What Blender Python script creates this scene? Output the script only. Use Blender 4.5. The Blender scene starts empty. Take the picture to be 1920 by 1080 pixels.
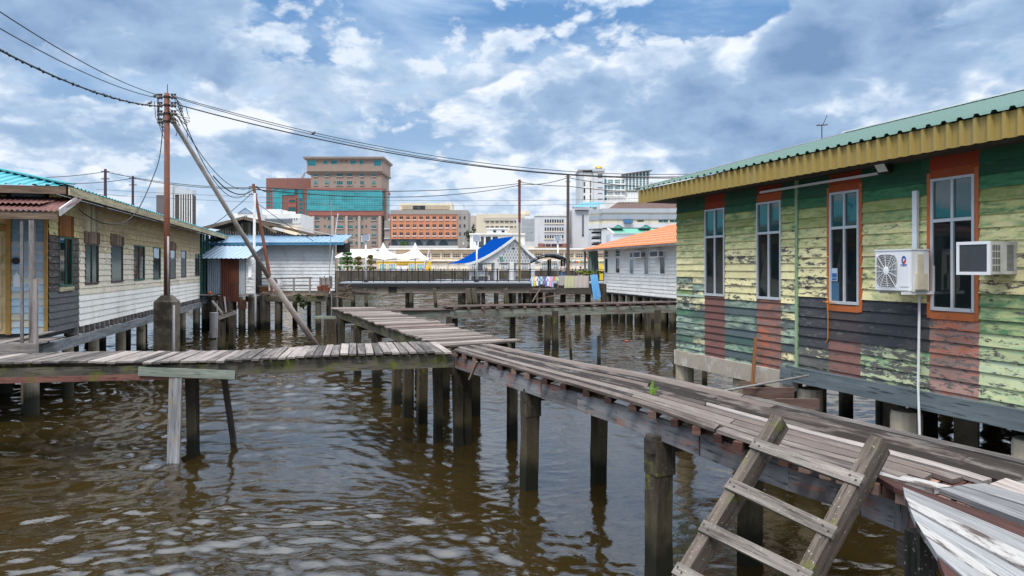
"""Stilt houses and plank walkways over a river, city waterfront behind."""
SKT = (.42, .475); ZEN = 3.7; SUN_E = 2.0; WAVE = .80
# (pixel bearing x, y, width, height, amount)
SKY_BANKS = [(170, 70, 330, 110, .10), (380, 130, 200, 90, .05), (100, 250, 260, 70, .09), (560, 290, 300, 70, .05), (900, 40, 330, 80, -.09), (700, 60, 260, 90, -.12), (760, 130, 160, 60, -.06),
             (880, 200, 160, 50, .04), (1200, 150, 260, 110, .09), (1560, 110, 200, 90, .05), (1850, 120, 220, 130, .02), (1330, 30, 120, 30, -.12), (1395, 95, 40, 50, -.12), (30, 170, 90, 30, -.06), (1200, 250, 300, 50, .05)]
SKY_LIT = [(170, 90, 260, 80, -.10), (120, 250, 200, 50, -.14), (60, 300, 200, 30, .25), (1090, 80, 60, 60, .35), (1060, 150, 120, 60, .15), (1230, 180, 160, 45, -.14), (1190, 240, 200, 30, -.18), (1450, 130, 60, 70, .25), (1500, 130, 80, 50, -.18),
           (1610, 120, 70, 50, .22), (1850, 60, 150, 50, -.08), (1700, 220, 250, 60, .08), (560, 300, 220, 35, -.05), (880, 190, 110, 40, -.12), (760, 350, 500, 40, .18), (1430, 35, 60, 20, .3), (1480, 60, 60, 50, -.15)]
import bpy, math, random
import numpy as np
from mathutils import Vector, Matrix
R = random.Random(7)
SC = bpy.context.scene
COL = SC.collection
# ---------------------------------------------------------------- camera, world, sun, exposure
F, HY, EYE = 1280.0, 502.0, 3.55
cd = bpy.data.cameras.new('camera'); cam = bpy.data.objects.new('camera', cd); COL.objects.link(cam)
cam.location = (0, 0, EYE); cam.rotation_euler = (math.radians(90), 0, 0)
cd.sensor_width = 36; cd.lens = 24; cd.shift_y = -38 / 1920; cd.clip_end = 20000; cd.clip_start = .05
SC.camera = cam
SC.view_settings.view_transform = 'Standard'; SC.view_settings.look = 'None'
SC.view_settings.gamma = 1; SC.view_settings.use_curve_mapping = False
SC.view_settings.exposure = 0.14
SUN_EL, SUN_AZ = math.radians(55), math.radians(196)      # azimuth clockwise from +Y

def lin(r, g=None, b=None):
    if g is None: r, g, b = r
    f = lambda v: (v / 255 / 12.92) if v / 255 <= .04045 else ((v / 255 + .055) / 1.055) ** 2.4
    return (f(r), f(g), f(b), 1)

class NB:
    """node builder"""
    def __init__(s, nt): s.nt = nt; s.nt.nodes.clear()
    def put(s, sock, v):
        if isinstance(v, bpy.types.NodeSocket): s.nt.links.new(v, sock)
        elif v is not None:
            if sock.type == 'VECTOR' and hasattr(v, '__len__'): v = v[:3]
            if sock.type == 'RGBA' and hasattr(v, '__len__') and len(v) == 3: v = (*v, 1)
            sock.default_value = v
    def n(s, typ, props=None, **kw):
        n = s.nt.nodes.new(typ)
        for k, v in (props or {}).items(): setattr(n, k, v)
        for k, v in kw.items(): s.put(n.inputs[k.replace('_', ' ')], v)
        return n
    def m(s, op, a, b=None, c=None, clamp=False):
        n = s.nt.nodes.new('ShaderNodeMath'); n.operation = op; n.use_clamp = clamp
        for i, v in enumerate((a, b, c)):
            if v is not None: s.put(n.inputs[i], v)
        return n.outputs[0]
    def vm(s, op, a, b=None, sc=None):
        n = s.nt.nodes.new('ShaderNodeVectorMath'); n.operation = op
        s.put(n.inputs[0], a)
        if b is not None: s.put(n.inputs[1], b)
        if sc is not None: s.put(n.inputs['Scale'], sc)
        return n.outputs[0]
    def mix(s, f, a, b, bl='MIX'):
        n = s.nt.nodes.new('ShaderNodeMix'); n.data_type = 'RGBA'; n.blend_type = bl
        s.put(n.inputs[0], f); s.put(n.inputs[6], a); s.put(n.inputs[7], b)
        return n.outputs[2]
    def mr(s, v, a, b, c=0.0, d=1.0, sm=False):
        n = s.nt.nodes.new('ShaderNodeMapRange'); n.clamp = True
        if sm: n.interpolation_type = 'SMOOTHSTEP'
        for i, x in enumerate((v, a, b, c, d)): s.put(n.inputs[i], x)
        return n.outputs[0]
    def noise(s, vec, scale=1., det=4., rough=.5, dist=0., dim='3D'):
        n = s.nt.nodes.new('ShaderNodeTexNoise'); n.noise_dimensions = dim
        s.put(n.inputs['Vector'], vec); s.put(n.inputs['Scale'], scale); s.put(n.inputs['Detail'], det)
        s.put(n.inputs['Roughness'], rough); s.put(n.inputs['Distortion'], dist)
        return n.outputs[0]
    def sep(s, v):
        n = s.nt.nodes.new('ShaderNodeSeparateXYZ'); s.put(n.inputs[0], v); return n.outputs
    def comb(s, x, y, z):
        n = s.nt.nodes.new('ShaderNodeCombineXYZ')
        for i, v in enumerate((x, y, z)): s.put(n.inputs[i], v)
        return n.outputs[0]

# ---- sky: Nishita daylight with broken cumulus in front of it
wd = bpy.data.worlds.new('World'); SC.world = wd; wd.use_nodes = True
b = NB(wd.node_tree)
sky = b.n('ShaderNodeTexSky', dict(sky_type='NISHITA', sun_disc=False, sun_elevation=SUN_EL, sun_rotation=SUN_AZ,
                                   air_density=1.0, dust_density=.6, ozone_density=2.0)).outputs[0]
sky = b.vm('SCALE', sky, sc=.085)
tc = b.n('ShaderNodeTexCoord').outputs['Generated']
dx, dy, dz = b.sep(tc)[:3]
zc = b.m('MAXIMUM', dz, 0.0)
CW_ = b.n('ShaderNodeTexNoise', None, Vector=tc, Scale=9.0, Detail=3.0).outputs['Color']
def cdens(sc, seed, up=0.0, side=0.0, det=9.):
    k = b.m('DIVIDE', sc, b.m('ADD', b.m('MULTIPLY', zc, .9), .42))
    p = b.comb(b.m('MULTIPLY', b.m('ADD', dx, side), k), b.m('MULTIPLY', dy, k), b.m('MULTIPLY', b.m('MULTIPLY', b.m('ADD', zc, up), 1.5), k))
    p = b.vm('ADD', p, seed)
    p = b.vm('ADD', p, b.vm('SCALE', b.vm('SUBTRACT', CW_, (.5, .5, .5)), sc=.07 * sc))
    fb = b.noise(p, 2.1, det, .56)
    bil = b.m('ABSOLUTE', b.m('SUBTRACT', b.noise(p, 4.6, 5., .55), .5))
    return b.m('ADD', b.m('MULTIPLY', fb, .85), b.m('MULTIPLY', bil, .62))
yc = b.m('MAXIMUM', dy, .05)
aa = b.m('DIVIDE', dx, yc); ee = b.m('DIVIDE', dz, yc)
def blob(px, py, rx, ry, amp):
    u = b.m('DIVIDE', b.m('SUBTRACT', aa, (px - 960) / F), rx / F)
    v = b.m('DIVIDE', b.m('SUBTRACT', ee, (HY - py) / F), ry / F)
    g = b.m('EXPONENT', b.m('MULTIPLY', b.m('ADD', b.m('MULTIPLY', u, u), b.m('MULTIPLY', v, v)), -1.0))
    return b.m('MULTIPLY', g, amp)
def total(lst):
    t = blob(*lst[0])
    for q in lst[1:]: t = b.m('ADD', t, blob(*q))
    return t
# banks of cloud (+) and openings (-) by bearing
bank = total(SKY_BANKS); lit = total(SKY_LIT)
def layer(under, sc, seed, t, white, mid, grey, bk=1.0, w=.045, lt=1.0):
    D = b.m('ADD', cdens(sc, seed), b.m('MULTIPLY', bank, bk)); U = b.m('ADD', cdens(sc, seed, .030 / sc, -.012, 7.), b.m('MULTIPLY', bank, bk))
    cov = b.mr(D, t, t + w, 0, 1, True)
    inn = b.m('ADD', b.mr(U, t - .05, t + .215), b.m('MULTIPLY', b.m('SUBTRACT', U, D), 1.6))
    inn = b.m('SUBTRACT', inn, b.m('MULTIPLY', lit, lt), clamp=True)
    r = b.n('ShaderNodeValToRGB'); b.put(r.inputs[0], inn); e = r.color_ramp.elements
    e[0].position = .02; e[0].color = lin(white); e[1].position = 1.; e[1].color = lin(grey); q = e.new(.38); q.color = lin(mid); q = e.new(.16); q.color = lin(tuple((x + y) / 2 + 6 for x, y in zip(white, mid)))
    return b.mix(cov, under, r.outputs[0])
high = b.noise(b.comb(b.m('MULTIPLY', dx, 2.0), b.m('MULTIPLY', dy, 2.0), b.m('MULTIPLY', dz, 5.0)), 2.0, 8., .55, .3)
blue = b.mix(b.mr(dz, .0, .40), lin(196, 218, 240), lin(84, 150, 216))
blue = b.mix(.35, blue, sky)
blue = b.mix(b.mr(high, .36, .62, 0, .8, True), blue, lin(196, 218, 242))
cl = layer(blue, 1.5, (2.3, 9.2, 4.9), SKT[0], (222, 232, 245), (188, 207, 230), (152, 182, 216), .6, .07, .6)
cl = layer(cl, .62, (4.1, 8.2, 3.3), SKT[1] - .03, (236, 242, 250), (160, 186, 217), (118, 149, 189), 1.15, .05, .9)
hz = b.m('MULTIPLY', b.mr(dz, .0, .12, 1, 0, True), .35)
cl = b.mix(hz, cl, lin(214, 226, 240))
up = b.mr(dz, .33, .95, 0, 1, True)                 # unseen cloud deck overhead whitened and brightened to light the scene
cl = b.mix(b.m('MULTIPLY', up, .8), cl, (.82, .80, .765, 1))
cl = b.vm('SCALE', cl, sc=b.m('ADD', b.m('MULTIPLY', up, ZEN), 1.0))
cl = b.mix(b.mr(dz, -.06, -.01, 1, 0), cl, lin(120, 125, 130))
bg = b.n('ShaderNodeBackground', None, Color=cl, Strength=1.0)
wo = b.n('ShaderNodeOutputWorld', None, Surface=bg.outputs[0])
wd.cycles.sampling_method = 'MANUAL'; wd.cycles.sample_map_resolution = 512

sl = bpy.data.lights.new('sun', 'SUN'); sl.energy = SUN_E; sl.angle = math.radians(11); sl.color = (1, .95, .87)
so = bpy.data.objects.new('sun', sl); COL.objects.link(so)
sd = Vector((math.sin(SUN_AZ) * math.cos(SUN_EL), math.cos(SUN_AZ) * math.cos(SUN_EL), math.sin(SUN_EL)))
so.rotation_euler = sd.to_track_quat('Z', 'Y').to_euler(); so.location = sd * 60

# ---------------------------------------------------------------- geometry helpers
def P(x, y, Z): return Vector(((x - 960) / F * Z, Z, EYE - (y - HY) / F * Z))
def G(x, y, h):
    return P(x, y, F * (EYE - h) / (y - HY))
V = Vector

class MB:
    def __init__(s): s.v = []; s.f = []; s.uv = []; s.c = []; s.c2 = []; s.mi = []; s.col = (1, 1, 1, 0); s.col2 = (1, 1, 1, 0); s.m = 0
    def face(s, idx, uv):
        s.f.append(idx); s.uv.extend(uv); s.c.append(s.col); s.c2.append(s.col2); s.mi.append(s.m)
    def poly(s, pts, uv=None):
        i = len(s.v); s.v.extend([tuple(p) for p in pts])
        if uv is None:
            p0 = V(pts[0]); a = (V(pts[1]) - p0)
            a = a.normalized() if a.length > 0 else V((1, 0, 0)); nrm = a.cross(V(pts[2]) - p0)
            bb = nrm.cross(a).normalized() if nrm.length > 1e-9 else V((0, 0, 1))
            uv = [((V(p) - p0).dot(a), (V(p) - p0).dot(bb)) for p in pts]
        s.face(tuple(range(i, i + len(pts))), uv)
    def obox(s, c, ax, ay, az):
        """oriented box: centre and three half-extent vectors; u runs along the longest"""
        c = V(c); H = [V(ax), V(ay), V(az)]
        if H[0].cross(H[1]).dot(H[2]) < 0: H[2] = -H[2]
        L = [h.length for h in H]; i0 = len(s.v)
        for sx in (-1, 1):
            for sy in (-1, 1):
                for sz in (-1, 1): s.v.append(tuple(c + H[0] * sx + H[1] * sy + H[2] * sz))
        lo = L.index(max(L)); ot = [k for k in range(3) if k != lo]
        ro, rv = R.random() * 50, R.random() * 50
        fs = ((0, 1, 3, 2), (4, 6, 7, 5), (0, 4, 5, 1), (2, 3, 7, 6), (0, 2, 6, 4), (1, 5, 7, 3))
        for k, f in enumerate(fs):
            uv = []
            for j in f:
                sg = ((j >> 2 & 1) * 2 - 1, (j >> 1 & 1) * 2 - 1, (j & 1) * 2 - 1)
                q = [sg[t] * L[t] for t in range(3)]
                ax_ = k // 2
                if ax_ == lo: uv.append((ro + q[ot[0]], rv + q[ot[1]]))
                else:
                    o2 = ot[0] if ax_ == ot[1] else ot[1]
                    uv.append((ro + q[lo], rv + q[o2] + k * .37))
            s.face(tuple(i0 + j for j in f), uv)
    def box(s, x0, x1, y0, y1, z0, z1):
        s.obox(((x0 + x1) / 2, (y0 + y1) / 2, (z0 + z1) / 2), (abs(x1 - x0) / 2, 0, 0), (0, abs(y1 - y0) / 2, 0), (0, 0, abs(z1 - z0) / 2))
    def beam(s, p0, p1, w, h, up=(0, 0, 1), roll=0.):
        p0, p1 = V(p0), V(p1); d = (p1 - p0); L = d.length; d.normalize(); up = V(up)
        if abs(d.dot(up)) > .97: up = V((0, 1, 0))
        a = d.cross(up).normalized(); u = a.cross(d)
        if roll: M = Matrix.Rotation(roll, 3, d); a = M @ a; u = M @ u
        s.obox((p0 + p1) / 2, d * L / 2, a * w / 2, u * h / 2)
    def tube(s, pts, r, n=8, cap=True):
        pts = [V(p) for p in pts]; rs = r if isinstance(r, (list, tuple)) else [r] * len(pts)
        i0 = len(s.v); ro = R.random() * 50; acc = 0; prev = None; us = []
        for k, p in enumerate(pts):
            d = (pts[min(k + 1, len(pts) - 1)] - pts[max(k - 1, 0)]).normalized()
            if prev is None:
                t = V((0, 0, 1)) if abs(d.z) < .9 else V((1, 0, 0)); a = d.cross(t).normalized()
            else: a = (prev - d * prev.dot(d)).normalized()
            prev = a; bb = d.cross(a)
            if k: acc += (p - pts[k - 1]).length
            us.append(acc)
            for j in range(n):
                t = 2 * math.pi * j / n; s.v.append(tuple(p + (a * math.cos(t) + bb * math.sin(t)) * rs[k]))
        for k in range(len(pts) - 1):
            for j in range(n):
                j2 = (j + 1) % n; a0 = j * 2 * math.pi * rs[k] / n; a1 = (j + 1) * 2 * math.pi * rs[k] / n
                s.face((i0 + k * n + j, i0 + k * n + j2, i0 + (k + 1) * n + j2, i0 + (k + 1) * n + j),
                       [(ro + us[k], a0), (ro + us[k], a1), (ro + us[k + 1], a1), (ro + us[k + 1], a0)])
        if cap:
            for k, rev in ((0, True), (len(pts) - 1, False)):
                idx = [i0 + k * n + j for j in range(n)]
                if rev: idx.reverse()
                s.face(tuple(idx), [(math.cos(6.283 * j / n) * .1, math.sin(6.283 * j / n) * .1) for j in range(n)])
    def corr(s, O, U, Vd, LU, LV, pitch, amp, trap=False, wav=0.):
        """corrugated sheet: ribs run along Vd, repeat along U"""
        O = V(O); U = V(U).normalized(); Vd = V(Vd).normalized(); N = U.cross(Vd)
        if N.z < 0: N = -N
        prof = [(0, 0), (.5, 0), (.6, 1), (.82, 1), (.92, 0)] if trap else [(k / 8, math.sin(k / 8 * 6.283)) for k in range(8)]
        xs = []; k = 0
        while k * pitch < LU:
            for t, h in prof:
                if (k + t) * pitch <= LU: xs.append(((k + t) * pitch, h * amp))
            k += 1
        i0 = len(s.v); nv = 2 if not wav else 6
        for x, h in xs:
            for j in range(nv):
                y = LV * j / (nv - 1); s.v.append(tuple(O + U * x + Vd * y + N * (h + (wav * math.sin(x * 1.7 + j * 1.9) if wav else 0))))
        for a in range(len(xs) - 1):
            for j in range(nv - 1):
                q = i0 + a * nv + j
                s.face((q, q + nv, q + nv + 1, q + 1), [(LV * j / (nv - 1), xs[a][0]), (LV * j / (nv - 1), xs[a + 1][0]), (LV * (j + 1) / (nv - 1), xs[a + 1][0]), (LV * (j + 1) / (nv - 1), xs[a][0])])
    def ell(s, c, rx, ry, rz, n=10, m=7):
        c = V(c); i0 = len(s.v)
        for a in range(m + 1):
            th = math.pi * a / m
            for j in range(n):
                ph = 2 * math.pi * j / n
                s.v.append(tuple(c + V((rx * math.sin(th) * math.cos(ph), ry * math.sin(th) * math.sin(ph), rz * math.cos(th)))))
        for a in range(m):
            for j in range(n):
                j2 = (j + 1) % n
                s.face((i0 + a * n + j, i0 + (a + 1) * n + j, i0 + (a + 1) * n + j2, i0 + a * n + j2), [(0, 0), (0, .1), (.1, .1), (.1, 0)])
    def mesh(s, name, mats, smooth=False):
        me = bpy.data.meshes.new(name); me.from_pydata(s.v, [], s.f)
        u = me.uv_layers.new(name='UVMap'); u.data.foreach_set('uv', np.array(s.uv, dtype=np.float32).ravel())
        cnt = np.array([len(f) for f in s.f])
        for nm, src in (('Col', s.c), ('Col2', s.c2)):
            a = me.color_attributes.new(nm, 'FLOAT_COLOR', 'CORNER')
            a.data.foreach_set('color', np.repeat(np.array(src, dtype=np.float32), cnt, axis=0).ravel())
        for m in (mats if isinstance(mats, (list, tuple)) else [mats]): me.materials.append(m)
        if any(s.mi): me.polygons.foreach_set('material_index', s.mi)
        if smooth: me.polygons.foreach_set('use_smooth', [True] * len(s.f))
        me.update(); return me
    def build(s, name, mats, parent=None, smooth=False, centre=True):
        """parent given: vertices are in the parent's frame; else world, origin moved to the base"""
        if parent is None and centre and s.v:
            a = np.array(s.v); c = [(a[:, 0].min() + a[:, 0].max()) / 2, (a[:, 1].min() + a[:, 1].max()) / 2, a[:, 2].min()]
            s.v = [(x - c[0], y - c[1], z - c[2]) for x, y, z in s.v]
        else: c = (0, 0, 0)
        o = bpy.data.objects.new(name, s.mesh(name, mats, smooth)); COL.objects.link(o); o.location = c
        if parent is not None: o.parent = parent
        return o

def tag(o, label=None, cat=None, group=None, kind=None):
    for k, v in (('label', label), ('category', cat), ('group', group), ('kind', kind)):
        if v: o[k] = v
    return o
def thing(name, label, cat, loc=(0, 0, 0), rz=0., group=None):
    o = bpy.data.objects.new(name, None); COL.objects.link(o); o.empty_display_size = .2
    o.location = loc; o.rotation_euler = (0, 0, rz); return tag(o, label, cat, group)
def top(mb, name, mats, label, cat, group=None, kind=None, smooth=False):
    return tag(mb.build(name, mats, None, smooth), label, cat, group, kind)
def copy_tree(o, parent=None):
    c = o.copy(); COL.objects.link(c); c.parent = parent
    for ch in list(o.children): copy_tree(ch, c)
    return c

class Frame:
    """a wall's frame: x along the wall, y into the building, z up, from a corner on the water"""
    def __init__(s, x, y, dx, dy):
        l = math.hypot(dx, dy); s.o = V((x, y, 0)); s.d = V((dx / l, dy / l, 0)); s.i = V((-s.d.y, s.d.x, 0)); s.rz = math.atan2(s.d.y, s.d.x)
    def hit(s, px, py, out=0.):
        """pixel ray with the plane `out` metres in front of the wall -> (u, z)"""
        o = s.o - s.i * out; r = (px - 960) / F
        # o + u d = t (r, 1)
        u = (r * o.y - o.x) / (s.d.x - r * s.d.y); Z = o.y + u * s.d.y
        return u, EYE - (py - HY) / F * Z
    def w(s, u, o, z): return s.o + s.d * u - s.i * o + V((0, 0, z))
    def thing(s, name, label, cat, group=None): return thing(name, label, cat, s.o, s.rz, group)

# ---------------------------------------------------------------- materials
def newmat(name):
    m = bpy.data.materials.new(name); m.use_nodes = True; b = NB(m.node_tree)
    bs = b.n('ShaderNodeBsdfPrincipled'); out = b.n('ShaderNodeOutputMaterial'); b.nt.links.new(bs.outputs[0], out.inputs[0])
    return m, b, bs
def bump(b, bs, h, st=.3, d=.01):
    b.put(bs.inputs['Normal'], b.n('ShaderNodeBump', None, Strength=st, Distance=d, Height=h).outputs[0])
def waterline(b, col, hi=.55, c=(.012, .012, .007, 1), n=None):
    """algae and wet timber just above the water"""
    z = b.sep(b.n('ShaderNodeNewGeometry').outputs['Position'])[2]
    if n is not None: z = b.m('ADD', z, b.m('MULTIPLY', b.m('SUBTRACT', n, .5), .5))
    col = b.mix(b.m('MULTIPLY', b.mr(z, hi * 1.0, hi * 1.9, 1, 0, True), .45), col, (.085, .07, .038, 1))
    return b.mix(b.mr(z, hi * .45, hi, 1, 0, True), col, c)
def attr(b, nm): 
    a = b.n('ShaderNodeAttribute', dict(attribute_name=nm)); return a.outputs['Color'], a.outputs['Alpha']

def wood(name, dark, light, moss=0., wl=False, gu=1.2, gv=26., rough=.85, var=.5, blot=None, bl_amt=.5, spots=0., bl_lo=.52):
    m, b, bs = newmat(name)
    uv = b.n('ShaderNodeTexCoord').outputs['UV']; ob = b.n('ShaderNodeTexCoord').outputs['Object']
    g = b.noise(b.vm('MULTIPLY', uv, (gu, gv, 1)), 1., 7., .62, .3)
    g2 = b.noise(b.vm('MULTIPLY', uv, (gu * 3, gv * 4, 1)), 1., 4., .6)
    bl = b.noise(b.vm('MULTIPLY', uv, (1.1, 5, 1)), 1., 6., .6)
    isl = b.n('ShaderNodeNewGeometry').outputs['Random Per Island']
    t = b.m('ADD', b.m('MULTIPLY', g, .75), b.m('ADD', b.m('MULTIPLY', bl, .7), b.m('MULTIPLY', b.m('SUBTRACT', isl, .5), var)))
    c = b.mix(b.mr(t, .52, .95), dark, light)
    if blot is not None: c = b.mix(b.m('MULTIPLY', b.mr(b.noise(b.vm('MULTIPLY', uv, (1.6, 4, 1)), 1., 8., .65), bl_lo, bl_lo + .08), bl_amt), c, blot)
    crack = b.mr(g2, .36, .43, .30, 1.)
    c = b.mix(1., c, crack, 'MULTIPLY')
    if moss:
        nz = b.sep(b.n('ShaderNodeNewGeometry').outputs['Normal'])[2]
        mm = b.m('MULTIPLY', b.mr(b.noise(ob, 3.2, 8., .68), .66 - moss * .25, .74 - moss * .2), .85)
        c = b.mix(mm, c, b.mix(b.noise(ob, 14., 3.), (.035, .045, .008, 1), (.17, .18, .03, 1)))
    if spots: c = b.mix(b.m('MULTIPLY', b.mr(b.noise(ob, 38., 3., .6), .64, .68), spots), c, (.34, .34, .27, 1))
    ca, al = attr(b, 'Col'); c = b.mix(1., c, ca, 'MULTIPLY')
    if wl: c = waterline(b, c, .6, n=b.noise(ob, 3., 4.))
    b.put(bs.inputs['Base Color'], c); b.put(bs.inputs['Roughness'], rough); b.put(bs.inputs['Specular IOR Level'], .25)
    bump(b, bs, b.m('ADD', g, b.m('MULTIPLY', g2, .4)), .55, .006)
    return m

def plain(name, col, rough=.6, var=.25, scale=2., metal=0., spec=.4, stain=None, st_amt=.5, st_lo=.5, bumpv=0., streak=False, useattr=False, wl=0.):
    m, b, bs = newmat(name)
    ob = b.n('ShaderNodeTexCoord').outputs['Object']
    v = b.vm('MULTIPLY', ob, (1, 1, .25)) if streak else ob
    n1 = b.noise(v, scale, 7., .62); n2 = b.noise(v, scale * 7, 4., .6)
    f = b.m('ADD', b.m('MULTIPLY', b.m('SUBTRACT', n1, .5), var * 2), b.m('MULTIPLY', b.m('SUBTRACT', n2, .5), var * .7))
    c = b.vm('SCALE', col, sc=b.m('ADD', f, 1.))
    if stain is not None: c = b.mix(b.m('MULTIPLY', b.mr(b.noise(b.vm('ADD', v, (7, 3, 2)), scale * 1.3, 8., .66), st_lo, st_lo + .14), st_amt), c, stain)
    if useattr: c = b.mix(1., c, attr(b, 'Col')[0], 'MULTIPLY')
    if wl: c = waterline(b, c, wl, (.02, .02, .012, 1), n=b.noise(ob, 3., 4.))
    b.put(bs.inputs['Base Color'], c); b.put(bs.inputs['Roughness'], rough); b.put(bs.inputs['Metallic'], metal)
    b.put(bs.inputs['Specular IOR Level'], spec)
    if bumpv: bump(b, bs, n2, bumpv, .01)
    return m

def paint(name, uvs=(2.2, 9.), bare_d=(.05, .048, .045, 1), bare_l=(.17, .16, .15, 1)):
    """flaking paint: Col over Col2 over bare board; alpha = how much of that coat is gone"""
    m, b, bs = newmat(name)
    uv = b.n('ShaderNodeTexCoord').outputs['UV']; ob = b.n('ShaderNodeTexCoord').outputs['Object']
    c1, w1 = attr(b, 'Col'); c2, w2 = attr(b, 'Col2')
    q = b.vm('MULTIPLY', uv, (uvs[0] * 1.7, uvs[1] * 1.6, 1))
    n1 = b.noise(q, 1., 10., .68, .4); n2 = b.noise(b.vm('ADD', b.vm('MULTIPLY', q, (1.3, 1., 1)), (31, 17, 0)), 1., 12., .72, .5)
    t1 = b.mr(w1, 0, 1, .72, .26); t2 = b.mr(w2, 0, 1, .72, .26)
    f1 = b.mr(n1, b.m('SUBTRACT', t1, .11), b.m('ADD', t1, .11)); f2 = b.mr(n2, b.m('SUBTRACT', t2, .018), b.m('ADD', t2, .018))
    c = b.mix(f1, c1, c2)
    sm = b.noise(b.vm('MULTIPLY', uv, (5, 5, 1)), 1., 5., .6); c = b.vm('SCALE', c, sc=b.mr(sm, .25, .75, .86, 1.1))
    g = b.noise(b.vm('MULTIPLY', uv, (1.5, 40, 1)), 1., 6., .6); bl = b.noise(b.vm('MULTIPLY', uv, (2, 6, 1)), 1., 5., .6)
    bare = b.mix(b.mr(b.m('ADD', g, bl), .7, 1.3), bare_d, bare_l)
    c = b.mix(f2, c, bare)
    c = b.mix(b.mr(b.noise(b.vm('MULTIPLY', ob, (1.1, 1.1, .5)), 1., 6., .6), .5, .8, 0, .3), c, (.10, .09, .06, 1))
    b.put(bs.inputs['Base Color'], c); b.put(bs.inputs['Roughness'], .7); b.put(bs.inputs['Specular IOR Level'], .3)
    bump(b, bs, b.m('ADD', b.m('MULTIPLY', f2, -.5), b.m('MULTIPLY', g, .3)), .5, .004)
    return m

def glass(name, col, rough=.04, metal=0., wob=.02, spec=.6, vary=None):
    m, b, bs = newmat(name); b.put(bs.inputs['Base Color'], col); b.put(bs.inputs['Roughness'], rough)
    b.put(bs.inputs['Metallic'], metal); b.put(bs.inputs['Specular IOR Level'], spec)
    bump(b, bs, b.noise(b.n('ShaderNodeTexCoord').outputs['Object'], 1.5, 2.), wob, .05)
    if vary is not None:                                # some panes have a blind or curtain behind them
        rn = b.n('ShaderNodeObjectInfo').outputs['Random']; oz = b.sep(b.n('ShaderNodeTexCoord').outputs['Object'])[2]
        b.put(bs.inputs['Base Color'], b.mix(b.m('MULTIPLY', b.mr(rn, .45, 1.), b.mr(oz, b.m('MULTIPLY', rn, .8), b.m('ADD', b.m('MULTIPLY', rn, .8), .1))), col, vary))
    return m

M = {}
M['pier'] = wood('weathered_post', (.010, .008, .006, 1), (.078, .062, .044, 1), moss=.34, wl=True, gu=.9, gv=14, rough=.9, spots=.3)
M['plank'] = wood('grey_plank', (.05, .045, .043, 1), (.29, .255, .24, 1), moss=.0, gu=1.1, gv=22, var=.4)
M['deck'] = wood('old_deck_board', (.022, .016, .014, 1), (.155, .128, .115, 1), gu=.7, gv=24, var=.95, blot=(.24, .215, .20, 1), bl_amt=.4)
M['pale'] = wood('pale_deck_board', (.13, .13, .135, 1), (.29, .29, .30, 1), gu=.8, gv=26, var=.4)
M['flaked'] = wood('flaked_deck_board', (.03, .020, .018, 1), (.11, .085, .078, 1), gu=1.1, gv=26, var=.2, blot=(.36, .35, .34, 1), bl_amt=.9, bl_lo=.455)
M['redwood'] = wood('red_brown_board', (.03, .013, .011, 1), (.085, .036, .03, 1), gu=.8, gv=20, var=.3)
M['joist'] = wood('joist_timber', (.045, .022, .018, 1), (.17, .11, .09, 1), gu=.8, gv=18, var=1.2)
M['stringer'] = wood('flaking_stringer', (.085, .082, .085, 1), (.24, .235, .24, 1), gu=.9, gv=9, var=.3, blot=(.26, .11, .075, 1), bl_amt=.75)
M['mossbeam'] = wood('mossy_beam', (.03, .028, .02, 1), (.13, .115, .09, 1), moss=.62, gu=.9, gv=10, var=.4)
M['greenish'] = wood('green_grey_plank', (.13, .15, .12, 1), (.26, .28, .24, 1), gu=1., gv=14, var=.2, spots=.3)
M['ladder'] = wood('ladder_timber', (.020, .015, .012, 1), (.15, .12, .10, 1), moss=.42, gu=.9, gv=16, var=.3, spots=.6)
M['rung'] = wood('rung_timber', (.045, .038, .034, 1), (.25, .22, .195, 1), gu=1.2, gv=22, var=.3, spots=.5)
M['greybeam'] = wood('grey_sill_beam', (.09, .095, .10, 1), (.27, .28, .29, 1), gu=.8, gv=14, var=.3)
M['bluebeam'] = wood('blue_grey_beam', (.075, .095, .105, 1), (.17, .20, .215, 1), gu=.6, gv=8, var=.2)
M['darkwood'] = wood('dark_board', (.02, .018, .016, 1), (.09, .075, .062, 1), gu=1., gv=16)
M['brownwood'] = wood('brown_board', (.07, .045, .03, 1), (.24, .17, .12, 1), gu=1., gv=18)
M['conc'] = plain('stained_concrete', (.22, .19, .15, 1), .9, .4, 2.5, stain=(.07, .06, .045, 1), st_amt=.8, st_lo=.52, bumpv=.4, wl=.9)
M['girder'] = plain('girder_concrete', (.30, .25, .19, 1), .9, .3, 1.2, stain=(.06, .05, .04, 1), st_amt=.8, st_lo=.52)
M['beamconc'] = plain('tan_concrete', (.36, .31, .25, 1), .9, .25, 3., stain=(.55, .52, .48, 1), st_amt=.8, st_lo=.52, bumpv=.3)
M['tanconc'] = plain('tan_concrete_pile', (.46, .39, .29, 1), .9, .35, 2.2, stain=(.10, .075, .05, 1), st_amt=.8, st_lo=.54, bumpv=.4, wl=.8)
M['capconc'] = plain('dark_concrete', (.15, .12, .09, 1), .9, .45, 1.6, stain=(.03, .026, .02, 1), st_amt=.85, st_lo=.44, bumpv=.4, wl=.9)
M['paint'] = paint('flaking_house_paint')
M['white'] = plain('white_metal', (.70, .71, .72, 1), .45, .08, 3., stain=(.35, .30, .22, 1), st_amt=.35, st_lo=.62)
M['alu'] = plain('aluminium_frame', (.50, .52, .54, 1), .4, .12, 6., metal=.1)
M['dark'] = plain('dark_paint', (.02, .02, .022, 1), .6, .2)
M['black'] = plain('black_rubber', (.012, .012, .013, 1), .6, .2)
M['glass'] = glass('dark_window_glass', (.006, .012, .014, 1), spec=.9)
M['blind'] = glass('curtained_glass', (.20, .24, .24, 1), .12)
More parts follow.
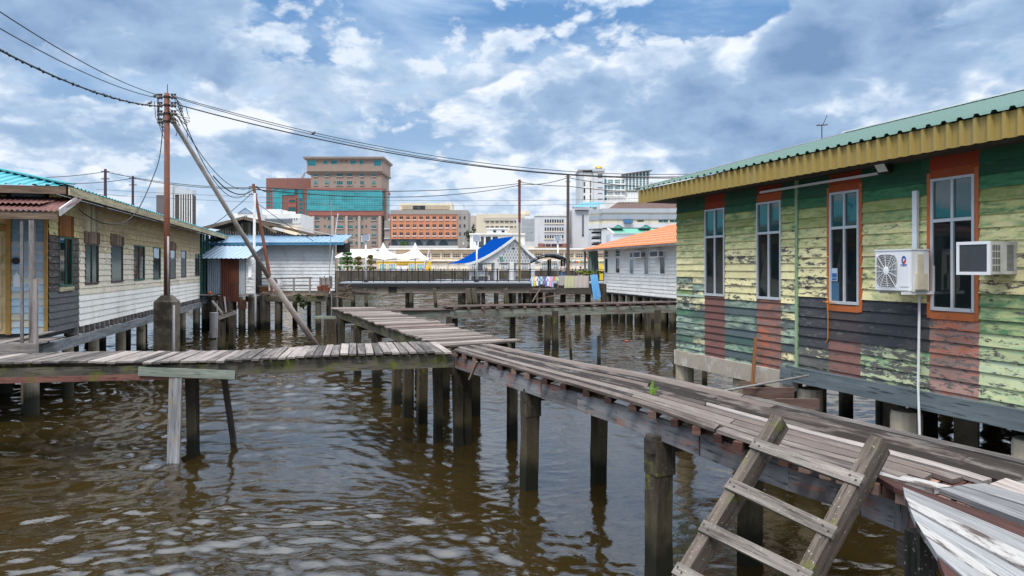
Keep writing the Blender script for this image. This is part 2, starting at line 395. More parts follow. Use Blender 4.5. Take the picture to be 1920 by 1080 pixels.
M['teal'] = glass('teal_glass', (.01, .13, .15, 1), .1, .35, .1, vary=(.05, .34, .36, 1))
M['tealdk'] = glass('dark_teal_glass', (.015, .09, .10, 1), .08, .2, .1)
M['cityglass'] = glass('city_glass', (.02, .03, .035, 1), .1, vary=(.20, .19, .17, 1))
M['rust'] = plain('rusty_steel', (.19, .065, .035, 1), .8, .35, 3., stain=(.10, .06, .05, 1), st_amt=.6, bumpv=.3)
M['galv'] = plain('galvanised_steel', (.30, .29, .29, 1), .6, .3, 4., metal=.2, stain=(.18, .10, .07, 1), st_amt=.5, streak=True)
M['orange'] = plain('orange_trim', (.46, .125, .035, 1), .6, .25, 4., stain=(.25, .10, .05, 1), st_amt=.5)
M['greenroof'] = plain('green_roof_sheet', (.02, .10, .068, 1), .32, .15, 1.5, spec=.7, stain=(.035, .11, .08, 1), st_amt=.4)
M['yellowfascia'] = plain('yellow_fascia_sheet', (.33, .235, .065, 1), .55, .12, 2., stain=(.30, .24, .10, 1), st_amt=.4, streak=True)
M['tealreflect'] = glass('teal_reflection_glass', (.01, .07, .075, 1), spec=.9)  # upper panes: teal roof reflection put into the glass colour
M['acdark'] = plain('fan_dark', (.16, .15, .15, 1), .6, .2)
M['acgrey'] = plain('ac_casing', (.46, .46, .45, 1), .5, .15, 5., stain=(.30, .27, .2, 1), st_amt=.5)
M['coil'] = plain('coil_fins', (.07, .08, .09, 1), .6, .2)
M['yellowed'] = plain('yellowed_plastic', (.55, .50, .38, 1), .55, .25, 8.)
M['logoblue'] = plain('logo_blue', (.02, .06, .30, 1), .5, .02)
M['logored'] = plain('logo_red', (.6, .03, .03, 1), .5, .02)
M['curtain'] = glass('blue_curtain_behind_glass', (.05, .13, .22, 1), .15)
M['stickw'] = plain('sticker_white', (.45, .55, .65, 1), .4, .05)
M['stickb'] = plain('sticker_blue', (.03, .12, .30, 1), .4, .05)
M['ropeorange'] = plain('orange_rope', (.65, .22, .02, 1), .8, .2, 20.)
M['orangewood'] = wood('orange_brown_batten', (.18, .07, .03, 1), (.36, .17, .08, 1))
M['turq'] = plain('turquoise_roof_sheet', (.03, .27, .32, 1), .45, .15, 1.2, spec=.4, stain=(.05, .30, .34, 1), st_amt=.4)
M['turqdk'] = plain('turquoise_ridge', (.03, .25, .28, 1), .5, .1)
M['greenframe'] = plain('dark_green_frame', (.025, .11, .075, 1), .6, .3, 5., stain=(.15, .14, .12, 1), st_amt=.4, st_lo=.58)
M['redframe'] = plain('maroon_frame', (.09, .045, .05, 1), .6, .3, 5.)
M['louvre'] = glass('green_dim_glass', (.02, .06, .045, 1), .12)
M['varnish'] = wood('varnished_boards', (.13, .045, .012, 1), (.30, .12, .03, 1), gv=12)
M['creamboard'] = wood('cream_weathered_boards', (.22, .18, .11, 1), (.58, .52, .34, 1), gu=.8, gv=10, var=.4)
M['whitewood'] = wood('white_board', (.38, .35, .33, 1), (.66, .63, .62, 1), gv=12)
M['ochre'] = plain('ochre_frame', (.40, .22, .05, 1), .6, .3, 5., stain=(.2, .12, .05, 1))
M['doorcream'] = plain('ochre_door', (.56, .42, .22, 1), .6, .2, 4., stain=(.3, .2, .1, 1))
M['rustroof'] = plain('rusted_corrugated_sheet', (.13, .05, .045, 1), .7, .3, 2.5, stain=(.20, .11, .10, 1), st_amt=.6)
M['orangepipe'] = plain('orange_stained_pipe', (.62, .36, .17, 1), .6, .25, 3., stain=(.5, .48, .45, 1), st_amt=.5, wl=.35)
M['fardeck'] = wood('far_deck_board', (.08, .066, .06, 1), (.29, .25, .225, 1), gu=1.1, gv=14, var=.8)
M['redbeam'] = wood('red_brown_beam', (.07, .03, .022, 1), (.22, .10, .08, 1), moss=.45, gv=10, var=.2)
M['greyplankwet'] = wood('grey_plank_wet', (.12, .12, .125, 1), (.34, .34, .35, 1), wl=False, gu=.8, gv=16, var=.2, blot=(.26, .20, .12, 1), bl_amt=.5)
M['greenishstain'] = wood('green_grey_stained', (.07, .07, .055, 1), (.24, .25, .21, 1), gu=.5, gv=8, var=.2, blot=(.13, .05, .035, 1), bl_amt=.5)
M['redplank'] = wood('brown_plank', (.04, .028, .025, 1), (.16, .115, .10, 1), gu=.6, gv=14, var=.5)
M['darkpost'] = wood('black_post', (.01, .01, .009, 1), (.05, .048, .04, 1), gv=12, spots=.8, wl=True)
M['fern'] = plain('fern_green', (.16, .30, .03, 1), .5, .2, 20.)
M['redplastic'] = plain('red_plastic', (.6, .10, .06, 1), .5, .1)
M['blueroof'] = plain('blue_roof_sheet', (.15, .25, .36, 1), .45, .15, 1.2, spec=.5, stain=(.26, .31, .36, 1), st_amt=.5)
M['bluetrim'] = plain('blue_trim', (.05, .20, .35, 1), .5, .1)
M['greyroof'] = plain('grey_roof', (.16, .14, .13, 1), .8, .2, 2.)
M['paleblueroof'] = plain('pale_blue_roof_sheet', (.25, .33, .42, 1), .45, .12, 1.2, spec=.5)
M['pilewood'] = wood('round_pile', (.02, .016, .012, 1), (.14, .115, .09, 1), moss=.3, wl=True, gu=.8, gv=10, var=.7)
M['bluetin'] = plain('blue_grey_tin', (.26, .32, .38, 1), .5, .3, 3., streak=True, stain=(.14, .12, .12, 1), st_amt=.5)
M['greytin'] = plain('grey_tin', (.36, .40, .42, 1), .5, .25, 3., streak=True)
M['rusttin'] = plain('rusty_tin', (.13, .038, .02, 1), .8, .5, 3., streak=True, stain=(.05, .03, .028, 1), st_amt=.8)
M['orangeroof'] = plain('orange_roof_sheet', (.50, .14, .035, 1), .6, .06, 1.2)
M['greentarp'] = plain('green_grey_fabric', (.18, .23, .21, 1), .9, .15)
M['towela'] = plain('mauve_towel', (.42, .36, .35, 1), .95, .1); M['towelb'] = plain('olive_towel', (.50, .48, .30, 1), .95, .1)
M['towelc'] = plain('beige_blanket', (.48, .42, .37, 1), .95, .1); M['bluecloth'] = plain('light_blue_sheet', (.16, .42, .72, 1), .9, .2, 5., streak=True)
M['leaf'] = plain('dark_leaves', (.035, .055, .015, 1), .6, .3, useattr=True); M['leafy'] = plain('yellow_green_leaves', (.16, .20, .03, 1), .6, .3, useattr=True)
M['treeleaf'] = plain('tree_leaves', (.07, .17, .025, 1), .55, .3, .8, useattr=True); M['olive'] = plain('olive_leaves', (.24, .21, .07, 1), .6, .3, .8, useattr=True)
M['insul'] = plain('brown_insulator', (.10, .07, .06, 1), .3, .1)
M['proppipe'] = plain('steel_prop', (.24, .205, .185, 1), .6, .3, 3., stain=(.13, .07, .05, 1), st_amt=.5, wl=.3)
M['redpole'] = plain('red_paint', (.17, .035, .03, 1), .6, .2); M['purplepole'] = plain('dark_purple_paint', (.06, .04, .06, 1), .6, .3, 4.)
M['mustardpole'] = plain('mustard_paint', (.25, .17, .05, 1), .7, .3, 3.); M['darkpole'] = plain('dark_brown_pole', (.09, .07, .06, 1), .8, .3, 3.)
M['whitepole'] = plain('white_pole', (.42, .43, .45, 1), .5, .2, 3., stain=(.3, .2, .1, 1), st_amt=.4, wl=.3)
M['brownpost'] = wood('brown_tall_post', (.12, .09, .07, 1), (.32, .26, .2, 1), gv=12, wl=True)
M['bird'] = plain('brown_feathers', (.09, .07, .06, 1), .9, .3, 30.)
M['skin'] = plain('skin', (.36, .19, .12, 1), .6, .05); M['hair'] = plain('dark_hair', (.012, .01, .01, 1), .6, .1)
M['jeans'] = plain('blue_jeans', (.06, .12, .25, 1), .9, .1); M['darkcloth'] = plain('dark_cloth', (.02, .025, .04, 1), .9, .1)
M['shirtprint'] = plain('printed_shirt', (.5, .5, .52, 1), .9, .1, 8., stain=(.03, .035, .06, 1), st_amt=1., st_lo=.46)
M['palejetty'] = plain('pale_jetty_paving', (.30, .32, .35, 1), .7, .15, 1.)
M['railblack'] = plain('black_railing', (.015, .015, .017, 1), .5, .1)
M['panel'] = glass('solar_cells', (.06, .09, .14, 1), .15)
M['whitep'] = plain('white_render', (.72, .71, .69, 1), .7, .12, .8, stain=(.45, .43, .40, 1), st_amt=.35, streak=True)
M['latt'] = plain('grey_lattice', (.30, .31, .32, 1), .7, .1)
M['royalroof'] = plain('royal_blue_roof', (.002, .04, .21, 1), .8, .12, 1., spec=.0)
M['signgreen'] = plain('green_sign', (.02, .30, .15, 1), .6, .05)
M['shelterroof'] = plain('dark_shelter_roof', (.05, .08, .11, 1), .5, .15)
M['flag'] = plain('flag_cloth', (1, 1, 1, 1), .9, .1, useattr=True)
M['paving'] = plain('paving', (.32, .30, .28, 1), .9, .2, .3)
M['emb'] = plain('mossy_wall', (.085, .07, .05, 1), .95, .5, .6, stain=(.20, .17, .12, 1), st_amt=.6)
for k, c_ in dict(mauve=(.27, .20, .165), mauvedk=(.20, .155, .13), mauvelt=(.38, .30, .26), maroonb=(.27, .095, .075), brownb=(.20, .085, .07), offwhite=(.60, .60, .59), greyb=(.42, .45, .48), slateb=(.10, .12, .14), peachb=(.74, .60, .44),
                  charcoalb=(.10, .095, .10), brownglass=(.06, .052, .05), orangeb=(.48, .20, .11), greybrown=(.26, .235, .215), creamb=(.62, .56, .43), tanb=(.42, .34, .24), palegrey=(.50, .48, .46), weathered=(.24, .22, .19),
                  beigeb=(.58, .51, .40), beigedk=(.42, .38, .32), greyb2=(.52, .52, .54), slatelt=(.34, .37, .40), slateb2=(.27, .31, .35), bluetank=(.05, .15, .32), mintroof=(.09, .30, .22), rustband=(.10, .06, .052), mintdk=(.10, .34, .28), tealroof=(.10, .26, .32),
                  greyb_=(.22, .22, .23), peachlt=(.78, .68, .55), yellowb=(.80, .52, .03), ochreb=(.45, .28, .03), tealmull=(.12, .34, .36)).items():
    M[k] = plain('render_' + k, (*c_, 1), .75, .12, .35, stain=tuple(x * .6 for x in c_) + (1,), st_amt=.35, st_lo=.54, streak=True)
M['tealmint'] = glass('mint_glass', (.12, .42, .36, 1), .15, .1, .05)
M['gold'] = plain('gold_dome', (.55, .26, .05, 1), .35, .05, metal=.9)
M['greenglass'] = glass('green_glass', (.10, .24, .24, 1), .1, .4, .1)
M['membrane'] = plain('white_membrane', (.66, .65, .63, 1), .7, .05)
def curtain(name):
    m, b, bs = newmat(name); ob = b.n('ShaderNodeTexCoord').outputs['Object']
    s_ = b.vm('MULTIPLY', ob, (.42, .42, .8)); v = b.n('ShaderNodeTexVoronoi', dict(feature='F1', distance='CHEBYCHEV'), Vector=s_, Scale=1.0, Randomness=.0)
    col = b.sep(v.outputs['Color'])[0]; big = b.noise(ob, .10, 4.)
    c = b.mix(b.mr(b.m('ADD', b.m('MULTIPLY', col, .35), big), .35, .95), (.006, .10, .12, 1), (.05, .45, .48, 1))
    b.put(bs.inputs['Base Color'], c); b.put(bs.inputs['Roughness'], .12); b.put(bs.inputs['Metallic'], .35); return m
M['tealcurtain'] = curtain('teal_curtain_wall')
# ---------------------------------------------------------------- building helpers
def side_T(u, o, z): return (u, -o, z)
def siding(mb, u0, u1, z0, z1, course, fn, breaks=(), openings=(), T=side_T, lap=.024, jit=.0):
    us = sorted({u0, u1, *[x for x in breaks if u0 < x < u1]})
    r = 0; z = z1
    while z > z0 + .01:
        zb = max(z - course, z0)
        zs = sorted({zb, z, *[q for o in openings for q in (o[2], o[3]) if zb + .004 < q < z - .004]})
        for a, c in zip(zs[:-1], zs[1:]):
            ivs = []
            for s, t in zip(us[:-1], us[1:]):
                cur = [(s, t)]
                for o in openings:
                    if o[2] < (a + c) / 2 < o[3]:
                        nx = []
                        for p, q in cur:
                            if o[1] <= p or o[0] >= q: nx.append((p, q))
                            else:
                                if o[0] > p + .003: nx.append((p, o[0]))
                                if o[1] < q - .003: nx.append((o[1], q))
                        cur = nx
                ivs += cur
            for p, q in ivs:
                mb.col, mb.col2 = fn((p + q) / 2, (zb + z) / 2, r)
                f = lambda zz: .004 + lap * (z - zz) / course
                j = R.uniform(-jit, jit) + R.uniform(0, .004)
                rv = r * 3.71
                mb.poly([T(p, f(a) + j, a), T(q, f(a) + j, a), T(q, f(c) + j, c), T(p, f(c) + j, c)],
                        [(p, rv + a), (q, rv + a), (q, rv + c), (p, rv + c)])
                if abs(a - zb) < .002:
                    mb.poly([T(p, -.02, a), T(q, -.02, a), T(q, f(a) + j, a), T(p, f(a) + j, a)], [(p, rv), (q, rv), (q, rv + .02), (p, rv + .02)])
        z -= course; r += 1
    mb.col = mb.col2 = (1, 1, 1, 0)

def window(par, u0, u1, z0, z1, fw=.04, trans=None, mull=True, fm=None, gm=None, T=side_T, out=.035, gmu=None, barw=None):
    """frame (part) with its panes (sub-parts), frame proud of the wall, glass set back"""
    fm = fm or M['alu']; gm = gm or M['glass']; bw = barw or fw
    mb = MB()
    def bx(a, b_, c, d, o0=.0, o1=out):
        pts = [T(a, o0, c), T(b_, o1, d)]
        mb.box(min(pts[0][0], pts[1][0]), max(pts[0][0], pts[1][0]), min(pts[0][1], pts[1][1]), max(pts[0][1], pts[1][1]), c, d)
    bx(u0, u0 + fw, z0, z1, -.04); bx(u1 - fw, u1, z0, z1, -.04)
    bx(u0 + fw, u1 - fw, z0, z0 + fw * 1.3, -.04, out + .01); bx(u0 + fw, u1 - fw, z1 - fw, z1, -.04, out - .002)
    um = (u0 + u1) / 2; zt = z0 + (z1 - z0) * trans if trans else None
    if zt: bx(u0 + fw, u1 - fw, zt - bw * .6, zt + bw * .6, -.04, out - .004)
    if mull:
        if zt: bx(um - bw / 2, um + bw / 2, zt + bw * .6, z1 - fw, -.03, out - .006); bx(um - bw / 2, um + bw / 2, z0 + fw * 1.3, zt - bw * .6, -.03, out - .006)
        else: bx(um - bw / 2, um + bw / 2, z0 + fw, z1 - fw, -.03, out - .006)
    w = mb.build('window', fm, par)
    cells = [(z0, zt), (zt, z1)] if zt else [(z0, z1)]
    for k, (a, c) in enumerate(cells):
        for (p, q) in ([(u0, um), (um, u1)] if mull else [(u0, u1)]):
            g = MB(); i = .012; o = .004 + R.uniform(-.004, .004) + (.006 if (p == u0) else 0)
            t = R.uniform(-.004, .004)
            g.poly([T(p + i, o, a + i), T(q - i, o + t, a + i), T(q - i, o + t + R.uniform(-.004, .004), c - i), T(p + i, o, c - i)])
            g.build('pane', (gmu if (gmu and k == 1) else gm), w)
    return w

def piles(par, pts, r=.19, top=1.5, mat='conc', name='pile', bot=-1.2):
    for x, y in pts:
        mb = MB(); rr = r * R.uniform(.92, 1.08); l = R.uniform(-.02, .02)
        mb.tube([(x + l, y, bot), (x + l * .5, y, .5), (x, y, top - .05), (x, y, top)], [rr, rr, rr, rr * .93], 14)
        mb.build(name, M[mat], par, smooth=False)

# ---------------------------------------------------------------- the peeling green house
GR = Frame(3.54, 14.63, .338, -1)
gh = GR.thing('stilt_house', 'flaking green and cream plank house with orange panels and yellow fascia beside the curving walkway', 'house')
def gu(px, py=500, out=0.): return GR.hit(px, py, out)
UX = {k: gu(k)[0] for k in (1270, 1323, 1361, 1420.5, 1466.5, 1494, 1499, 1556, 1616, 1745, 1838)}
WZ0, WZ1 = 3.0, 4.70
WINS = [(UX[1323] + .01, gu(1361)[0] - .01), (gu(1420.5)[0], gu(1466.5)[0]), (gu(1558)[0], gu(1613)[0]), (gu(1748)[0], gu(1830)[0])]
UEND = 9.3
ZE = 4.98
def rj(c, a=.12):
    k = 1 + R.uniform(-a, a); return tuple(min(1, x * k) for x in c[:3])
GD, GM_, GO = (.025, .10, .055), (.055, .19, .085), (.185, .245, .06)
CR, CG, SL = (.80, .71, .38), (.36, .46, .34), (.085, .11, .115)
RB, RO, RP = (.19, .085, .07), (.50, .13, .035), (.25, .13, .11)
DK, DB = (.05, .05, .058), (.07, .05, .045)
def gfn(u, z, r):
    U_ = UX
    red = any(a <= u <= b_ for a, b_ in ((U_[1323], U_[1361]), (U_[1420.5], U_[1466.5]), (U_[1556], U_[1616]), (U_[1745], U_[1838])))
    if red:
        if z > 4.3: return (*rj((.30, .045, .018) if u < 2 or z > 4.85 else (.40, .085, .025)), .05), (*RB, .1)
        if U_[1556] < u < U_[1616]:
            if z > 2.42: return (*rj(DB), .45), (*DK, .3)
            return (*rj(RP), .4), (*rj(RB), .35)
        if u < 1.5: return (*rj(RB, .2), .35), (*rj((.13, .075, .07)), .25)
        if u < U_[1499]: return ((*rj(RO), .62) if R.random() < .62 else (*rj(RB), .3)), (*rj((.20, .13, .12)), .3)
        return (*rj((.50, .13, .05), .2), R.choice((.5, .62, .75))), (*rj((.36, .22, .19), .2), .38)
    # dark patched boards
    if U_[1499] < u < U_[1556] and 2.24 < z < 3.12: return (*rj(DK), .2), (*rj((.10, .10, .115)), .35)
    if U_[1616] < u < U_[1745] and 2.52 < z < 3.14: return (*rj(DK), .15), (*rj((.11, .11, .12)), .3)
    # painted boards, green below the eave; its shade darkens the top row colours
    if z > 4.72: return (*rj(GD, .2), .12), (*rj(GM_), .0)
    if z > 4.55: return (*rj(GM_ if u > .9 else GO, .25), .35), (*rj(GD if u > 2 else GO, .2), .05)
    if z > 4.2: return (*rj(GM_ if R.random() < .3 else GO, .2), .55), (*rj((.42, .43, .17), .2), .12)
    if z > 3.95: return (*rj((.13, .27, .11), .2), .66), (*rj((.66, .60, .29), .12), .26)
    if u < U_[1323]:
        if z > 3.35: return (*rj((.12, .26, .07)), .78 if z < 3.8 else .6), (*rj(CR), .1)
        if z > 2.75: return (*rj(R.choice((CG, CG, GO, CR)), .15), .4), (*rj(R.choice((SL, CG)), .2), R.choice((.15, .5, .2)))
        return (*rj(R.choice((CG, SL, CG, CR, CG, (.09, .22, .12))), .2), .5), (*rj(R.choice((SL, SL, (.06, .12, .09)))), .3)
    if u < U_[1499]:
        if z > 3.0: return (*rj(R.choice(((.16, .32, .12), CG)), .2), .86), (*rj(CR, .1), R.choice((.12, .42, .47, .36, .25)) if z < 3.85 else .3)
        if u < U_[1420.5]: return (*rj(R.choice((CG, SL, SL, CG)), .2), .5), (*rj(R.choice((SL, (.05, .12, .09)))), .15)
        return (*rj(R.choice((CR, CG, CR, SL)), .15), .35), (*rj(R.choice((SL, CG))), .42)
    if u < U_[1556]:
        if z > 3.1: return (*rj((.2, .3, .12)), .88), (*rj(CR, .1), R.choice((.40, .46, .50)))
        return (*rj((.12, .34, .22)), .5), (*rj(R.choice((CR, SL)), .2), .6)
    if u < U_[1745]:
        if z > 3.12: return (*rj(R.choice((GM_, (.10, .30, .12), (.2, .33, .12))), .2), R.choice((.55, .7, .62))), (*rj(CR, .1), R.choice((.2, .28, .4)))
        return (*rj(R.choice(((.08, .33, .17), CG, CG)), .15), .55), (*rj((.52, .55, .30), .12), R.choice((.46, .5, .54)))
    if z > 3.3: return (*rj(R.choice((GO, (.16, .32, .12))), .2), .75), (*rj(CR, .1), R.choice((.2, .3, .42)))
    if z > 2.75: return (*rj((.06, .20, .10), .2), R.choice((.45, .5, .6))), (*rj((.42, .48, .22), .12), R.choice((.2, .3)))
    return (*rj(R.choice((CG, (.28, .45, .26), CG)), .2), .60), (*rj((.52, .55, .30), .12), R.choice((.38, .44, .34)))
wl_, wr_ = MB(), MB()
brk = list(UX.values()) + [.62, 2.55, 5.9]
ops = [(a, b_, WZ0, WZ1) for a, b_ in WINS]
siding(wl_, 0, UX[1494], 1.80, ZE, .135, gfn, brk, ops)
siding(wr_, UX[1499], UEND, 1.92, ZE, .158, gfn, brk, ops, lap=.024)
w = wl_.build('wall', M['paint'], gh); w['label'] = 'far half of the wall with narrow green and cream boards'
w = wr_.build('wall', M['paint'], gh); w['label'] = 'near half of the wall with wide boards and dark grey patches'
mb = MB(); mb.col = (.30, .42, .24, .35); mb.col2 = (.2, .3, .2, .2)
mb.box(UX[1494] + .003, UX[1499] - .003, -.045, .0, 1.86, ZE); mb.build('corner_strip', M['paint'], gh)
mb = MB(); mb.box(.02, UEND, .03, 9.4, 1.75, ZE - .02); mb.build('house_core', M['dark'], gh)
mb = MB()                                           # left end wall of the house
siding(mb, 0, 9.4, 1.80, ZE, .135, lambda u, z, r: ((*rj(GO), .4), (*rj(CR), .3)), T=lambda u, o, z: (-o, 9.4 - u, z))
mb.build('end_wall', M['paint'], gh)
for k, (a, b_) in enumerate(WINS):
    window(gh, a, b_, WZ0, WZ1, .034, .68, True, gmu=M['tealreflect'] if 'tealreflect' in M else None)
    if k > 1:
        t = MB(); tw = .055
        t.box(a - tw, a - .002, -.03, .0, WZ0 - .1, ZE - .2); t.box(b_ + .002, b_ + tw, -.03, .0, WZ0 - .1, ZE - .2)
        t.box(a - .001, b_ + .001, -.032, .0, WZ0 - .11, WZ0 - .012); t.build('window_trim', M['orange'], gh)
mb = MB(); mb.beam((0.0, -.02, 1.645), (UX[1494] - .02, -.02, 1.665), .12, .30); mb.build('floor_beam', M['beamconc'], gh)['label'] = 'stained tan concrete floor beam'
mb = MB(); mb.beam((UX[1494] - .15, -.05, 1.80), (UEND, -.05, 1.82), .10, .24); mb.box(UX[1494] - .25, UX[1494] + .02, -.13, -.101, 1.62, 1.88)
mb.build('floor_beam', M['bluebeam'], gh)['label'] = 'blue grey timber floor beam'
# roof
def gr_w(u, o, z): return (u, -o, z)
OV = .60; EZ0, EZ1 = 4.95, 5.24; ULE = gu(1197, 384, OV)[0]
SLP = .275; RID = 5.2
mb = MB(); mb.corr((ULE, -OV - .05, EZ1 + .01), (1, 0, 0), (0, 1, SLP), UEND + .6 - ULE, (OV + RID) * 1.04, .20, .03, True)
g_roof = mb.build('roof', M['greenroof'], gh)
mb = MB(); mb.box(ULE + .03, UEND + .55, -OV + .025, -OV + .2, EZ1 - .14, EZ1 + .012); mb.box(ULE + .06, UEND + .5, -OV + .2, RID, EZ1 - .16, EZ1 - .10)  # dark strip, sheet and gable infill added to block sky under the roof
mb.poly([(ULE + .04, -OV + .05, EZ1 - .1), (ULE + .04, RID, EZ1 + SLP * (OV + RID) - .02), (ULE + .04, RID, EZ1 - .1)]); mb.poly([(ULE + .04, RID, EZ1 - .1), (ULE + .04, RID, EZ1 + SLP * (OV + RID) - .02), (ULE + .04, RID + 4.4, EZ1 - .1)]); mb.build('roof_gap_block', M['dark'], gh)
mb = MB(); mb.beam((ULE + .02, -OV - .05, EZ1 + .035), (ULE + .02, RID, EZ1 + .045 + SLP * (OV + RID)), .16, .05); mb.build('verge_cap', M['galv'], g_roof)
mb = MB(); mb.corr((ULE + .02, RID + 4.4, EZ1 + SLP * 1.0), (1, 0, 0), (0, -1, SLP), UEND + .6 - ULE, 4.5, .20, .03, True); mb.build('rear_roof_slope', M['greenroof'], gh)
mb = MB(); mb.box(ULE, UEND + .6, RID - .16, RID + .14, EZ1 + SLP * (OV + RID) + .03, EZ1 + SLP * (OV + RID) + .06)
mb.build('ridge_cap', M['white'], g_roof)
mb = MB(); mb.corr((ULE, -OV, EZ0), (1, 0, 0), (0, 0, 1), UEND + .6 - ULE, EZ1 - EZ0, .165, .038, True)
mb.corr((ULE + .005, 4.6, EZ0 + .1), (0, -1, 0), (0, 0, 1), 4.6 + OV, EZ1 - EZ0 - .1, .165, .022, True)
mb.build('fascia', M['yellowfascia'], gh)
mb = MB(); mb.box(ULE + .03, UEND + .5, -OV + .03, .0, ZE - .0, ZE + .02); mb.box(ULE + .03, -.0, .001, 4.6, ZE, ZE + .02); mb.build('soffit', M['darkwood'], gh)
mb = MB()
for k in range(10): mb.beam((ULE + .5 + k * 1.05, -OV + .06, ZE + .1), (ULE + .5 + k * 1.05, .1, ZE + .22), .05, .1)
mb.build('rafter', M['brownwood'], gh)
# floodlight with its long white conduit, cable trunking
mb = MB(); a = GR.hit(1426, 361, .05); c_ = GR.hit(1655, 324, .05)
mb.beam((a[0], -.055, a[1]), (c_[0], -.055, c_[1]), .035, .035); mb.build('cable_conduit', M['white'], gh)
fl = GR.hit(1660, 314, .1)
mb = MB(); mb.obox((fl[0], -.14, fl[1]), (.10, 0, 0), (0, .03, .02), (0, -.05, .07)); mb.box(fl[0] - .03, fl[0] + .03, -.1, -.02, fl[1] - .04, fl[1] + .02)
t = mb.build('floodlight', M['black'], gh)
mb = MB(); mb.obox((fl[0], -.176, fl[1] - .012), (.08, 0, 0), (0, .002, .0012), (0, -.035, .05)); mb.build('lens', M['white'], t)
mb = MB(); a = GR.hit(1717, 358, .05); z2 = GR.hit(1717, 470, .05)[1]
mb.box(a[0] - .035, a[0] + .035, -.075, -.03, z2, a[1]); mb.build('cable_trunking', M['white'], gh)
mb = MB(); a = GR.hit(1724, 556, .09); c_ = GR.hit(1729, 825, .12)
mb.tube([(a[0], -.09, a[1]), (a[0] - .01, -.10, 2.0), (c_[0], -.12, .3)], .016, 8); mb.build('drain_pipe', M['white'], gh)
# piles
pl = []
for px in (1281, 1386, 1446, 1509, 1689, 1925):
    u, _ = GR.hit(px, 700, -.12); pl.append((u, .22 if px != 1281 else .16))
piles(gh, pl, .19, 1.56, 'tanconc'); 
piles(gh, [(x + R.uniform(-.3, .3), y) for y in (1.9, 3.5, 5.0, 7.2, 9.2) for x in (.4, 1.3, 2.1, 3.7, 5.3, 6.8, 8.4)], .15, 1.7)
mb = MB()
for y in (1.9, 3.5, 5.0, 7.2): mb.beam((0, y, 1.68), (UEND, y, 1.68), .1, .14)
mb.beam((0, 9.3, 1.2), (UEND, 9.3, 1.2), .1, 1.1)  # deep rear board added to block light under the floor
mb.build('floor_bearer_and_light_block', M['darkwood'], gh)
# roof aerial
q = GR.hit(1541, 268, -RID); ar = GR.w(q[0], -RID, EZ1 + SLP * (OV + RID) + .05)
mb = MB(); mb.tube([ar, ar + V((0, 0, .36))], .012, 6); mb.beam(ar + V((-.14, 0, .34)), ar + V((.14, 0, .36)), .02, .02)
mb.beam(ar + V((.02, 0, .35)), ar + V((.16, .05, .62)), .012, .012)
for k in range(3): mb.beam(ar + V((-.1 + k * .1, -.1, .36)), ar + V((-.1 + k * .1, .1, .36)), .008, .008)
top(mb, 'roof_aerial', M['dark'], 'small forked aerial standing on the ridge of the green roof', 'aerial')
# ---------------------------------------------------------------- air conditioners on the green wall
o_ = .42
ul, zt_ = GR.hit(1641, 471, o_); ur, _ = GR.hit(1709, 471, o_); zb_ = GR.hit(1641, 543, o_)[1]
W_, H_ = ur - ul, zt_ - zb_; D_ = .30
ac = thing('air_conditioner', 'white outdoor fan unit with round grille and blue and red logo between two windows', 'air conditioner', GR.w(ul, o_, zb_), GR.rz)
mb = MB(); mb.box(0, W_, 0, D_, 0, H_); bx = mb.build('casing', M['white'], ac)
mb = MB(); mb.box(-.008, W_ + .008, -.008, D_ + .006, H_ + .001, H_ + .018); mb.build('lid', M['white'], ac)
cx_, cz_, rr_ = W_ * .33, H_ * .49, min(W_ * .31, H_ * .42)
gx, gz = W_ * .29, H_ * .42
mb = MB(); mb.poly([(cx_ + (gx * math.copysign(abs(math.cos(t)) ** .45, math.cos(t))), -.003, cz_ + gz * math.copysign(abs(math.sin(t)) ** .45, math.sin(t))) for t in [k * 6.2832 / 32 for k in range(32)]])
mb.build('fan_opening', M['acdark'], ac)
mb = MB()
for k in range(12):
    t = k * math.pi / 6 + .1; ex = 1 / max(abs(math.cos(t)) / gx, abs(math.sin(t)) / gz)
    mb.beam((cx_ + math.cos(t) * .02, -.014, cz_ + math.sin(t) * .02), (cx_ + math.cos(t) * ex * .97, -.010, cz_ + math.sin(t) * ex * .97), .006, .006, up=(0, 1, 0))
for rr in (.22, .36, .5, .64, .78, .9, 1.0):
    pts = [(cx_ + gx * rr * math.copysign(abs(math.cos(t)) ** (1 - .5 * rr), math.cos(t)), -.010, cz_ + gz * rr * math.copysign(abs(math.sin(t)) ** (1 - .5 * rr), math.sin(t))) for t in [k * 6.2832 / 32 for k in range(33)]]
    mb.tube(pts, .0022, 4, False)
mb.ell((cx_, -.014, cz_), .045, .008, .06, 14, 8); mb.build('fan_grille', M['white'], ac)
mb = MB(); mb.box(W_ * .70, W_ * .93, -.006, .001, H_ * .10, H_ * .60); mb.build('front_panel', M['white'], ac)
